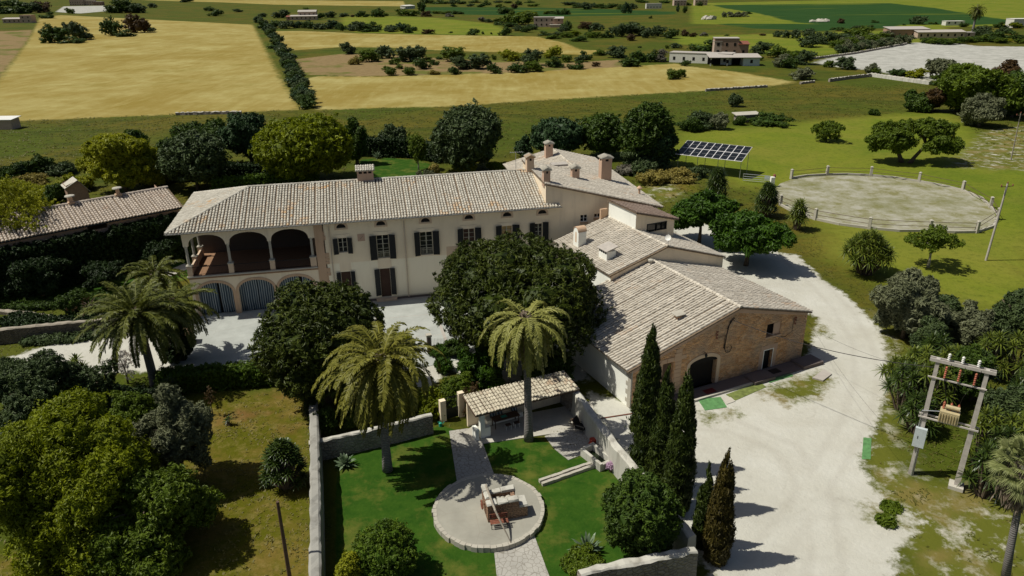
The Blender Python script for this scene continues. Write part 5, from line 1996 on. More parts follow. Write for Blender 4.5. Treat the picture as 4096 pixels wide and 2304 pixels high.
leafquads(mb, c * np.array([1, 1, 1]), norm(c * [1, 1, 0] + rg.normal(0, .2, c.shape)), 0.10, 4.0, rg, rg.uniform(0, 1, 900), 1, norm(np.array([0, 0, -1.0]) + rg.normal(0, .25, c.shape)))
mb.build('crown', [L['fan'], L['deadfan']], fp, loc=dt)

# ------------------------------------------------------------------ walls of the old well garden
def stretch(name, label, line, th, z, mats, seed=1, group=None, cap=None, jit=0.05, cat='wall'):
    """free-standing rough wall along a line, with uneven top"""
    rg = random.Random(seed)
    P = [np.array(p, float) for p in line]
    pts = []
    for i in range(len(P) - 1):
        k = max(1, int(np.linalg.norm(P[i + 1] - P[i]) / 0.45))
        for j in range(k):
            pts.append((P[i] + (P[i + 1] - P[i]) * j / k, P[i + 1] - P[i]))
    pts.append((P[-1], P[-1] - P[-2]))
    mb = MB()
    vs = []
    for p, d in pts:
        d = d / np.linalg.norm(d)
        nn = np.array([-d[1], d[0]])
        a, b = p + nn * (th / 2 + rg.uniform(-jit, jit)), p - nn * (th / 2 + rg.uniform(-jit, jit))
        z1, z2 = z + rg.uniform(-jit, jit), z + rg.uniform(-jit, jit)
        a0, b0 = p + nn * (th / 2 + 0.06), p - nn * (th / 2 + 0.06)
        vs += [(a0[0], a0[1], -0.2), (a[0], a[1], z1 - .07), (*(p + nn * (th * .32)), z1 + .02), (*(p - nn * (th * .32)), z2 + .02), (b[0], b[1], z2 - .07), (b0[0], b0[1], -0.2)]
    n = len(pts)
    sides, tops = [], []
    for i in range(n - 1):
        o = i * 6
        sides += [(o, o + 6, o + 7, o + 1), (o + 4, o + 10, o + 11, o + 5)]
        tops += [(o + k, o + 6 + k, o + 7 + k, o + 1 + k) for k in (1, 2, 3)]
    mb.add(vs, sides, 0)
    mb.add(vs, tops, 1)
    mb.add(vs, [(0, 1, 2, 3, 4, 5), tuple(range((n - 1) * 6, n * 6))[::-1]], 0)
    t = thing(name, label, cat, (0, 0, 0), 0, group)
    mb.build('masonry', mats, t)
    return t


wm = [M['grstone'], M['walltop']]
stretch('garden_wall', 'long pale-topped wall along the left side of the walled garden, beside the scrubby field', [(-10.25, 26), (-10.55, 30), (-12.3, 37.2), (-14.9, 47.5)], 0.62, 2.0, [M['greycap'], M['greycap']], 1)
stretch('garden_wall', 'low rubble wall with a white lime cap crossing the garden behind the left palm', [(-14.2, 43.05), (-13.1, 43.3), (-9.6, 44.75), (-6.0, 46.35)], 0.4, 1.55, wm, 2)
stretch('garden_wall', 'long whitewashed garden wall between the lawn and the cypress row', [(4.6, 49.3), (5.75, 45.3), (7.0, 41.3), (8.35, 37.6), (10.0, 32.75)], 0.55, 2.0, [M['walltop'], M['walltop']], 3)
stretch('garden_wall', 'rough rubble front wall of the garden with a broad pale cap', [(9.95, 31.75), (4.5, 30.45), (3.4, 30.1)], 0.62, 2.0, wm, 4, jit=0.07)
stretch('garden_wall', 'low white wall end with stones by the planted bed at the bottom of the garden', [(3.2, 30.2), (2.6, 28.0)], 0.5, 1.0, wm, 5)
sheet('garden_path', [(1130, 1085), (1200, 1075), (1245, 1200), (1150, 1215)], 0.035, M['crazy'])
sheet('garden_path', [(1242, 1378), (1345, 1350), (1400, 1500), (1255, 1500)], 0.03, M['crazy'])
sheet('shelter_floor', [(1165, 1090), (1200, 1065), (1490, 1010), (1500, 1060), (1440, 1085), (1320, 1102), (1250, 1112), (1190, 1120)], 0.05, M['slabs'])
sheet('garden_path', [(1370, 1098), (1470, 1070), (1500, 1130), (1430, 1158), (1395, 1130)], 0.045, M['crazy'])
# round terrace
cc_ = (np.array(G(1092, 1285)) + np.array(G(1368, 1285))) / 2
Pt = [np.array(G(1230, 1200)), np.array(G(1230, 1393))]
cy_ = (Pt[0][1] + Pt[1][1]) / 2
tc = (cc_[0], cy_)
trd = (G(1368, 1285)[0] - G(1092, 1285)[0]) / 2 * 1.0
mb = MB()
rq = random.Random(2)
poly = [(tc[0] + (trd - 0.08 + rq.uniform(-.03, .03)) * math.cos(2 * math.pi * k / 72), tc[1] + (trd - 0.08 + rq.uniform(-.03, .03)) * math.sin(2 * math.pi * k / 72)) for k in range(72)]
mb.prism(poly, -0.2, 0.34)
tr_o = mb.build('round_terrace', M['terrace'])
tag(tr_o, 'raised round concrete terrace carrying the old stone well', 'terrace')
mb = MB()
k = 58
for i in range(k):
    a0, a1 = 2 * math.pi * i / k, 2 * math.pi * (i + 0.93) / k
    r0, r1 = trd - 0.20 + rq.uniform(-.03, .03), trd + 0.05 + rq.uniform(-.05, .05)
    mb.prism([(tc[0] + r0 * math.cos(a0), tc[1] + r0 * math.sin(a0)), (tc[0] + r1 * math.cos(a0), tc[1] + r1 * math.sin(a0)),
              (tc[0] + r1 * math.cos(a1), tc[1] + r1 * math.sin(a1)), (tc[0] + r0 * math.cos(a1), tc[1] + r0 * math.sin(a1))], -0.1, 0.348 + rq.uniform(0, .012), 0, rq.random())
mb.build('rim_stones', M['lime'], tr_o)
# old draw-well
wx, wy = G(1262, 1285, 0.34)[:2]
wl_ = thing('stone_well', 'ruined stone draw-well block with broken top on the round terrace', 'well', (wx, wy, 0.34), math.radians(14))
mb = MB()
mb.box((-1.05, -0.85, 0), (0.9, -0.45, 1.25))
mb.box((-1.05, -0.45, 0), (-0.7, 0.85, 1.4))
mb.box((-0.7, 0.5, 0), (1.0, 0.85, 1.0))
mb.box((0.9, -0.85, 0), (1.45, 0.1, 0.75))
mb.box((0.65, -0.45, 0), (0.9, 0.5, 0.95))
mb.build('masonry', M['noria'], wl_)
mb = MB()
rq = random.Random(8)
for a, b, c, d, z in ((-1.1, -0.9, -0.4, -0.4, 1.25), (-0.4, -0.9, 0.25, -0.42, 1.25), (0.25, -0.88, 0.92, -0.4, 1.25), (-1.1, -0.4, -0.68, 0.2, 1.4), (-1.1, 0.2, -0.68, 0.9, 1.4), (-0.68, 0.47, 0.1, 0.9, 1.0), (0.1, 0.45, 1.02, 0.9, 1.0), (0.92, -0.88, 1.5, 0.12, 0.75)):
    mb.add([(a, b, z), (c, b, z), (c, d, z), (a, d, z), (a + rq.uniform(0, .1), b + rq.uniform(0, .1), z + rq.uniform(.1, .18)), (c - rq.uniform(0, .1), b + rq.uniform(0, .1), z + rq.uniform(.08, .18)),
            (c - rq.uniform(0, .1), d - rq.uniform(0, .1), z + rq.uniform(.08, .18)), (a + rq.uniform(0, .1), d - rq.uniform(0, .1), z + rq.uniform(.08, .18))],
           [(4, 5, 6, 7), (0, 1, 5, 4), (1, 2, 6, 5), (2, 3, 7, 6), (3, 0, 4, 7)])
mb.build('cap_stones', M['walltop'], wl_)
mb = MB()
for i in range(26):
    x, y, s = rq.uniform(-.6, .6), rq.uniform(-.35, .42), rq.uniform(.08, .2)
    mb.lathe([(s * .6, 0), (s, s * .4), (s * .8, s * .8), (s * .2, s)], (x, y, 0.55 + rq.uniform(0, .15)), 5)
mb.build('rubble', M['lime'], wl_)
mb = MB()
mb.box((-0.7, -0.45, 0.02), (0.65, 0.5, 0.55))
mb.build('rubble_fill', M['noria'], wl_)
ww = MB()
ww.tube([(-1.25 + 0.0, 0.28 * math.cos(a), 0.75 + 0.28 * math.sin(a)) for a in np.linspace(0, 6.28, 15)], 0.035, 6)
for a in (0, 1.05, 2.1):
    ww.tube([(-1.25, 0.28 * math.cos(a), .75 + .28 * math.sin(a)), (-1.25, -0.28 * math.cos(a), .75 - .28 * math.sin(a))], 0.02, 5)
ww.tube([(-1.3, 0, 0.75), (-1.05, 0, 0.75)], 0.03, 5)
ww.build('pulley_wheel', M['rust'], wl_)
# sweep pole
p0 = G(1222, 1220, 2.0)
p1 = G(1285, 1365, 0.36)
mb = MB()
q0 = G(1246, 1285, 1.75)
mb.tube([tuple(p0), tuple(q0), tuple(G(1268, 1330, 1.0)), tuple(p1)], [0.075, 0.07, 0.05, 0.03], 7)
tag(mb.build('well_pole', M['wood']), 'long crooked weathered pole leaning across the ruined well', 'pole')
# bench
bx_ = G(1256, 1325, 0.34)
bh = thing('bench', 'small reddish slatted bench in front of the stone well', 'bench', bx_, math.radians(10))
mb = MB()
for q in range(3):
    mb.box((-0.55, -0.2 + q * 0.14, 0.40), (0.55, -0.09 + q * 0.14, 0.43))
mb.build('seat', M['rust'], bh)
mb = MB()
for q in range(2):
    mb.box((-0.55, 0.24, 0.52 + q * 0.16), (0.55, 0.27, 0.64 + q * 0.16))
mb.build('backrest', M['rust'], bh)
for x in (-0.48, 0.48):
    for y in (-0.17, 0.22):
        mb = MB()
        mb.box((x - .02, y - .02, 0), (x + .02, y + .02, 0.4 if y < 0 else 0.8))
        mb.build('leg', M['bframe'], bh)
# irrigation channel and tank
ch0, ch1 = G(1360, 1218), G(1490, 1172)
d = (ch1 - ch0)[:2]
Ld = np.linalg.norm(d)
irr = thing('irrigation_channel', 'low stone irrigation channel crossing the lawn to the small tank', 'channel', ch0, math.atan2(d[1], d[0]))
for y0, y1 in ((-0.28, -0.07), (0.07, 0.28)):
    mb = MB()
    n = 9
    for i in range(n):
        mb.box((Ld * i / n, y0 + rq.uniform(-.03, .0), -0.1), (Ld * (i + .97) / n, y1, 0.22 + rq.uniform(-.02, .02)))
    mb.build('side_stones', M['lime'], irr)
mb = MB()
mb.box((0.05, -0.068, -0.05), (Ld, 0.068, 0.08))
mb.build('channel_bed', M['dconcrete'], irr)
tk = thing('water_tank', 'small whitewashed stone trough with dark water against the whitewashed garden wall', 'tank', G(1500, 1160), math.radians(-58))
mb = MB()
mb.box((-1.1, -0.55, -0.1), (1.1, -0.33, 0.6))
mb.box((-1.1, 0.33, -0.1), (1.1, 0.55, 0.75))
mb.box((-1.1, -0.33, -0.1), (-0.85, 0.33, 0.7))
mb.box((0.85, -0.33, -0.1), (1.1, 0.33, 0.5))
mb.build('trough', M['walltop'], tk)
mb = MB()
mb.box((-0.85, -0.33, -0.1), (0.85, 0.33, 0.28))
mb.build('water', M['water'], tk)
# garden shelter
As = math.atan2(48.73 - 45.23, 5.09 + 2.43)
sh = thing('garden_shelter', 'open garden shelter with a straw-coloured barrel tile roof on one white pillar', 'shelter', (-2.43, 45.1, 0), As)
Ls = 8.2
mb = MB()
roofplane(mb, [(-0.35, -0.1, 2.28), (Ls, -0.1, 2.28), (Ls, 2.35, 2.62), (-0.35, 2.35, 2.62)], 61, sp=0.25, Lt=0.40, r=0.115)
mb.build('roof', [M['tiley'], M['dwood']], sh)
mb = MB()
mb.box((0.15, 0.2, 0), (0.5, 0.55, 2.22))
mb.build('pillar', M['white'], sh)
mb = MB()
mb.box((0.15, 0.21, 2.1), (Ls - 0.1, 0.35, 2.27))
mb.build('beam', M['dwood'], sh)
mb = MB()
mb.box((-0.1, 2.1, 0), (Ls - 0.1, 2.3, 2.45))
mb.build('rear_wall', M['plaster2'], sh)
mb = MB()
mb.box((Ls - 0.45, 0.2, 0), (Ls - 0.15, 2.08, 2.25))
mb.build('end_wall', M['grstone'], sh)
sf = thing('garden_sofa', 'white built-in bench with striped cushions in the shade of the garden shelter', 'bench', (-2.43, 45.1, 0), As)
mb = MB()
mb.box((1.2, 1.5, 0.05), (4.2, 2.09, 0.45))
mb.build('seat', M['white'], sf)
for q in (1.6, 2.2, 3.4):
    mb = MB()
    mb.add([(q, 1.7, .46), (q + .45, 1.7, .46), (q + .45, 1.96, .85), (q, 1.96, .85), (q, 1.82, .46), (q + .45, 1.82, .46), (q + .45, 2.06, .84), (q, 2.06, .84)],
           [(0, 1, 2, 3), (7, 6, 5, 4), (0, 4, 5, 1), (1, 5, 6, 2), (2, 6, 7, 3), (3, 7, 4, 0)])
    mb.build('cushion', M['stripe'], sf)
gt = thing('garden_table', 'long dark table with a teal cloth in the shade of the garden shelter', 'table', (-2.43, 45.1, 0), As)
mb = MB()
mb.box((1.5, 0.75, 0.72), (3.6, 1.5, 0.77))
mb.build('tabletop', M['dwood'], gt)
for a, b in ((1.6, .82), (3.5, .82), (1.6, 1.42), (3.5, 1.42)):
    mb = MB()
    mb.box((a - .03, b - .03, 0.05), (a + .03, b + .03, .72))
    mb.build('leg', M['dwood'], gt)
mb = MB()
mb.box((2.2, 1.0, 0.77), (2.65, 1.3, 0.785))
mb.build('cloth', M['teal'], gt)
for q, lb in ((2.25, 'left one of the two small white-framed stools by the shaded garden table'), (2.95, 'right one of the two small white-framed stools by the shaded garden table')):
    s = thing('stool', lb, 'stool', (-2.43, 45.1, 0), As, 'stools by the garden table')
    mb = MB()
    mb.box((q, 0.3, 0.42), (q + .42, .62, .45))
    mb.build('seat', M['dwood'], s)
    for a in (q + .02, q + .40):
        for b in (.32, .6):
            mb = MB()
            mb.box((a - .015, b - .015, .05), (a + .015, b + .015, .42))
            mb.build('leg', M['whiteobj'], s)
mb = MB()
mb.box((-0.30, 0.1, 0.05), (-0.02, 0.75, 0.95))
mb.box((0.52, 0.25, 0.05), (0.95, 0.75, 0.8))
tag(mb.build('barbecue', M['white'], loc=(-2.43, 45.1, 0), rotz=As), 'white masonry barbecue counter around the shelter pillar', 'barbecue')
ac = thing('armchair', 'black cushioned garden armchair by the whitewashed wall at the right end of the shelter', 'chair', G(1462, 1085, 0.04), math.radians(60))
mb = MB()
mb.box((-.35, -.35, .35), (.35, .35, .48))
mb.build('seat', M['cable'], ac)
mb = MB()
mb.add([(-.35, .25, .48), (.35, .25, .48), (.35, .5, 1.05), (-.35, .5, 1.05), (-.35, .37, .46), (.35, .37, .46), (.35, .6, 1.02), (-.35, .6, 1.02)],
       [(0, 1, 2, 3), (7, 6, 5, 4), (0, 4, 5, 1), (1, 5, 6, 2), (2, 6, 7, 3), (3, 7, 4, 0)])
mb.build('backrest', M['cable'], ac)
for x in (-.32, .32):
    mb = MB()
    mb.box((x - .02, -.33, 0), (x + .02, -.29, .6))
    mb.box((x - .02, .29, 0), (x + .02, .33, .6))
    mb.box((x - .03, -.33, .6), (x + .03, .4, .63))
    mb.build('arm', M['wood'], ac)
st_ = thing('side_table', 'small wooden side table beside the black garden armchair', 'table', G(1445, 1070, 0.04), 0.4)
mb = MB()
mb.box((-.25, -.25, .45), (.25, .25, .48))
mb.build('tabletop', M['sand'], st_)
for x in (-.22, .22):
    for y in (-.22, .22):
        mb = MB()
        mb.box((x - .015, y - .015, 0), (x + .015, y + .015, .45))
        mb.build('leg', M['dwood'], st_)
mb = MB()
mb.lathe([(.16, 0), (.28, .15), (.32, .4), (.24, .62), (.2, .7), (.27, .78), (.24, .78)], (0, 0, 0), 14)
tag(mb.build('clay_jar', M['red'], loc=G(1491, 1128), smooth=True), 'glossy red clay jar at the foot of the whitewashed garden wall', 'jar')
shrub('potted_bush', 'small round mossy bush beside the red clay jar', 'plant', 1512, 1140, 1108, 26, 'mid', 31, 900, 0.07, 5)
pt = thing('flower_pot', 'dark pot of lilac flowers on the lawn by the water trough', 'flower pot', G(1537, 1186))
mb = MB()
mb.lathe([(.14, 0), (.2, .3), (.22, .34), (.18, .34)], (0, 0, 0), 12)
mb.build('pot', M['dwood'], pt)
instance('flowers', (lambda r_: (lambda b_: (cloud(b_, r_, np.array([[0, 0, .5], [.15, .05, .42], [-.15, 0, .45]]), np.array([.25, .2, .2]), 900, .05), b_.mesh('flowers', M['flower']))[1])(MB()))(np.random.default_rng(5)), (0, 0, 0), parent=pt)
wc = thing('watering_can', 'teal watering can standing at the end of the low cross wall', 'watering can', G(1108, 1072), 0.3)
mb = MB()
mb.lathe([(.12, 0), (.13, .28), (.10, .3)], (0, 0, 0), 12)
mb.tube([(.1, 0, .08), (.32, 0, .33)], [.03, .02], 6)
mb.build('body', M['teal'], wc)
mb = MB()
mb.tube([(-.1, 0, .28), (-.2, 0, .38), (0, 0, .45), (.08, 0, .3)], .012, 5)
mb.build('handle', M['teal'], wc)
# garden gate and its posts
gg = thing('garden_gate', 'dark sheet and bar gate between pale posts left of the garden shelter', 'gate', G(1138, 1052), As)
for x in (-0.75, 0.75):
    mb = MB()
    mb.box((x - .22, -.2, -.1), (x + .22, .2, 2.1 if x > 0 else 1.8))
    mb.build('post', M['plaster2'], gg)
mb = MB()
mb.box((-.5, -.03, .08), (.5, 0.0, .95))
mb.build('lower_sheet', M['bframe'], gg)
mb = MB()
for q in range(9):
    x = -.48 + q * .12
    mb.box((x - .012, -.02, .95), (x + .012, 0.0, 1.9))
mb.box((-.5, -.03, 1.86), (.5, .01, 1.9))
mb.build('bars', M['bframe'], gg)
# upper gate by the courtyard
cg = thing('courtyard_gate', 'thin white bar gate between dark posts at the edge of the pale courtyard', 'gate', G(1081, 890), 0.30)
mb = MB()
mb.box((-.18, -.18, -.1), (.18, .18, 1.75))
mb.build('post', M['dconcrete'], cg)
mb = MB()
mb.box((-.24, -.24, 1.75), (.24, .24, 1.95))
mb.build('post_cap', M['lime'], cg)
mb = MB()
for q in range(15):
    x = .25 + q * .13
    mb.box((x - .01, -.01, .1), (x + .01, .01, 1.35 + .2 * abs(q - 7) / 7))
mb.box((.2, -.015, .12), (2.2, .015, .15))
mb.box((.2, -.015, .6), (2.2, .015, .63))
mb.build('gate_bars', M['frame'], cg)
# rusty channel iron by the shelter
a_, b_ = G(1512, 1052, 0.05), G(1590, 1040, 0.05)
mb = MB()
mb.tube([tuple(a_), tuple(b_)], 0.05, 4)
tag(mb.build('iron_bar', M['rust']), 'rusty iron bar lying on the white ground between the barn and the garden wall', 'bar')

# ------------------------------------------------------------------ courtyard and forecourt paving
hw = lambda s, t: (OH[0] + s * math.cos(AH) - t * math.sin(AH), OH[1] + s * math.sin(AH) + t * math.cos(AH))
cp = [hw(-23.2, 0.3), hw(13.8, 0.3), hw(14.5, -12.5), hw(2.5, -14.5), hw(-4.5, -16.0), hw(-16, -13.8), hw(-22.2, -13.2), hw(-23.6, -5)]
mb = MB()
mb.prism(cp, -0.3, 0.03)
structure(mb.build('courtyard', M['courtpave']))
mb = MB()
for a in (-5.5, 0.4, 6.5):
    p, q = hw(a, -0.3), hw(a + 0.5, -14)
    dd_ = np.array([q[0] - p[0], q[1] - p[1]])
    nn_ = np.array([-dd_[1], dd_[0]]) / np.linalg.norm(dd_) * 0.14
    mb.prism([(p[0] - nn_[0], p[1] - nn_[1]), (p[0] + nn_[0], p[1] + nn_[1]), (q[0] + nn_[0], q[1] + nn_[1]), (q[0] - nn_[0], q[1] - nn_[1])], 0.0, 0.034)
for t in (-4.6, -9.4):
    p, q = hw(-10, t), hw(12, t)
    mb.prism([(p[0], p[1] - .03), (q[0], q[1] - .03), (q[0], q[1] + .03), (p[0], p[1] + .03)], 0.0, 0.033)
structure(mb.build('drain_strip', M['concrete']))
mb = MB()
mb.box((-10.5, -0.42, -0.1), (-5.2, -0.02, 0.05))
mb.box((-3.0, -0.42, -0.1), (12, -0.02, 0.05))
structure(mb.build('footing', M['concrete'], loc=OH, rotz=AH))

# green turf mats in the yard
def mat_(name, label, pts, mt, z=0.03, group='artificial turf mats on the yard'):
    mb = MB()
    mb.prism([tuple(G(*p)[:2]) for p in pts], -0.05, z)
    return tag(mb.build(name, mt), label, 'mat', group)


mat_('turf_mat', 'bright green square turf mat by the arched barn door', [(1755, 1005), (1813, 999), (1829, 1025), (1774, 1033)], M['mat_green'])
mat_('turf_mat', 'faded olive strip of turf mat along the barn walkway', [(1826, 993), (1912, 962), (1928, 974), (1850, 1008)], M['mat_green2'])
mat_('turf_mat', 'narrow pale green turf strip near the raised slab step', [(1930, 957), (1990, 940), (1996, 946), (1936, 964)], M['mat_green'])
mat_('turf_mat', 'tall light green turf mat at the far side of the white yard', [(2172, 1101), (2192, 1103), (2190, 1156), (2168, 1155)], M['mat_green'])
mb = MB()
mb.prism([tuple(G(*p)[:2]) for p in [(2043, 953), (2072, 932), (2092, 943), (2070, 960)]], -0.05, 0.12)
tag(mb.build('manhole_slab', M['concrete']), 'square concrete cover slab on the white yard beyond the barn step', 'cover')
mb = MB()
mb.prism([tuple(G(*p)[:2]) for p in [(1815, 1003), (1838, 1000), (1850, 1010), (1828, 1018)]], -0.05, 0.05)
tag(mb.build('paving_slab', M['slabs']), 'small pale paving slab touching the bright green square mat', 'slab')

# ------------------------------------------------------------------ transformer on two poles
pl_, pr_ = np.array([26.71, 40.82, 0]), np.array([28.92, 39.32, 0])
ax_ = (pr_ - pl_)
Lx = np.linalg.norm(ax_)
tr = thing('pole_transformer', 'beige pole-mounted electricity transformer on two concrete poles with steel cross-bars', 'transformer', pl_, math.atan2(ax_[1], ax_[0]))
for x, hh in ((0, 8.75), (Lx, 8.75)):
    mb = MB()
    mb.add([(x - .17, -.17, -.2), (x + .17, -.17, -.2), (x + .17, .17, -.2), (x - .17, .17, -.2), (x - .11, -.11, hh), (x + .11, -.11, hh), (x + .11, .11, hh), (x - .11, .11, hh)],
           [(4, 5, 6, 7), (0, 1, 5, 4), (1, 2, 6, 5), (2, 3, 7, 6), (3, 0, 4, 7)])
    mb.build('pole', M['pole'], tr)
mb = MB()
mb.box((-.45, -.19, 8.55), (Lx + .45, -.12, 8.75))
mb.box((-.45, .12, 8.55), (Lx + .45, .19, 8.75))
mb.build('top_crossarm', M['pole'], tr)
mb = MB()
mb.box((-.35, -.2, 7.42), (Lx + .2, -.12, 7.5))
mb.build('crossarm', M['pole'], tr)
mb = MB()
mb.box((-.35, -.26, 4.5), (Lx + .35, -.18, 4.6))
mb.box((-.35, .18, 4.5), (Lx + .35, .26, 4.6))
mb.build('lower_crossarm', M['pole'], tr)
mb = MB()
mb.box((.75, -.35, 4.6), (1.85, .35, 5.35))
for q in range(7):
    mb.box((.8 + q * .15, -.42, 4.7), (.83 + q * .15, -.35, 5.25))
bx2 = mb.build('transformer_box', M['beigebox'], tr)
mb = MB()
mb.tube([(1.0, 0, 5.6), (1.8, 0, 5.6)], .14, 10)
mb.build('oil_tank', M['beigebox'], bx2)
for i, x in enumerate((0.55, 1.3, 2.15)):
    mb = MB()
    prof = [(.05, 0)] + [(.1 if k % 2 else .055, .06 * k) for k in range(1, 8)] + [(.03, .5)]
    mb.lathe(prof, (x, 0, 8.75), 8)
    mb.build('insulator', M['porcelain'], tr)
    mb = MB()
    prof = [(.04, 0)] + [(.075 if k % 2 else .04, .07 * k) for k in range(1, 12)] + [(.03, .85)]
    mb.lathe(prof, (x, -.25, 7.6), 8)
    mb.build('fuse_link', M['redbrown'], tr)
    mb = MB()
    prof = [(.04, 0)] + [(.08 if k % 2 else .045, .06 * k) for k in range(1, 9)] + [(.03, .55)]
    mb.lathe(prof, (.9 + i * .4, .1, 5.35), 8)
    mb.build('bushing', M['redbrown'], tr)
    mb = MB()
    mb.tube([(x, 0, 9.2), (x + .2, -.2, 8.6), (x, -.25, 7.6), (x * .6 + .5, -.1, 6.6), (.9 + i * .4, .1, 5.9)], .015, 5)
    mb.build('jumper_cable', M['cable'], tr)
mb = MB()
mb.box((-.33, -.42, 2.35), (.35, -.17, 3.75))
cb = mb.build('switch_box', M['greybox'], tr)
mb = MB()
mb.box((-.12, -.44, 3.0), (-.08, -.42, 3.2))
mb.build('handle', M['bframe'], cb)
mb = MB()
mb.tube([(0.05, -.22, 2.35), (0.05, -.22, 0)], .04, 6)
mb.tube([(-.2, -.2, 3.75), (-.2, -.2, 5.0), (.8, -.1, 5.2)], .03, 6)
mb.build('conduit', M['steel'], tr)
mb = MB()
mb.box((Lx - .45, -.45, -.2), (Lx + .4, .4, .25))
mb.build('concrete_foot', M['slabs'], tr)


# ------------------------------------------------------------------ cables in the air
def cable(label, a, b, sag, r=0.022, group=None):
    a, b = np.array(a, float), np.array(b, float)
    pts = [tuple(a + (b - a) * t - np.array([0, 0, 1]) * sag * 4 * t * (1 - t)) for t in np.linspace(0, 1, 17)]
    mb = MB()
    mb.tube(pts, r, 5)
    return tag(mb.build('overhead_cable', M['cable']), label, 'cable', group)


bw = lambda s, t, z: (OB[0] + s * math.cos(AB) - t * math.sin(AB), OB[1] + s * math.sin(AB) + t * math.cos(AB), z)
cable('thick black cable sagging from the barn gable to the transformer poles', bw(9.4, -.1, 5.65), pl_ + [0, 0, 8.1], 0.6, 0.026)
cable('thin wire running from the right bracket of the barn gable across the white yard', bw(16.3, -.1, 4.3), G(2290, 925, 5.0), 0.4, 0.009)
cable('thin wire crossing low over the white yard in front of the barn', bw(17.8, -.1, 4.0), G(2240, 1085, 4.0), 0.5, 0.007)

# street lamp on the far barn corner
lp = thing('corner_lantern', 'glass lantern on a bracket at the right corner of the barn', 'lantern', OB, AB)
mb = MB()
mb.tube([(17.9, 2.0, 3.0), (18.6, 2.0, 3.1), (18.9, 2.0, 3.0)], .02, 5)
mb.build('bracket', M['bframe'], lp)
mb = MB()
mb.lathe([(.04, .5), (.2, .38), (.17, .35), (.10, 0), (.03, -.04)], (18.9, 2.0, 2.6), 6)
mb.build('lamp_head', M['steel'], lp)


# ------------------------------------------------------------------ poles
def powerpole(label, x, yb, xt, yt, arms=True, mt='wood', r=0.11, group=None):
    P = np.array(G(x, yb))
    T, hh = lean_top(P, xt, yt, 2, 14)
    t = thing('utility_pole', label, 'pole', P, 0, group)
    d = np.array(T) - P
    mb = MB()
    mb.tube([(0, 0, -.2), tuple(d)], [r * 1.25, r * .85], 10)
    mb.build('shaft', M[mt], t)
    if arms:
        mb = MB()
        mb.tube([(d[0] - .75, d[1] - .1, d[2] - .35), (d[0] + .75, d[1] + .1, d[2] - .3)], .04, 6)
        mb.build('crossarm', M['dwood'], t)
        for q in (-.7, 0, .7):
            mb = MB()
            mb.lathe([(.04, 0), (.09, .05), (.05, .1), (.09, .15), (.05, .2), (.02, .25)], (d[0] + q, d[1] + q * .14, d[2] - (.3 if q else 0)), 7)
            mb.build('insulator', M['rust'], t)
    return t


powerpole('pale pole with three insulators on a cross-arm at the right of the round paddock', 2480, 655, 2535, 462, mt='pole', group='utility poles')
powerpole('thin wooden pole at the far right edge above the paddock', 2543, 403, 2568, 285, mt='wood', r=.09, group='utility poles')
powerpole('bare dark pole in the dry grass left of the long garden wall', 730, 1460, 698, 1262, arms=False, mt='dwood', r=.10, group='utility poles')

# ------------------------------------------------------------------ solar rack
fl = np.array([27.67 + .5, 124.0, 3.0])
u0 = np.array([9.6, -6.1, 0.0])
Lu = np.linalg.norm(u0)
so_ = thing('solar_rack', 'raised rack of eighteen dark solar panels in white frames on steel legs', 'solar panels', (28.17, 125.01, 0), math.atan2(u0[1], u0[0]))
W_, D_, Z0, Z1 = Lu, 5.6, 3.0, 4.35
mb = MB()
mb.slab([(0, 0, Z0), (W_, 0, Z0), (W_, D_, Z1), (0, D_, Z1)], .05)
mb.build('frame', M['pvframe'], so_)
for i in range(9):
    for j in range(2):
        cw_, cd_ = W_ / 9, D_ / 2
        for k in range(2):
            a, b = i * cw_ + .06, (i + 1) * cw_ - .06
            c, d = j * cd_ + .08 + k * (cd_ - .16) / 2 + (.02 if k else 0), j * cd_ + .08 + (k + 1) * (cd_ - .16) / 2 - (.02 if not k else 0)
            f = lambda y: Z0 + (Z1 - Z0) * y / D_ + .012
            mb = MB() if k == 0 else mb
            mb.add([(a, c, f(c)), (b, c, f(c)), (b, d, f(d)), (a, d, f(d))], [(0, 1, 2, 3)])
        mb.build('solar_panel', M['panelpv'], so_)
for x in (.35, 3.8, 7.3, W_ - .25):
    for y in (.6, D_ - .9):
        mb = MB()
        mb.tube([(x, y, -.1), (x, y, Z0 + (Z1 - Z0) * y / D_ - .06)], .05, 6)
        mb.build('leg', M['steel'], so_)

# ------------------------------------------------------------------ round paddock
ring = [(1990, 450), (2080, 441), (2190, 443), (2311, 458), (2421, 481), (2491, 523), (2508, 552), (2456, 586), (2338, 583), (2186, 576), (2050, 553), (1963, 517)]
RP = [np.array(G(*p)) for p in ring]
cen = sum(RP) / len(RP)
labs = ['far left', 'second along the far side from the left', 'middle of the far side', 'right of the middle on the far side', 'far side near the right end', 'right end upper', 'right end lower beside the leaning pole',
        'near side right', 'near side right of the middle, behind the small tree', 'near side left of the middle', 'near side left beside the yuccas', 'left end by the round bush']
pd = np.array([p[:2] for p in RP])
mbk = MB()
for i in range(len(RP)):
    a, b = RP[i], RP[(i + 1) % len(RP)]
    if i == len(RP) - 1:
        continue
    n_ = norm((a + b) / 2 - cen)
    mid = (a + b) / 2 + n_ * np.linalg.norm(b - a) ** 2 / 90
    seq = [a + (mid - a) * t if t <= 1 else mid + (b - mid) * (t - 1) for t in np.linspace(0, 2, 5)]
    for p, q in zip(seq[:-1], seq[1:]):
        d = norm(q - p)
        nn = np.array([-d[1], d[0], 0]) * .12
        mbk.prism([tuple((p - nn)[:2]), tuple((q - nn)[:2]), tuple((q + nn)[:2]), tuple((p + nn)[:2])], -.1, .32)
tag(mbk.build('paddock_kerb', M['lime']), 'low pale stone kerb running round the circular paddock', 'kerb')
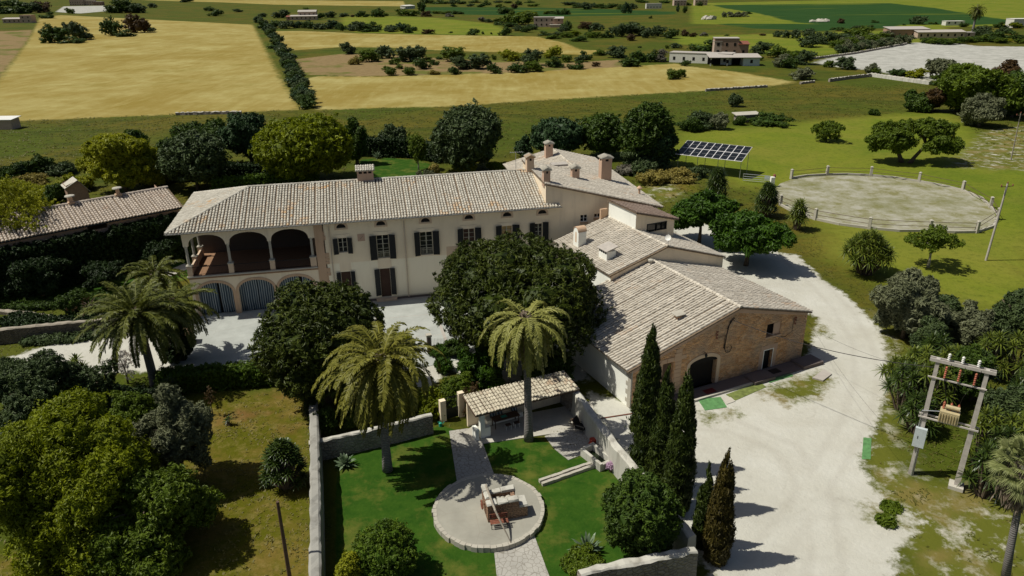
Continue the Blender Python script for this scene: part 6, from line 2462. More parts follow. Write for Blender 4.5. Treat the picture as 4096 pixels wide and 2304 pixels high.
ppoly = [tuple((cen + (p - cen) * .985)[:2]) for p in RP]
pp = []
for i in range(len(ppoly)):
    a, b = np.array(ppoly[i]), np.array(ppoly[(i + 1) % len(ppoly)])
    c2 = cen[:2]
    for t in (0, .25, .5, .75):
        m_ = a + (b - a) * t
        rr = np.linalg.norm(a - c2) * (1 - t) + np.linalg.norm(b - c2) * t
        pp.append(tuple(c2 + norm(m_ - c2) * rr))


def paddock_mat():
    n = NT('paddock_ground')
    nm = n.noise(0.35, 8, 0.72)
    nb = n.noise(0.12, 5, 0.6)
    c = n.mix(n.step(nm, 0.40, 0.62), (0.36, 0.345, 0.28), (0.19, 0.18, 0.075))
    c = n.mix(n.math('MULTIPLY', n.step(nb, 0.50, 0.68), 0.6), c, (0.145, 0.145, 0.04))
    c = n.mix(n.math('MULTIPLY', n.step(n.noise(1.2, 6, 0.7), 0.6, 0.72), 0.6), c, (0.46, 0.44, 0.39))
    n.pbsdf(c, 0.95, normal=n.bump(n.noise(5, 6), .3, .03))
    return n.mat


mb = MB()
mb.prism(pp, -.3, .02)
structure(mb.build('paddock_floor', paddock_mat()))
for i, (p, lb) in enumerate(zip(RP, labs)):
    hp = 1.55
    t = thing('paddock_post', 'square pale stone paddock post, ' + lb, 'post', p, math.atan2(*(p - cen)[1::-1]), 'posts round the paddock')
    mb = MB()
    mb.add([(-.2, -.2, -.1), (.2, -.2, -.1), (.2, .2, -.1), (-.2, .2, -.1), (-.17, -.17, hp), (.17, -.17, hp), (.17, .17, hp), (-.17, .17, hp)],
           [(4, 5, 6, 7), (0, 1, 5, 4), (1, 2, 6, 5), (2, 3, 7, 6), (3, 0, 4, 7)])
    mb.build('shaft', M['lime'], t)
    mb = MB()
    mb.add([(-.22, -.22, hp), (.22, -.22, hp), (.22, .22, hp), (-.22, .22, hp), (-.05, -.05, hp + .14), (.05, -.05, hp + .14), (.05, .05, hp + .14), (-.05, .05, hp + .14)],
           [(4, 5, 6, 7), (0, 1, 5, 4), (1, 2, 6, 5), (2, 3, 7, 6), (3, 0, 4, 7)])
    mb.build('cap', M['lime'], t)
mb = MB()
for i in range(len(RP) - 1):
    for z in (.72, 1.32):
        a, b = RP[i] + [0, 0, z], RP[i + 1] + [0, 0, z]
        mb.tube([tuple(a), tuple((a + b) / 2 - [0, 0, .03]), tuple(b)], .035, 5)
tag(mb.build('paddock_rail', M['dwood']), 'two thin dark rails strung between the posts of the round paddock', 'rail')
# farm gate and big post
ga, gb = np.array(G(1868, 457)), np.array(G(1936, 463))
d = gb - ga
fg = thing('farm_gate', 'grey five-bar metal gate between the solar rack and the paddock', 'gate', ga, math.atan2(d[1], d[0]))
Lg = np.linalg.norm(d)
mb = MB()
for z in (.25, .55, .9, 1.3):
    mb.tube([(0, 0, z), (Lg, 0, z)], .04, 6)
for x in (0.02, Lg - .02):
    mb.tube([(x, 0, .2), (x, 0, 1.35)], .04, 6)
mb.build('gate_frame', M['steel'], fg)
mb = MB()
mb.box((Lg - .9, -.03, .7), (Lg - .1, -.01, 1.3))
mb.build('gate_sheet', M['greybox'], fg)
for (x, y, lb) in ((1941, 470, 'white gatepost with a rusty round cap at the paddock gate'),):
    t = thing('gate_post', lb, 'post', G(x, y))
    mb = MB()
    mb.box((-.3, -.3, -.1), (.3, .3, 1.6))
    mb.build('shaft', M['white'], t)
    mb = MB()
    mb.lathe([(.2, 0), (.24, .1), (.24, .4), (.15, .55), (.05, .6)], (.35, .3, 1.4), 10)
    mb.build('cap', M['rust'], t)

L['whitefl'] = M['whitefl']
L['flower'] = M['flower']

# ------------------------------------------------------------------ near trees
G_ = 'large garden trees behind the house'
tree('magnolia_tree', 'big round glossy dark magnolia standing in the courtyard right of the middle', 'tree', 1297, 905, 606, 468, 'mag', 101, n=90000, size=0.115, nb=64, core=.6, clear=0.12, tr=0.3, aspect=1.7, keep=.78, br=.30, hollow=.7, lobes=0)
tree('magnolia_tree', 'glossy dark magnolia left of the courtyard opening, beside the low clipped hedge', 'tree', 807, 1010, 703, 342, 'mag', 102, n=62000, size=0.115, nb=50, core=.6, clear=0.04, tr=0.25, aspect=1.7, keep=.78, br=.30, hollow=.7, lobes=0)
tree('carob_tree', 'wide dark green tree nearest the low white wing, over the white track', 'tree', 1885, 668, 535, 188, 'carob', 103, n=15000, size=0.24, nb=34, clear=0.2, tr=0.25)
tree('carob_tree', 'dark green round tree behind the lookout room, left of the other one', 'tree', 1765, 612, 478, 155, 'carob', 104, n=13000, size=0.24, nb=30, clear=0.22, tr=0.22)
tree('fig_tree', 'small light green tree with a pale trunk in front of the paddock', 'tree', 2346, 672, 572, 125, 'mid', 105, n=3600, size=0.17, nb=16, clear=0.42, tr=0.16, bark='palebark', core=0, keep=.5)
tree('maple_tree', 'large yellow-green leafy tree by the ivy-covered outbuilding', 'tree', 300, 484, 333, 190, 'yell', 106, n=24000, size=0.26, nb=44, clear=0.1, group=G_)
tree('olive_tree', 'big grey-green round olive left of the bright green tree', 'tree', 485, 478, 335, 165, 'olivedk', 107, n=20000, size=0.26, nb=36, clear=0.14, group=G_, lobes=0)
tree('holm_oak', 'dark green tree rising behind the big grey-green olive', 'tree', 490, 425, 308, 165, 'oak', 108, n=15000, size=0.28, nb=34, clear=0.1, group=G_)
tree('holm_oak', 'dark bluish tree between the grey-green olive and the bright green tree', 'tree', 625, 440, 283, 130, 'pine', 109, n=15000, size=0.28, nb=34, clear=0.1, group=G_)
tree('lime_tree', 'huge bright green round tree behind the left half of the farmhouse roof', 'tree', 765, 462, 286, 268, 'lime', 110, n=38000, size=0.27, nb=60, clear=0.06, tr=.4, br=.33, group=G_, lobes=0)
tree('holm_oak', 'dark round tree just right of the huge bright green one', 'tree', 893, 412, 298, 56, 'oak', 111, n=8000, size=0.28, nb=22, clear=0.1, group=G_)
tree('holm_oak', 'dark bush-like tree behind the yellow-green tree on the left', 'tree', 315, 420, 330, 115, 'oak', 112, n=8000, size=0.28, nb=22, clear=0.1, group=G_)
tree('olive_tree', 'very big grey-green olive behind the middle of the farmhouse roof', 'tree', 1178, 430, 266, 178, 'olivedk', 113, n=26000, size=0.27, nb=48, clear=0.05, tr=.4, group=G_, lobes=0)
tree('olive_tree', 'small greyish thin tree above the rear lawn', 'tree', 988, 388, 312, 70, 'olivedk', 114, n=6500, size=0.22, nb=18, clear=0.12, group=G_)
tree('birch_tree', 'slender light green tree standing on the rear lawn', 'tree', 1050, 428, 335, 50, 'mid', 115, n=3500, size=0.18, nb=16, clear=0.2, tr=.12, core=0, keep=.5, bark='palebark', group=G_)
tree('pine_tree', 'broad bluish-green pine behind the chimneys of the corner wing', 'tree', 1400, 400, 297, 146, 'pine', 116, n=18000, size=0.24, nb=44, clear=0.05, group=G_, lobes=0)
tree('pine_tree', 'small bluish pine tucked left of the broad one', 'tree', 1318, 396, 342, 42, 'pine', 117, n=5000, size=0.24, nb=16, clear=0.05, group=G_)
tree('holm_oak', 'dark oak between the broad pine and the tallest dark tree', 'tree', 1515, 394, 290, 126, 'oak', 118, n=15000, size=0.27, nb=38, clear=0.06, group=G_, lobes=0)
tree('holm_oak', 'tallest dark tree of the group left of the solar rack', 'tree', 1632, 420, 254, 140, 'oak', 119, n=20000, size=0.27, nb=46, clear=0.05, group=G_, lobes=0)
tree('holm_oak', 'olive-brown shrubby tree in front of the tallest dark one', 'tree', 1605, 424, 358, 84, 'olivedk', 120, n=8000, size=0.22, nb=24, clear=0.05, group=G_)
tree('pine_tree', 'blue-green dark tree at the right side of the tallest dark one', 'tree', 1665, 424, 318, 82, 'pine', 121, n=9000, size=0.24, nb=24, clear=0.05, group=G_)
# meadow trees on the right
tree('spreading_tree', 'left half of the heart-shaped dark tree pair above the paddock', 'tree', 2268, 408, 302, 112, 'mid', 122, n=12000, size=0.22, nb=36, clear=0.26, tr=.38, core=.5, off=-2.6, group='twin trees above the paddock')
tree('spreading_tree', 'right half of the heart-shaped dark tree pair above the paddock', 'tree', 2288, 410, 300, 118, 'mid', 123, n=12000, size=0.22, nb=36, clear=0.28, tr=.34, core=.5, off=3.6, group='twin trees above the paddock')
tree('almond_tree', 'thin pale green bushy tree alone on the bright meadow above the paddock', 'tree', 2082, 356, 305, 76, 'mid', 124, n=3600, size=0.2, nb=16, clear=0.08, tr=.12, core=0, keep=.5)
tree('almond_tree', 'small sprawling dark bush-tree alone in the olive-brown meadow', 'tree', 1850, 268, 238, 36, 'olivedk', 125, n=2200, size=0.25, nb=10, clear=0.15, tr=.12, core=.4)
tree('holm_oak', 'huge rounded green tree mass at the right edge of the meadow', 'tree', 2462, 290, 163, 178, 'mid', 126, n=24000, size=0.42, nb=56, clear=0.03, tr=.5, br=.3)
tree('holm_oak', 'brown-topped dark tree rising behind the huge green mass on the right', 'tree', 2530, 270, 152, 90, 'bronze', 127, n=9000, size=0.42, nb=26, clear=0.05)
tree('holm_oak', 'dark tree at the far right edge beside the huge green mass', 'tree', 2560, 295, 180, 105, 'oak', 128, n=12000, size=0.42, nb=30, clear=0.05)
tree('olive_tree', 'grey-green round olive in front of the huge tree mass on the right', 'tree', 2472, 318, 235, 100, 'olive', 129, n=13000, size=0.3, nb=30, clear=0.04)
tree('holm_oak', 'low dark tree at the left end of the right-hand tree mass', 'tree', 2312, 280, 230, 62, 'oak', 130, n=6500, size=0.35, nb=20, clear=0.05)
tree('holm_oak', 'low brownish tree beside the dark one at the left of the right-hand tree mass', 'tree', 2350, 280, 222, 62, 'bronze', 131, n=6500, size=0.35, nb=20, clear=0.05)
tree('olive_tree', 'airy thin olive standing above the pale stony field on the right', 'tree', 2368, 197, 150, 70, 'olive', 132, n=4500, size=0.4, nb=20, clear=0.2, core=.4)
# grey olives right of the track
tree('olive_tree', 'silvery grey wind-tossed olive left of the yucca thicket', 'tree', 2290, 850, 688, 165, 'olive', 133, n=24000, size=0.13, nb=44, clear=0.04, tr=.2, aspect=2.0, core=.7)
tree('olive_tree', 'darker grey-green olive behind the silvery one', 'tree', 2372, 835, 745, 90, 'olivedk', 134, n=13000, size=0.14, nb=26, clear=0.04)
tree('olive_tree', 'blue-grey round olive at the right edge above the yucca thicket', 'tree', 2545, 860, 727, 115, 'olivedk', 135, n=16000, size=0.15, nb=34, clear=0.03)
tree('olive_tree', 'low pale grey olive shrub between the silvery olive and the right-edge one', 'tree', 2445, 870, 772, 90, 'olive', 136, n=12000, size=0.13, nb=26, clear=0.03)
tree('olive_tree', 'low green-grey olive in front of the yucca thicket top', 'tree', 2345, 890, 800, 90, 'olivedk', 137, n=11000, size=0.13, nb=26, clear=0.03)
# lower left garden
tree('ash_tree', 'big bushy yellow-green tree filling the lower left corner', 'tree', 165, 1345, 1030, 400, 'lime', 138, n=60000, size=0.12, nb=70, clear=0.03, tr=.3, br=.26, hollow=.72, core=.55, keep=.55, lobes=11, clump=2.6)
tree('ash_tree', 'darker leafy tree in shade at the foot of the big yellow-green one', 'tree', 365, 1390, 1200, 300, 'mid', 139, n=30000, size=0.12, nb=46, clear=0.03, tr=.2)
tree('olive_tree', 'grey-blue olive with a fine crown left of the walled garden', 'tree', 440, 1215, 988, 172, 'olive', 140, n=24000, size=0.09, nb=40, clear=0.16, tr=.18, aspect=1.7)
tree('holm_oak', 'deep green bush behind the grey-blue olive', 'tree', 330, 1080, 990, 120, 'mid', 141, n=9000, size=0.12, nb=24, clear=0.05)
tree('pine_tree', 'shaded dark tree at the left edge below the forecourt', 'tree', 60, 1100, 905, 200, 'olivedk', 142, n=20000, size=0.12, nb=40, clear=0.1, core=.6)
tree('olive_tree', 'brownish shrubby tree under the leaning date palm', 'tree', 230, 1060, 915, 130, 'olivedk', 143, n=9000, size=0.11, nb=24, clear=0.1, core=.5)
tree('almond_tree', 'white-flowering thin shrub in front of the pale forecourt', 'tree', 310, 965, 870, 90, 'whitefl', 144, n=1500, size=0.08, nb=16, clear=0.2, tr=.08, core=0, keep=.4)
tree('acacia_tree', 'tall airy yellowish tree over the left end of the outbuilding roof', 'tree', 35, 700, 445, 210, 'yell', 145, n=15000, size=0.14, nb=56, clear=0.25, tr=.2, core=0, keep=.45, spread=.3, limbs=8, bark='dwood')
tree('ivy_tree', 'dark shaded tree standing before the ivy wall on the left', 'tree', 90, 745, 640, 150, 'ivy', 146, n=18000, size=0.16, nb=36, clear=0.05)
tree('orange_tree', 'small dark tree on the shaded strip of lawn left of the palms', 'tree', 262, 728, 662, 100, 'ivy', 147, n=7000, size=0.13, nb=22, clear=0.25, tr=.1, core=.5)
tree('bare_tree', 'bare branching shrub on the terrace bank left of the leaning palm', 'tree', 225, 805, 742, 90, 'bronze', 148, n=260, size=0.08, nb=10, clear=0.1, tr=.12, core=0, keep=.3, limbs=9)
# corner of the walled garden
tree('yew_tree', 'dense very dark bush filling the right-hand bottom corner of the walled garden', 'tree', 1612, 1400, 1190, 212, 'oak', 149, n=30000, size=0.085, nb=60, clear=0.0, tr=.15, br=.26, hollow=.72, lobes=0)
shrub('clipped_bush', 'round clipped yellow-green bush at the bottom of the walled garden', 'bush', 980, 1500, 1328, 180, 'box', 150, 22000, 0.06, 40, br=.3, hollow=.68, lobes=0)
shrub('clipped_bush', 'bright yellowish smaller bush left of the round clipped one, at the bottom edge', 'bush', 893, 1520, 1395, 80, 'yell', 151, 8000, 0.06, 22, lobes=0)
shrub('cordyline', 'tall narrow dark conifer by the left end of the low cross wall', 'shrub', 795, 1075, 935, 44, 'cyp', 152, 6000, 0.10, 20)
shrub('lilac_shrub', 'dark shrub with lilac flower spikes at the corner of the garden wall', 'shrub', 822, 1105, 1030, 62, 'oak', 153, 4200, 0.09, 16)
shrub('border_plant', 'leafy bright green border plants left of the palm behind the low cross wall', 'shrub', 880, 1082, 1035, 60, 'mid', 154, 3000, 0.10, 10)
shrub('border_plant', 'bright green border plant mass right of the palm behind the low cross wall', 'shrub', 1075, 1055, 985, 110, 'lime', 155, 7000, 0.09, 22)
shrub('border_plant', 'wispy olive-green bush beside the garden gate', 'shrub', 1150, 1030, 945, 90, 'mid', 156, 6000, 0.08, 22, core=.6)
shrub('fern_bush', 'large fern-like green bush under the drooping palm', 'shrub', 1215, 985, 870, 115, 'carob', 157, 8000, 0.13, 20, aspect=2.6)
shrub('fern_bush', 'second fern-like dark bush right of the drooping palm trunk', 'shrub', 1375, 970, 880, 120, 'oak', 158, 8000, 0.13, 20, aspect=2.6)
shrub('clipped_bush', 'round clipped green bush below the courtyard gate', 'bush', 1117, 942, 900, 54, 'carob', 159, 4500, 0.07, 14, lobes=0)
shrub('clipped_bush', 'boxy clipped green bush right beside the courtyard gate post', 'bush', 1108, 903, 872, 56, 'carob', 160, 4500, 0.07, 14, lobes=0)
shrub('clipped_bush', 'dark clipped bush at the foot of the big magnolia near the gate', 'bush', 1150, 900, 855, 60, 'oak', 161, 4500, 0.08, 14)
shrub('golden_bush', 'rounded bush with golden tips between the left palm and the courtyard', 'bush', 1012, 890, 842, 72, 'yell', 162, 6000, 0.08, 18)
shrub('dead_vine', 'brown withered vine heap at the left end of the shelter roof', 'vine', 1195, 0, 0, 0, 'bronze', 163, 1500, 0.08, 8, loc=G(1185, 1075)[:2] + [0.2, 1.4], h=2.9, rx=.8)
# hedge runs
def hedge(name, label, line, th, h, leaf, seed, n=16000, size=0.09, group=None, cat='hedge', ragged=0.05):
    rg = np.random.default_rng(seed)
    P = [np.array(p[:2], float) for p in line]
    C, Rd = [], []
    for i in range(len(P) - 1):
        Ls_ = np.linalg.norm(P[i + 1] - P[i])
        k = max(1, int(Ls_ / 0.6))
        d = (P[i + 1] - P[i]) / Ls_
        nn = np.array([-d[1], d[0]])
        for j in range(k):
            p = P[i] + (P[i + 1] - P[i]) * (j + .5) / k
            for o_ in (-.25, .25):
                for zq in (np.arange(0.3, max(.5, h - .2), 0.6) if h > .9 else [h * .45]):
                    q = p + nn * o_ * th
                    C.append([q[0], q[1], zq + rg.uniform(-ragged, ragged)])
                    Rd.append([.48 * max(1, th * .6), .48 * max(1, th * .6), .5 if h > .9 else h * .55])
    C, Rd = np.array(C), np.array(Rd)
    o0 = np.array([P[0][0], P[0][1], 0])
    mb = MB()
    cloud(mb, rg, C, Rd, n, size, 1.3, keep=.8, spread=.1)
    mb2 = MB()
    mb2.arr = [(v - o0.astype(np.float32), q, a, b) for v, q, a, b in mb.arr]
    o = mb2.build(name, L[leaf], loc=o0)
    return tag(o, label, cat, group)


hedge('clipped_hedge', 'clipped bright green hedge between the forecourt and the scrubby lower field', [G(405, 985), G(520, 975), G(690, 962)], 1.3, 2.0, 'box', 201, 26000, .08)
hedge('clipped_hedge', 'thin clipped hedge along the far side of the farmhouse roof', [G(535, 487), G(800, 466)], 1.2, 2.4, 'box', 202, 9000, .14)
hedge('dark_hedge', 'tall dark clipped hedge closing the rear lawn', [G(905, 392), G(1040, 397), G(1110, 410)], 1.2, 3.6, 'ivy', 203, 12000, .16)
hedge('dark_hedge', 'dark hedge under the trees behind the left end of the farmhouse', [G(350, 462), G(540, 452), G(690, 458)], 1.6, 3.0, 'ivy', 204, 12000, .16)
hedge('ground_cover', 'green trailing plants on the terrace bank at the left edge', [G(-20, 770), G(90, 772), G(200, 765), G(270, 752)], 2.2, .7, 'oak', 205, 9000, .1)
hedge('ground_cover', 'dark plants growing along the foot of the shaded retaining wall', [G(60, 865), G(200, 855), G(290, 840)], 1.2, .6, 'olivedk', 206, 5000, .1)
hedge('ground_cover', 'low dark plants between the leaning palm and the clipped hedge', [G(250, 1000), G(330, 1010), G(430, 1015)], 2.2, 1.0, 'ivy', 207, 12000, .1)
hedge('ground_cover', 'dark leafy plants between the two stone kerbs on the shaded bank', [G(20, 812), G(110, 822), G(220, 822), G(320, 808)], 2.6, .8, 'ivy', 208, 14000, .11)
hedge('ground_cover', 'brownish low scrub along the near edge of the pale forecourt', [G(-10, 925), G(60, 930), G(130, 955)], 1.6, .7, 'olivedk', 209, 6000, .1)
tree('added_shade_tree', 'small dark tree added for shade between the ivy wall and the first palm', 'tree', 395, 672, 600, 90, 'ivy', 210, n=9000, size=0.14, nb=26, clear=0.1, tr=.12)  # extra dark tree put in to deepen the shade on the left
tree('added_shade_tree', 'thin dark shrub tree added for shade above the pale kerb on the shaded bank', 'tree', 185, 800, 735, 80, 'oak', 211, n=4000, size=0.12, nb=20, clear=0.2, tr=.08, core=.3)  # also added to bring shade onto the bank
# bushes behind outbuilding
for k, (x, yb, w, hpx, lf_, lb) in enumerate((
        (22, 452, 75, 35, 'oak', 'dark low bush at the left edge of the scrub row'), (60, 440, 42, 30, 'pine', 'small dark round bush second from the left in the scrub row'),
        (104, 436, 62, 46, 'oak', 'pointed dark bush in the middle of the scrub row'), (160, 435, 70, 26, 'olivedk', 'low grey-green bush right of the pointed dark one'),
        (80, 462, 90, 24, 'straw', 'orange-yellow scrub in front of the pointed dark bush'), (30, 500, 120, 40, 'yell', 'yellow-green scrub above the outbuilding roof at the left edge'),
        (130, 498, 110, 38, 'yell', 'yellow-green scrub left of the stone hut gable'), (150, 510, 60, 50, 'oak', 'dark bush right behind the outbuilding roof'),
        (40, 545, 110, 40, 'yell', 'yellowish low scrub hugging the outbuilding wall top'), (205, 475, 70, 35, 'yell', 'yellow-green scrub in front of the yellow-green tree'))):
    shrub('scrub_bush', lb, 'bush', x, yb + 8, yb - hpx, w, lf_, 300 + k, 3800, .17, 12, group='scrub behind the outbuilding')
for k, (x, yb, w, hpx, lf_, lb) in enumerate((
        (1170, 433, 66, 43, 'yell', 'yellow-green rounded shrub behind the farmhouse ridge'), (1248, 430, 40, 20, 'lime', 'small bright shrub behind the ridge beside the corner wing'),
        (1094, 437, 18, 22, 'straw', 'small orange-yellow shrub behind the farmhouse ridge'),
        (1590, 440, 80, 26, 'grey', 'pale dry scrub left of the solar rack legs'), (1640, 462, 90, 32, 'straw', 'yellow dry scrub under the solar rack'), (1700, 458, 90, 32, 'straw', 'yellowish flowering scrub in front of the solar rack'),
        (1745, 448, 70, 26, 'olivedk', 'dark grass clump in the shade of the solar rack'), (1620, 448, 60, 40, 'olivedk', 'olive scrub at the foot of the dark trees by the solar rack'),
        (1765, 325, 75, 46, 'olivedk', 'grey-green bush pair left of the small field shelter'), (1806, 325, 42, 40, 'olive', 'paler grey-green bush next to the small field shelter'),
        (1858, 313, 26, 20, 'oak', 'small round bush left of the field shelter'), (1932, 318, 100, 30, 'oak', 'wide dark green bush right of the field shelter'),
        (1735, 330, 60, 34, 'oak', 'dark bush at the left end of the bushes by the field shelter'), (2198, 288, 22, 12, 'oak', 'tiny dark bush on the far edge of the bright meadow'))):
    shrub('scrub_bush', lb, 'bush', x, yb + 3, yb - hpx, w, lf_, 330 + k, 3000, .2, 12, group='shrubs in the meadows behind the house')
for k, x in enumerate((1055, 1072, 1086)):
    shrub('clipped_ball', ('left', 'middle', 'right')[k] + ' one of the three grey-green clipped balls on the rear lawn', 'bush', x, 443, 428, 17, 'olive', 350 + k, 1500, .08, 5, lobes=0, group='clipped balls on the rear lawn')

# ------------------------------------------------------------------ yuccas and agaves
yucca('big round yucca with several heads in front of the paddock, casting a dark shadow', 2175, 688, 580, 138, 401, heads=34, n=46, ln=1.15, lw=.065, low=.12, e_lo=-.9)
yucca('small two-tier yucca at the left side of the paddock', 2004, 578, 500, 58, 402, heads=12, n=46, ln=1.1, lw=.065, low=.15, e_lo=-.9)
yucca('dense round dark yucca-like bush by the left paddock posts', 1925, 545, 458, 68, 403, heads=60, n=34, ln=.75, leaf='yuccad', low=.03, e_lo=-.8)
yucca('shaggy dark cordyline left of the dense round bush', 1800, 515, 418, 62, 404, heads=40, n=36, ln=.9, leaf='yuccad', low=.12, e_lo=-1.2)
yucca('dark spiky dwarf palm clump beside the long left garden wall', 720, 1222, 1108, 122, 405, heads=40, n=44, ln=.6, low=.02, leaf='yuccad', name='dwarf_palm', cat='palm', e_lo=-.3)
yucca('spiky bright yucca in the lower left planting beside the forecourt', 145, 1030, 935, 75, 406, heads=7, n=34, ln=.8, leaf='yucca')
yucca('spiky yucca with a raised head in front of the white forecourt', 215, 1010, 890, 60, 407, heads=5, n=34, ln=.7, leaf='yucca')
yucca('small yucca at the foot of the leaning date palm', 430, 1010, 950, 70, 408, heads=4, n=40, ln=.7, leaf='yuccad')
# big thicket on the right, each plant separate
spots = [(2265, 1010, 915), (2300, 960, 870), (2250, 960, 895), (2345, 905, 838), (2410, 915, 832), (2480, 925, 832), (2550, 935, 835), (2330, 1020, 905), (2440, 980, 880), (2520, 1000, 890), (2580, 1010, 890),
         (2400, 1040, 945), (2470, 1080, 950), (2540, 1085, 960), (2460, 1150, 1025), (2530, 1165, 1040), (2380, 960, 870), (2470, 1225, 1120), (2500, 1190, 1075), (2300, 1065, 985), (2580, 1130, 1000), (2350, 1150, 1060)]
spots = [q for q in spots if q not in ((2410, 915, 832), (2520, 1000, 890), (2470, 1080, 950), (2400, 1040, 945), (2350, 1150, 1060))]
for k, (x, yb, yt) in enumerate(sorted(spots)):
    o1 = 'first second third fourth fifth sixth seventh eighth ninth tenth eleventh twelfth thirteenth fourteenth fifteenth sixteenth seventeenth eighteenth nineteenth twentieth twenty-first twenty-second'.split()[k]
    yucca('sword-leaved yucca in the thicket round the transformer poles, %s from the left' % o1, x, yb + 22, yt, 104 + 24 * ((k * 7) % 5) / 4, 420 + k, heads=12, n=40, ln=.9, lw=.05, leaf='yuccad' if k % 2 else 'yucca', group='yuccas in the thicket by the transformer', low=.08, e_lo=-.9)

tree('olive_tree', 'dark rounded shrub among the sword-leaved yuccas behind the transformer poles', 'tree', 2425, 1010, 880, 110, 'oak', 440, n=12000, size=.11, nb=26, clear=.03, tr=.15)
tree('olive_tree', 'dull olive shrub at the right edge between the yuccas and the fan palm', 'tree', 2540, 1110, 965, 110, 'olivedk', 441, n=12000, size=.11, nb=26, clear=.03, tr=.15)


def agave(label, x, yb, w, seed, leaf='agave', h=1.1):
    P = G(x, yb)
    rg = np.random.default_rng(seed)
    mb = MB()
    ln = w / 2 * pix(P)[2] / FV
    rosette(mb, rg, np.array([0, 0, .12]), 34, ln * 1.1, .10, e_lo=.05, e_hi=1.45, droop=.12)
    return tag(mb.build('agave', L[leaf], loc=P), label, 'agave')


agave('blue-grey agave on the lawn at the left garden wall', 867, 1172, 62, 451)
agave('large blue-green agave in the bed at the bottom right of the lawn', 1478, 1390, 92, 452)
agave('pale spiky agave on the bank of the rear lawn', 950, 398, 34, 453)
shrub('bed_plants', 'leafy green plants around the foot of the large agave', 'plant', 1462, 1452, 1400, 100, 'mid', 454, 6000, .1, 16)
shrub('weed_clump', 'bright green weed clump on the right edge of the white yard', 'plant', 2225, 1325, 1304, 40, 'mid', 455, 1500, .12, 6)
shrub('weed_clump', 'dark green weed clump above the brighter one at the yard edge', 'plant', 2240, 1290, 1274, 46, 'mid', 456, 1500, .12, 6)
tree('sapling', 'spindly brown-leaved sapling in the upper part of the scrubby field', 'sapling', 527, 1045, 965, 40, 'bronze', 457, n=220, size=.07, nb=8, clear=.3, tr=.04, core=0, keep=.3)
yucca('tiny dark spiky plant in the middle of the scrubby field', 575, 1070, 1045, 24, 458, heads=2, n=16, ln=.4, leaf='yuccad')

# ------------------------------------------------------------------ outbuilding on the left and terraces
ZO = height_for(G(150, 718), 583)
eaL, eaR = np.array(G(190, 572, ZO)), np.array(G(462, 520, ZO))
d = eaR - eaL
d[2] = 0
print('outbuilding eave', ZO)
ud = norm(d)
ob = thing('outbuilding', 'long outbuilding with grey-brown tile roof and ivy on its walls, left of the farmhouse', 'outbuilding', (eaR[0], eaR[1], 0), math.atan2(ud[1], ud[0]))
LO = 24.0
mb = MB()
wallgrid(mb, (-LO, .4), (-.4, .4), -.2, ZO - .1, [(LO - 10.4, LO - 8.4, ZO - .8, ZO - .3)], th=.25)
wallgrid(mb, (-.4, .4), (-.4, 9), -.2, lambda s: ZO - .1 + .26 * min(s, 4.5), [], inner=(-1, 0))
wallgrid(mb, (-.4, 9), (-LO, 9), -.2, ZO - .1, [], inner=(0, -1))
mb.build('wall', M['pinkp'], ob)
mb = MB()
zo = ZO
roofplane(mb, [(-LO, -.1, zo), (0, -.1, zo), (0, 5.0, zo + 1.35), (-LO, 5.0, zo + 1.35)], 71, sp=.34, r=.135)
roofplane(mb, [(0, 10.0, zo), (-LO, 10.0, zo), (-LO, 5.0, zo + 1.35), (0, 5.0, zo + 1.35)], 72, sp=.34, r=.135)
ridge(mb, (-LO, 5.0, zo + 1.38), (0, 5.0, zo + 1.38), .2, .5, seed=12)
ro = mb.build('roof', [M['tilew'], M['gutter_gap']], ob)
mb = MB()
mb.tube([(-LO, -.2, zo - .08), (0, -.2, zo - .08)], .07, 6)
mb.build('gutter', M['bframe'], ob)
for x in (-5.6, -10.6):
    mb = MB()
    mb.box((x - .35, 4.7, zo + 1.2), (x + .35, 5.3, zo + 1.65))
    mb.lathe([(.22, zo + 1.6), (.2, zo + 2.2)], (x, 5, 0), 10)
    c1_ = mb.build('vent', M['sand'], ro)
    mb = MB()
    mb.lathe([(.2, zo + 2.2), (.55, zo + 2.3), (.5, zo + 2.4), (.15, zo + 2.47)], (x, 5, 0), 14)
    mb.build('vent_cap', M['lime'], c1_)
iv = []
A_ = math.atan2(ud[1], ud[0])
def obw(s, t):
    return (eaR[0] + s * math.cos(A_) - t * math.sin(A_), eaR[1] + s * math.sin(A_) + t * math.cos(A_))
hedge('ivy', 'dark ivy covering the front wall of the long outbuilding', [obw(-23.5, -.25), obw(-15, -.2), obw(-9.8, -.2)], .9, ZO - .5, 'ivy', 501, 40000, .13, cat='ivy')
hedge('ivy', 'dark ivy covering the outbuilding wall nearest the farmhouse', [obw(-8.2, -.2), obw(-.6, -.2)], .9, ZO - .4, 'ivy', 502, 24000, .13, cat='ivy')
hedge('ivy', 'ivy under the small bare gap in the middle of the outbuilding wall', [obw(-9.8, -.2), obw(-8.2, -.2)], .9, ZO - 1.4, 'ivy', 503, 7000, .13, cat='ivy')
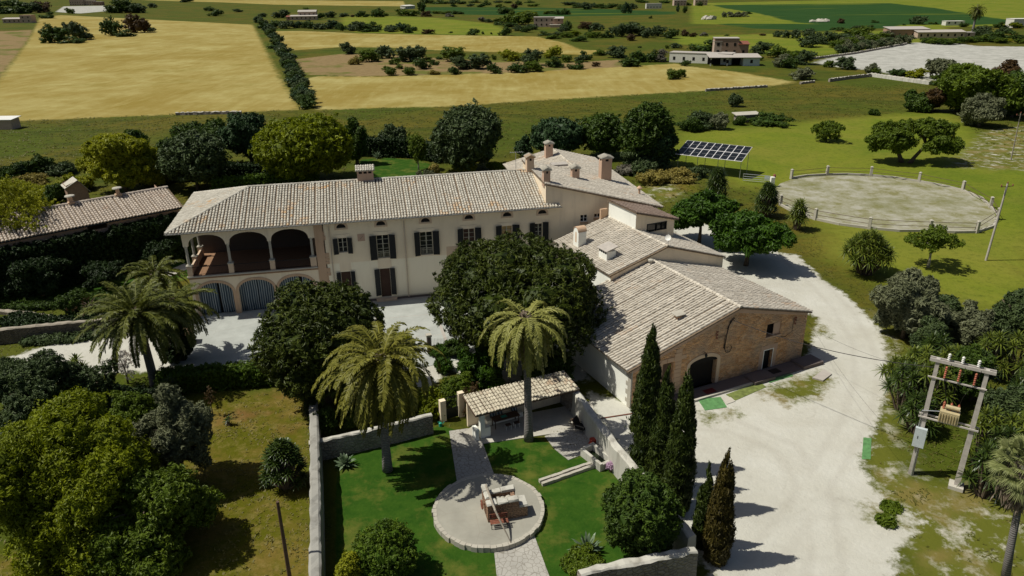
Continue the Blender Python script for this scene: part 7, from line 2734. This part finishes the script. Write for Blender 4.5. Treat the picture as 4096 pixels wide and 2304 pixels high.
# little gabled hut behind
hx = np.array(G(205, 520))
ht = thing('stone_hut', 'small dark gabled hut with a pale tiled edge behind the outbuilding', 'hut', hx, math.radians(40))
mb = MB()
ht.scale = (.85, .85, .8)
mb.add([(-1.6, 0, 0), (1.6, 0, 0), (1.6, 0, 3.0), (0.3, 0, 5.0), (-1.6, 0, 4.3), (-1.6, 3, 0), (1.6, 3, 0), (1.6, 3, 3.0), (0.3, 3, 5.0), (-1.6, 3, 4.3)],
       [(0, 1, 2, 3, 4), (9, 8, 7, 6, 5), (0, 4, 9, 5), (1, 6, 7, 2)])
mb.build('wall', M['farwall'], ht)
mb = MB()
mb.slab([(-1.9, -.3, 3.9), (0.3, -.3, 5.1), (0.3, 3.2, 5.1), (-1.9, 3.2, 3.9)], .15)
mb.slab([(1.9, -.3, 2.7), (1.9, 3.2, 2.7), (0.3, 3.2, 5.1), (0.3, -.3, 5.1)], .15)
mb.build('roof', M['tile'], ht)
# retaining walls of the terraces
stretch('retaining_wall', 'dark rough retaining wall with a pale cap along the shaded bank on the left', [G(-30, 868)[:2], G(60, 858)[:2], G(180, 846)[:2], G(330, 832)[:2]], .5, 1.5, [M['bank'], M['bankcap']], 11)
stretch('retaining_wall', 'upper low stone kerb wall crossing the shaded bank on the left', [G(-30, 785)[:2], G(80, 795)[:2], G(180, 812)[:2]], .5, .4, [M['bank'], M['bankcap']], 12)
stretch('retaining_wall', 'short stone kerb wall climbing beside the palms', [G(235, 808)[:2], G(330, 785)[:2]], .4, .4, [M['bank'], M['bankcap']], 13)
sheet('garden_path', [(400, 690), (468, 662), (474, 676), (410, 705)], .04, M['slabs'])
mb = MB()
mb.box((-.6, -.5, -.1), (.6, .5, 1.3))
tag(mb.build('gate_pier', M['sand'], loc=G(470, 862), rotz=.3), 'ochre stone pier by the forecourt under the palms', 'pier')
# low boundary walls in the meadow
def lowwall(label, pts, th=.5, h=.7, mt='grstone', seed=1, group='low field walls'):
    return stretch('field_wall', label, [G(*p)[:2] for p in pts], th, h, [M[mt], M['lime']], seed, group, jit=.12)


lowwall('low dry-stone wall along the foot of the straw field on the left', [(443, 290), (520, 288), (608, 286)], seed=21)
lowwall('low stone wall below the straw fields on the right, left stretch', [(1775, 230), (1850, 225), (1930, 220)], seed=22)
lowwall('low stone wall below the straw fields on the right, right stretch', [(2013, 212), (2048, 208)], seed=23)
lowwall('low dark stone wall running up to the white wall corner', [(2085, 206), (2130, 200), (2190, 193)], seed=24, h=1.0)
lowwall('long pale dry-stone wall below the stony white field', [(2190, 192), (2260, 202), (2340, 213)], th=1.2, h=1.1, mt='walltop', seed=25)
lowwall('low wall edging the olive row at the white field', [(2040, 150), (2150, 136), (2280, 112)], seed=26, h=.8)
# field shelter
fs_ = thing('field_shelter', 'small flat-roofed stone shelter half hidden by the bushes', 'shelter', G(1880, 308), .1)
mb = MB()
mb.box((-2.4, 0, -.1), (2.4, 2.2, 1.7))
mb.build('wall', M['grstone'], fs_)
mb = MB()
mb.slab([(-2.9, -.5, 1.75), (2.9, -.5, 1.9), (2.9, 2.6, 2.1), (-2.9, 2.6, 1.95)], .15)
mb.build('roof', M['lime'], fs_)
# white hut on the left edge
wh_ = thing('field_hut', 'small block hut with a white sheet roof at the left edge below the straw field', 'hut', G(12, 326), -.05)
mb = MB()
mb.box((-2.4, 0, -.1), (1.9, 3.0, 2.2))
mb.build('wall', M['farpink'], wh_)
mb = MB()
mb.slab([(-2.8, -.3, 2.25), (2.3, -.3, 2.3), (2.3, 3.4, 2.6), (-2.8, 3.4, 2.55)], .12)
mb.build('roof', M['whiteobj'], wh_)


# ------------------------------------------------------------------ far houses
def farhouse(label, x, yb, rot, boxes, name='country_house', cat='house', group='distant country houses'):
    """boxes: (x0,x1,y0,y1,h,wall,roof,kind) metres, with windows on the camera side"""
    P = G(x, yb)
    t = thing(name, label, cat, P, math.radians(rot), group)
    rg = random.Random(int(x * 7 + yb))
    for (x0, x1, y0, y1, h, wm_, rm_, kind) in boxes:
        mb = MB()
        mb.box((x0, y0, -.3), (x1, y1, h))
        mb.build('wall', M[wm_], t)
        mb = MB()
        if kind == 'flat':
            mb.box((x0 - .15, y0 - .15, h), (x1 + .15, y1 + .15, h + .18))
        elif kind == 'shed':
            mb.slab([(x0 - .4, y0 - .5, h + .15), (x1 + .4, y0 - .5, h + .15), (x1 + .4, y1 + .3, h + 1.0), (x0 - .4, y1 + .3, h + 1.0)], .15)
        else:
            ym = (y0 + y1) / 2
            mb.slab([(x0 - .4, y0 - .5, h), (x1 + .4, y0 - .5, h), (x1 + .4, ym, h + 1.4), (x0 - .4, ym, h + 1.4)], .15)
            mb.slab([(x1 + .4, y1 + .5, h), (x0 - .4, y1 + .5, h), (x0 - .4, ym, h + 1.4), (x1 + .4, ym, h + 1.4)], .15)
        mb.build('roof', M[rm_], t)
        nw = max(1, int((x1 - x0) / 3.2))
        fl_ = 2 if h > 5 else 1
        for f in range(fl_):
            for i in range(nw):
                c = x0 + (i + .5) * (x1 - x0) / nw
                z = 1.0 + f * 2.9
                if z + 1.2 > h:
                    continue
                mb = MB()
                mb.box((c - .45, y0 - .05, z), (c + .45, y0 + .05, z + 1.2))
                mb.build('window', M['dark'], t)
    return t


farhouse('pinkish flat-roofed house with a low veranda at the left edge of the picture', 45, 58, 4, [(-12, 3, 0, 6, 3.2, 'farpink', 'corr', 'shed'), (3, 12, -1, 7, 6.0, 'farpink', 'farwall', 'flat')])
farhouse('large multi-level house above pale rock terraces at the top left', 215, 14, 2, [(-22, -2, 0, 9, 9, 'farpink', 'farpink', 'flat'), (-2, 12, 2, 10, 7, 'farpink', 'corr', 'flat'), (12, 24, 0, 8, 5, 'farwall', 'corr', 'flat')])
farhouse('pale two-storey farmhouse behind the hedge crossing of the straw fields', 772, 50, 3, [(-7, 8, 1, 7, 6.4, 'farpink', 'corr', 'gable'), (-13, 9, -3, 1, 3.0, 'farpink', 'corr', 'shed'), (-17, -13, 0, 4, 2.5, 'farwall', 'rust', 'shed')])
farhouse('square pinkish stone farmhouse in the middle distance, centre right', 1376, 68, -4, [(-9, 5, 0, 7, 6.2, 'farpink', 'corr', 'flat'), (5, 11, -2, 6, 5.4, 'farwall', 'corr', 'shed'), (2, 11, -6, -2, 1.6, 'farpink', 'lime', 'flat')])
farhouse('long low white building with a grey carport, left of the brick tower house', 1790, 162, -27, [(-17, 2, 2, 8, 3.6, 'farwhite', 'corr', 'flat'), (2, 7, 1, 8, 3.8, 'greybox', 'corr', 'flat')])
farhouse('grey sheet-roofed carport in front of the brick tower house', 1848, 166, -4, [(-9, -8.6, 0, .3, 2.8, 'farwhite', 'corr', 'flat'), (-3, -2.6, 0, .3, 2.8, 'farwhite', 'corr', 'flat'), (3, 9, 0, 6, 2.9, 'greybox', 'corr', 'flat'), (-9, 3, 5.4, 6, 2.9, 'dark', 'corr', 'flat')], name='carport', cat='carport')
farhouse('square brick tower house behind the white building and carport', 1838, 140, -8, [(-7, 3, 0, 7, 6.8, 'farwall', 'corr', 'flat'), (3, 7, 0, 6, 4.5, 'farwall', 'rust', 'shed'), (-7.01, -4, -.01, 6, 5.6, 'farpink', 'corr', 'flat')])
_cp = G(1848, 166)
mb = MB()
mb.slab([(-9.6, -.6, 3.1), (9.5, -.6, 3.1), (9.5, 6.6, 3.9), (-9.6, 6.6, 3.9)], .15)
tag(mb.build('carport_roof', M['corr'], loc=_cp, rotz=math.radians(-4)), 'light grey sheet roof spanning the carport below the brick tower house', 'roof')
farhouse('low house with wide beige roofs at the end of the white stony field', 2352, 96, -2, [(-22, -2, 3, 12, 4.2, 'farwall', 'corr', 'shed'), (-10, 14, -2, 3, 3.0, 'farpink', 'corr', 'shed'), (14, 20, 0, 5, 2.6, 'farpink', 'corr', 'flat')])
farhouse('small white building with a blue door at the upper right edge', 2572, 70, 0, [(-6, 8, 0, 8, 5, 'farwhite', 'farwhite', 'flat')])
farhouse('tiny white flat building behind the palm on the far right plain', 2402, 64, 0, [(-6, 6, 0, 5, 2.5, 'farwhite', 'farwhite', 'flat')])
farhouse('small white shed on the far plain, top centre right', 1645, 22, 0, [(-8, 8, 0, 6, 5, 'farwhite', 'corr', 'flat')])
farhouse('pair of pale farm buildings at the top edge right of the centre', 1735, 14, 0, [(-18, -4, 0, 9, 6, 'farpink', 'corr', 'gable'), (6, 20, 0, 9, 6, 'farpink', 'corr', 'gable')])
farhouse('white greenhouse-like shed at the top edge left of the centre', 1032, 22, 60, [(-9, 9, 0, 7, 3, 'farwhite', 'farwhite', 'shed')])
# rock piles
for k, (x, y, w, h, lb) in enumerate(((1782, 49, 24, 3.0, 'grey boulder pile in the far green field'), (2064, 55, 36, 2.2, 'grassy rock pile in the dark green crop field'))):
    P = G(x, y)
    rg = np.random.default_rng(60 + k)
    mb = MB()
    for i in range(9):
        c = np.array([rg.normal(0, 1) * w / 2 * pix(P)[2] / FV * .5, rg.normal(0, 1) * 2, h * .2])
        mb.block(c + ICO * rg.uniform(.5, 1, (12, 1)) * [4, 3, h], ICOF, 0, np.full(20, .5))
    tag(mb.build('rock_pile', M['lime'], loc=P), lb, 'rocks')

# ------------------------------------------------------------------ far vegetation: shared crown meshes, every bush its own object
FAR = {}
for lf_ in ('oak', 'olive', 'olivedk', 'mid', 'lime', 'yell', 'pine', 'bronze', 'grey', 'straw'):
    for v in range(3):
        rg = np.random.default_rng(900 + v * 31 + len(FAR))
        mb = MB()
        C, Rd = boughs(rg, .5, .5, .5, .5, 26, .42, .95, .60, lobes=4 + v)
        cloud(mb, rg, C, Rd, 3600, .028, 1.3, keep=.6, core=.7)
        FAR[lf_, v] = mb.mesh('bush_mesh', L[lf_])
ORD = ['first', 'second', 'third', 'fourth', 'fifth', 'sixth', 'seventh', 'eighth', 'ninth', 'tenth', 'eleventh', 'twelfth', 'thirteenth', 'fourteenth', 'fifteenth', 'sixteenth', 'seventeenth', 'eighteenth', 'nineteenth', 'twentieth',
       'twenty-first', 'twenty-second', 'twenty-third', 'twenty-fourth', 'twenty-fifth', 'twenty-sixth', 'twenty-seventh', 'twenty-eighth', 'twenty-ninth', 'thirtieth', 'thirty-first', 'thirty-second', 'thirty-third', 'thirty-fourth',
       'thirty-fifth', 'thirty-sixth', 'thirty-seventh', 'thirty-eighth', 'thirty-ninth', 'fortieth', 'forty-first', 'forty-second', 'forty-third', 'forty-fourth', 'forty-fifth', 'forty-sixth', 'forty-seventh', 'forty-eighth', 'forty-ninth', 'fiftieth']
WORD = {'oak': 'dark', 'olive': 'grey-green', 'olivedk': 'dull olive', 'mid': 'mid-green', 'lime': 'bright green', 'yell': 'yellowish', 'pine': 'bluish dark', 'bronze': 'brownish', 'grey': 'pale grey', 'straw': 'straw-coloured'}


def cluster(group, where, items, region, name='bush', cat='bush'):
    rg = random.Random(len(items) * 7 + region)
    it = []
    for q in items:
        x, y, w, h, lf_ = q
        X_, Y_ = R(region, x, y)
        it.append((X_, Y_, w / 3.0, h / 3.0, lf_))
    it.sort()
    for i, (x, yb, w, h, lf_) in enumerate(it):
        P = G(x, yb)
        sc = pix(P)[2] / FV
        W = w * sc * 1.12
        P[1] += W * .3
        P[0] += P[0] / P[1] * W * .3
        Hh = max(height_for(P, yb - h), .5)
        o = instance(name, FAR[lf_, rg.randrange(3)], P - np.array([0, 0, .04 * Hh]), rg.uniform(0, 6.28), (W, W, Hh))
        tag(o, '%s %s, %s from the left %s' % (WORD[lf_], cat, ORD[i], where), cat, group)


cluster('trees and bushes at the top left', 'around the top left fields', [
    (430, 325, 190, 150, 'oak'), (600, 305, 150, 155, 'olivedk'), (850, 272, 130, 150, 'oak'), (1045, 250, 155, 155, 'bronze'), (560, 328, 150, 60, 'oak'), (660, 300, 90, 50, 'olivedk'), (940, 278, 120, 60, 'oak'), (1140, 240, 70, 45, 'olivedk'),
    (40, 105, 140, 100, 'oak'), (150, 105, 150, 110, 'oak'), (230, 100, 130, 90, 'olivedk'), (320, 95, 120, 90, 'bronze'), (360, 140, 90, 50, 'oak'), (530, 105, 50, 50, 'mid'), (885, 100, 140, 115, 'oak'), (965, 100, 150, 110, 'oak'), (1050, 100, 110, 80, 'olivedk'),
    (1155, 60, 60, 40, 'olivedk'), (1580, 85, 70, 38, 'oak'), (1635, 122, 95, 56, 'oak'), (1795, 92, 70, 28, 'olivedk'), (1405, 18, 90, 30, 'olivedk'), (100, 55, 180, 60, 'oak')], 1, 'tree', 'tree')
hd = []
for i in range(24):
    t = i / 23
    x = 1955 + (2320 - 1955) * t ** 0.85 + math.sin(i * 2.1) * 10
    y = 175 + (820 - 175) * t ** 1.15
    w = 70 + 75 * t
    hd.append((x, y, w * (1 + .12 * math.sin(i * 3.3)), w * .82, ('pine', 'olivedk', 'oak')[i % 3]))
cluster('bushes of the diagonal hedgerow', 'in the diagonal hedgerow', hd, 1, 'hedgerow_bush')
hd = [(2080 + 85 * i + 12 * math.sin(i * 4), 212 + 4 * math.sin(i * 2) + i * 2.2, 95 + 15 * math.sin(i * 1.7), 62 + 12 * math.sin(i * 2.9), ('oak', 'olivedk', 'pine')[i % 3]) for i in range(13)]
cluster('bushes of the level hedgerow', 'in the level hedgerow', hd + [(2120, 138, 120, 70, 'olivedk'), (1980, 130, 60, 35, 'olivedk'), (2420, 140, 70, 45, 'oak'), (2490, 135, 80, 55, 'olivedk'), (2310, 75, 50, 20, 'mid')], 1, 'hedgerow_bush')
cluster('orchard trees on the bare soil', 'on the bare orchard strip', [
    (50, 410, 110, 100, 'olivedk'), (100, 490, 80, 70, 'straw'), (215, 470, 135, 105, 'mid'), (335, 445, 130, 108, 'olivedk'), (405, 490, 80, 55, 'mid'), (480, 470, 150, 130, 'olivedk'), (575, 470, 130, 135, 'olivedk'), (605, 525, 110, 95, 'oak'),
    (705, 492, 65, 48, 'oak'), (645, 472, 85, 45, 'mid'), (435, 522, 55, 38, 'mid'), (375, 572, 80, 72, 'mid'), (515, 570, 90, 75, 'mid'), (700, 565, 80, 42, 'straw'), (335, 530, 70, 34, 'mid'), (850, 470, 180, 130, 'mid'), (900, 525, 140, 110, 'olivedk'),
    (850, 565, 85, 65, 'oak'), (1030, 525, 165, 130, 'olivedk'), (1148, 558, 100, 82, 'oak'), (1150, 455, 30, 48, 'mid'), (1270, 462, 140, 95, 'yell'), (740, 450, 50, 25, 'oak')], 2, 'orchard_tree', 'tree')
cluster('orchard trees on the green strip', 'on the green orchard end', [
    (1440, 500, 150, 140, 'olivedk'), (1330, 552, 135, 82, 'oak'), (1450, 545, 120, 90, 'mid'), (1595, 440, 140, 98, 'yell'), (1610, 510, 125, 92, 'oak'), (1700, 470, 85, 62, 'mid'), (1770, 525, 115, 72, 'oak'), (1800, 470, 90, 60, 'olivedk'),
    (1845, 455, 80, 76, 'oak'), (1945, 420, 90, 50, 'mid'), (1920, 503, 60, 38, 'bronze'), (2085, 440, 145, 102, 'olivedk'), (2170, 505, 130, 75, 'oak'), (2240, 472, 135, 92, 'oak'), (2345, 470, 90, 100, 'oak'), (2405, 470, 110, 102, 'grey'), (2210, 500, 100, 60, 'mid'),
    (2525, 366, 80, 44, 'olivedk'), (2455, 368, 30, 32, 'mid'), (2505, 600, 105, 85, 'mid'), (2560, 585, 60, 70, 'mid'), (2250, 362, 30, 16, 'oak')], 2, 'orchard_tree', 'tree')
cluster('bushes along the field edges in the centre', 'along the field edges at the top centre', [
    (5, 235, 30, 60, 'oak'), (80, 235, 70, 48, 'olivedk'), (150, 240, 85, 82, 'olivedk'), (225, 242, 115, 62, 'oak'), (378, 243, 78, 42, 'olivedk'), (505, 250, 66, 46, 'oak'), (655, 256, 95, 38, 'bronze'), (825, 250, 30, 14, 'oak'), (992, 266, 92, 54, 'oak'),
    (1068, 260, 20, 26, 'oak'), (1130, 260, 16, 18, 'oak'), (1240, 270, 85, 72, 'oak'), (15, 130, 70, 34, 'olivedk'), (85, 130, 30, 20, 'bronze'), (148, 130, 68, 52, 'oak'), (192, 130, 45, 28, 'oak'), (268, 130, 98, 72, 'oak'), (330, 122, 55, 26, 'mid'),
    (490, 122, 145, 60, 'mid'), (575, 110, 50, 30, 'oak'), (640, 126, 75, 46, 'bronze'), (720, 105, 70, 26, 'mid'), (790, 108, 70, 28, 'mid'), (860, 108, 60, 30, 'oak'), (820, 130, 60, 30, 'grey'), (900, 108, 50, 24, 'oak')], 2)
cluster('trees around the square farmhouse', 'around the square pinkish farmhouse', [
    (1240, 108, 115, 62, 'oak'), (1285, 132, 50, 60, 'mid'), (1350, 192, 190, 112, 'mid'), (1400, 120, 130, 40, 'lime'), (1060, 166, 55, 40, 'grey'), (1110, 170, 70, 30, 'olivedk'), (1200, 170, 90, 40, 'mid'), (1180, 190, 80, 30, 'oak'), (1270, 205, 110, 40, 'oak'), (1340, 235, 90, 45, 'olivedk'), (1400, 245, 90, 50, 'oak'),
    (1440, 225, 90, 45, 'olivedk'), (1695, 232, 84, 78, 'oak'), (1665, 245, 70, 50, 'olivedk'), (1850, 222, 115, 60, 'bronze'), (1930, 232, 95, 65, 'olivedk'), (1760, 275, 90, 50, 'lime'), (1700, 285, 90, 45, 'mid'), (1620, 275, 90, 38, 'olivedk'), (1540, 270, 90, 38, 'oak'), (1800, 315, 110, 45, 'oak'), (1600, 295, 110, 34, 'mid'),
    (1900, 288, 110, 55, 'mid'), (2000, 287, 82, 64, 'oak'), (1870, 270, 80, 50, 'oak'), (2095, 280, 105, 112, 'olivedk'), (2210, 275, 150, 112, 'olivedk'), (2300, 288, 90, 85, 'olivedk'), (2180, 308, 82, 56, 'bronze'), (2385, 276, 120, 86, 'olivedk'), (2490, 292, 98, 82, 'oak'), (2060, 250, 70, 50, 'olivedk')], 2, 'tree', 'tree')
cluster('far trees on the plain', 'on the far plain along the top edge', [
    (605, 92, 55, 100, 'oak'), (2150, 102, 62, 90, 'pine'), (2535, 90, 22, 76, 'pine'), (1850, 72, 115, 60, 'olivedk'), (1640, 112, 62, 42, 'oak'), (1695, 112, 66, 50, 'oak'), (1550, 108, 60, 28, 'mid'), (1590, 108, 60, 30, 'oak'), (2330, 140, 26, 24, 'oak'), (1305, 66, 45, 42, 'bronze'), (1190, 56, 50, 28, 'mid'), (1060, 55, 60, 30, 'oak'), (975, 50, 60, 26, 'olivedk'),
    (845, 52, 45, 24, 'oak'), (1000, 22, 80, 24, 'oak'), (1090, 40, 70, 40, 'oak'), (1180, 22, 70, 20, 'olivedk'), (760, 30, 90, 34, 'oak'), (840, 30, 90, 34, 'olivedk'), (700, 28, 80, 30, 'oak'), (910, 32, 80, 26, 'oak'), (1450, 50, 70, 24, 'mid'), (1720, 40, 120, 30, 'olivedk'), (1780, 60, 80, 30, 'oak'), (1960, 65, 90, 40, 'oak'), (2040, 62, 90, 40, 'oak'), (2110, 72, 70, 45, 'oak'),
    (2200, 70, 60, 50, 'olivedk'), (1340, 40, 50, 40, 'oak'), (2260, 22, 90, 26, 'oak'), (1900, 60, 70, 40, 'pine'), (2440, 25, 80, 24, 'oak'), (640, 28, 50, 40, 'oak'), (1260, 25, 70, 20, 'oak'), (1420, 22, 70, 20, 'oak')], 2, 'tree', 'tree')
rows = []
for i in range(12):
    t = i / 11
    rows.append((1190 + 500 * t, 402 - 74 * t + 4 * math.sin(i * 3), 92, 70 + 8 * math.sin(i * 2), ('olivedk', 'olive')[i % 2]))
for i in range(7):
    t = i / 6
    rows.append((1160 + 330 * t, 362 - 50 * t, 100, 70, ('mid', 'olive')[i % 2]))
cluster('olive row by the stony field', 'in the rows by the stony field', rows, 3, 'olive_tree', 'olive')
cluster('trees round the white buildings', 'around the long white building', [
    (165, 398, 200, 110, 'oak'), (230, 395, 80, 70, 'oak'), (590, 408, 155, 98, 'olivedk'), (705, 442, 145, 106, 'mid'), (825, 458, 120, 84, 'mid'), (740, 512, 115, 112, 'olive'), (800, 518, 112, 100, 'oak'), (915, 492, 145, 120, 'olivedk'), (585, 458, 40, 36, 'mid'), (20, 500, 70, 50, 'oak'), (485, 446, 45, 24, 'mid'),
    (940, 360, 140, 98, 'olivedk'), (1090, 338, 140, 106, 'olivedk'), (1010, 332, 100, 98, 'olivedk'), (1310, 300, 160, 110, 'mid'), (1225, 322, 130, 72, 'olivedk'), (1430, 325, 110, 70, 'mid'), (1540, 290, 100, 60, 'olive'), (1640, 270, 90, 56, 'olivedk'), (1720, 260, 90, 60, 'mid'), (1330, 240, 110, 50, 'olivedk'), (1400, 225, 70, 40, 'oak')], 3, 'tree', 'tree')
cluster('almond trees on the green field', 'on the green field behind the white buildings', [
    (712, 282, 68, 55, 'olivedk'), (780, 288, 68, 62, 'olivedk'), (850, 292, 70, 76, 'olivedk'), (940, 278, 90, 66, 'olivedk'), (75, 280, 50, 36, 'bronze'), (155, 275, 60, 34, 'grey'), (15, 275, 60, 55, 'bronze'), (600, 270, 50, 18, 'bronze'), (1180, 232, 62, 30, 'oak'), (1130, 225, 40, 20, 'oak'), (330, 272, 36, 14, 'oak'),
    (310, 132, 40, 44, 'olive'), (360, 130, 60, 44, 'olive'), (410, 130, 60, 44, 'olive'), (455, 128, 60, 40, 'olive'), (495, 106, 45, 22, 'oak'), (15, 100, 34, 60, 'oak'), (125, 46, 45, 36, 'oak'), (45, 42, 40, 26, 'oak')], 3, 'tree', 'tree')
cluster('trees on the right-hand plain', 'on the right-hand plain beyond the stony field', [
    (1770, 186, 118, 70, 'olivedk'), (1190, 178, 50, 42, 'bronze'), (1450, 172, 50, 22, 'oak'), (1905, 186, 38, 24, 'oak'), (1985, 180, 60, 26, 'bronze'), (2035, 176, 60, 28, 'bronze'), (2390, 212, 84, 54, 'oak'), (2500, 200, 72, 62, 'oak'), (2500, 215, 90, 50, 'lime'), (2120, 205, 70, 36, 'oak'), (2490, 302, 130, 70, 'oak'), (2380, 300, 110, 70, 'oak'),
    (2300, 290, 110, 60, 'olivedk'), (1670, 192, 24, 14, 'oak'), (1870, 180, 30, 14, 'mid'), (2240, 270, 120, 80, 'olivedk'), (2420, 255, 100, 50, 'olivedk'), (2550, 330, 80, 40, 'mid'), (2430, 320, 90, 34, 'yell')], 3, 'tree', 'tree')
cluster('hedge in front of the beige-roofed house', 'in the hedge by the beige-roofed house', [(1840 + i * 62, 328 + 12 * math.sin(i * .7), 105, 52 + 6 * math.sin(i * 2), ('oak', 'mid')[i % 2]) for i in range(10)], 3, 'hedge_bush')
cluster('bushes below the stony field', 'just below the pale stony field', [
    (1095, 510, 66, 60, 'mid'), (1230, 528, 140, 108, 'olivedk'), (1415, 555, 80, 84, 'olive'), (1455, 560, 66, 56, 'mid'), (1600, 572, 100, 55, 'oak'), (1660, 578, 95, 62, 'oak'), (1765, 592, 125, 84, 'yell'), (895, 605, 150, 100, 'olive'), (940, 582, 60, 40, 'olivedk'), (1900, 600, 60, 40, 'mid'), (1985, 655, 150, 110, 'oak'), (1960, 680, 110, 90, 'mid')], 3)
# palm on the plain
bp = G(*R(3, 2180, 262))
palm('lone tall palm with a ragged crown on the right-hand plain', bp, bp + [0, 0, 13.0], 91, n=40, length=5.5, e_hi=1.2, e_lo=-1.2, droop=1.2, leaf='palmd', r=.6, lf=.9, dead=12)
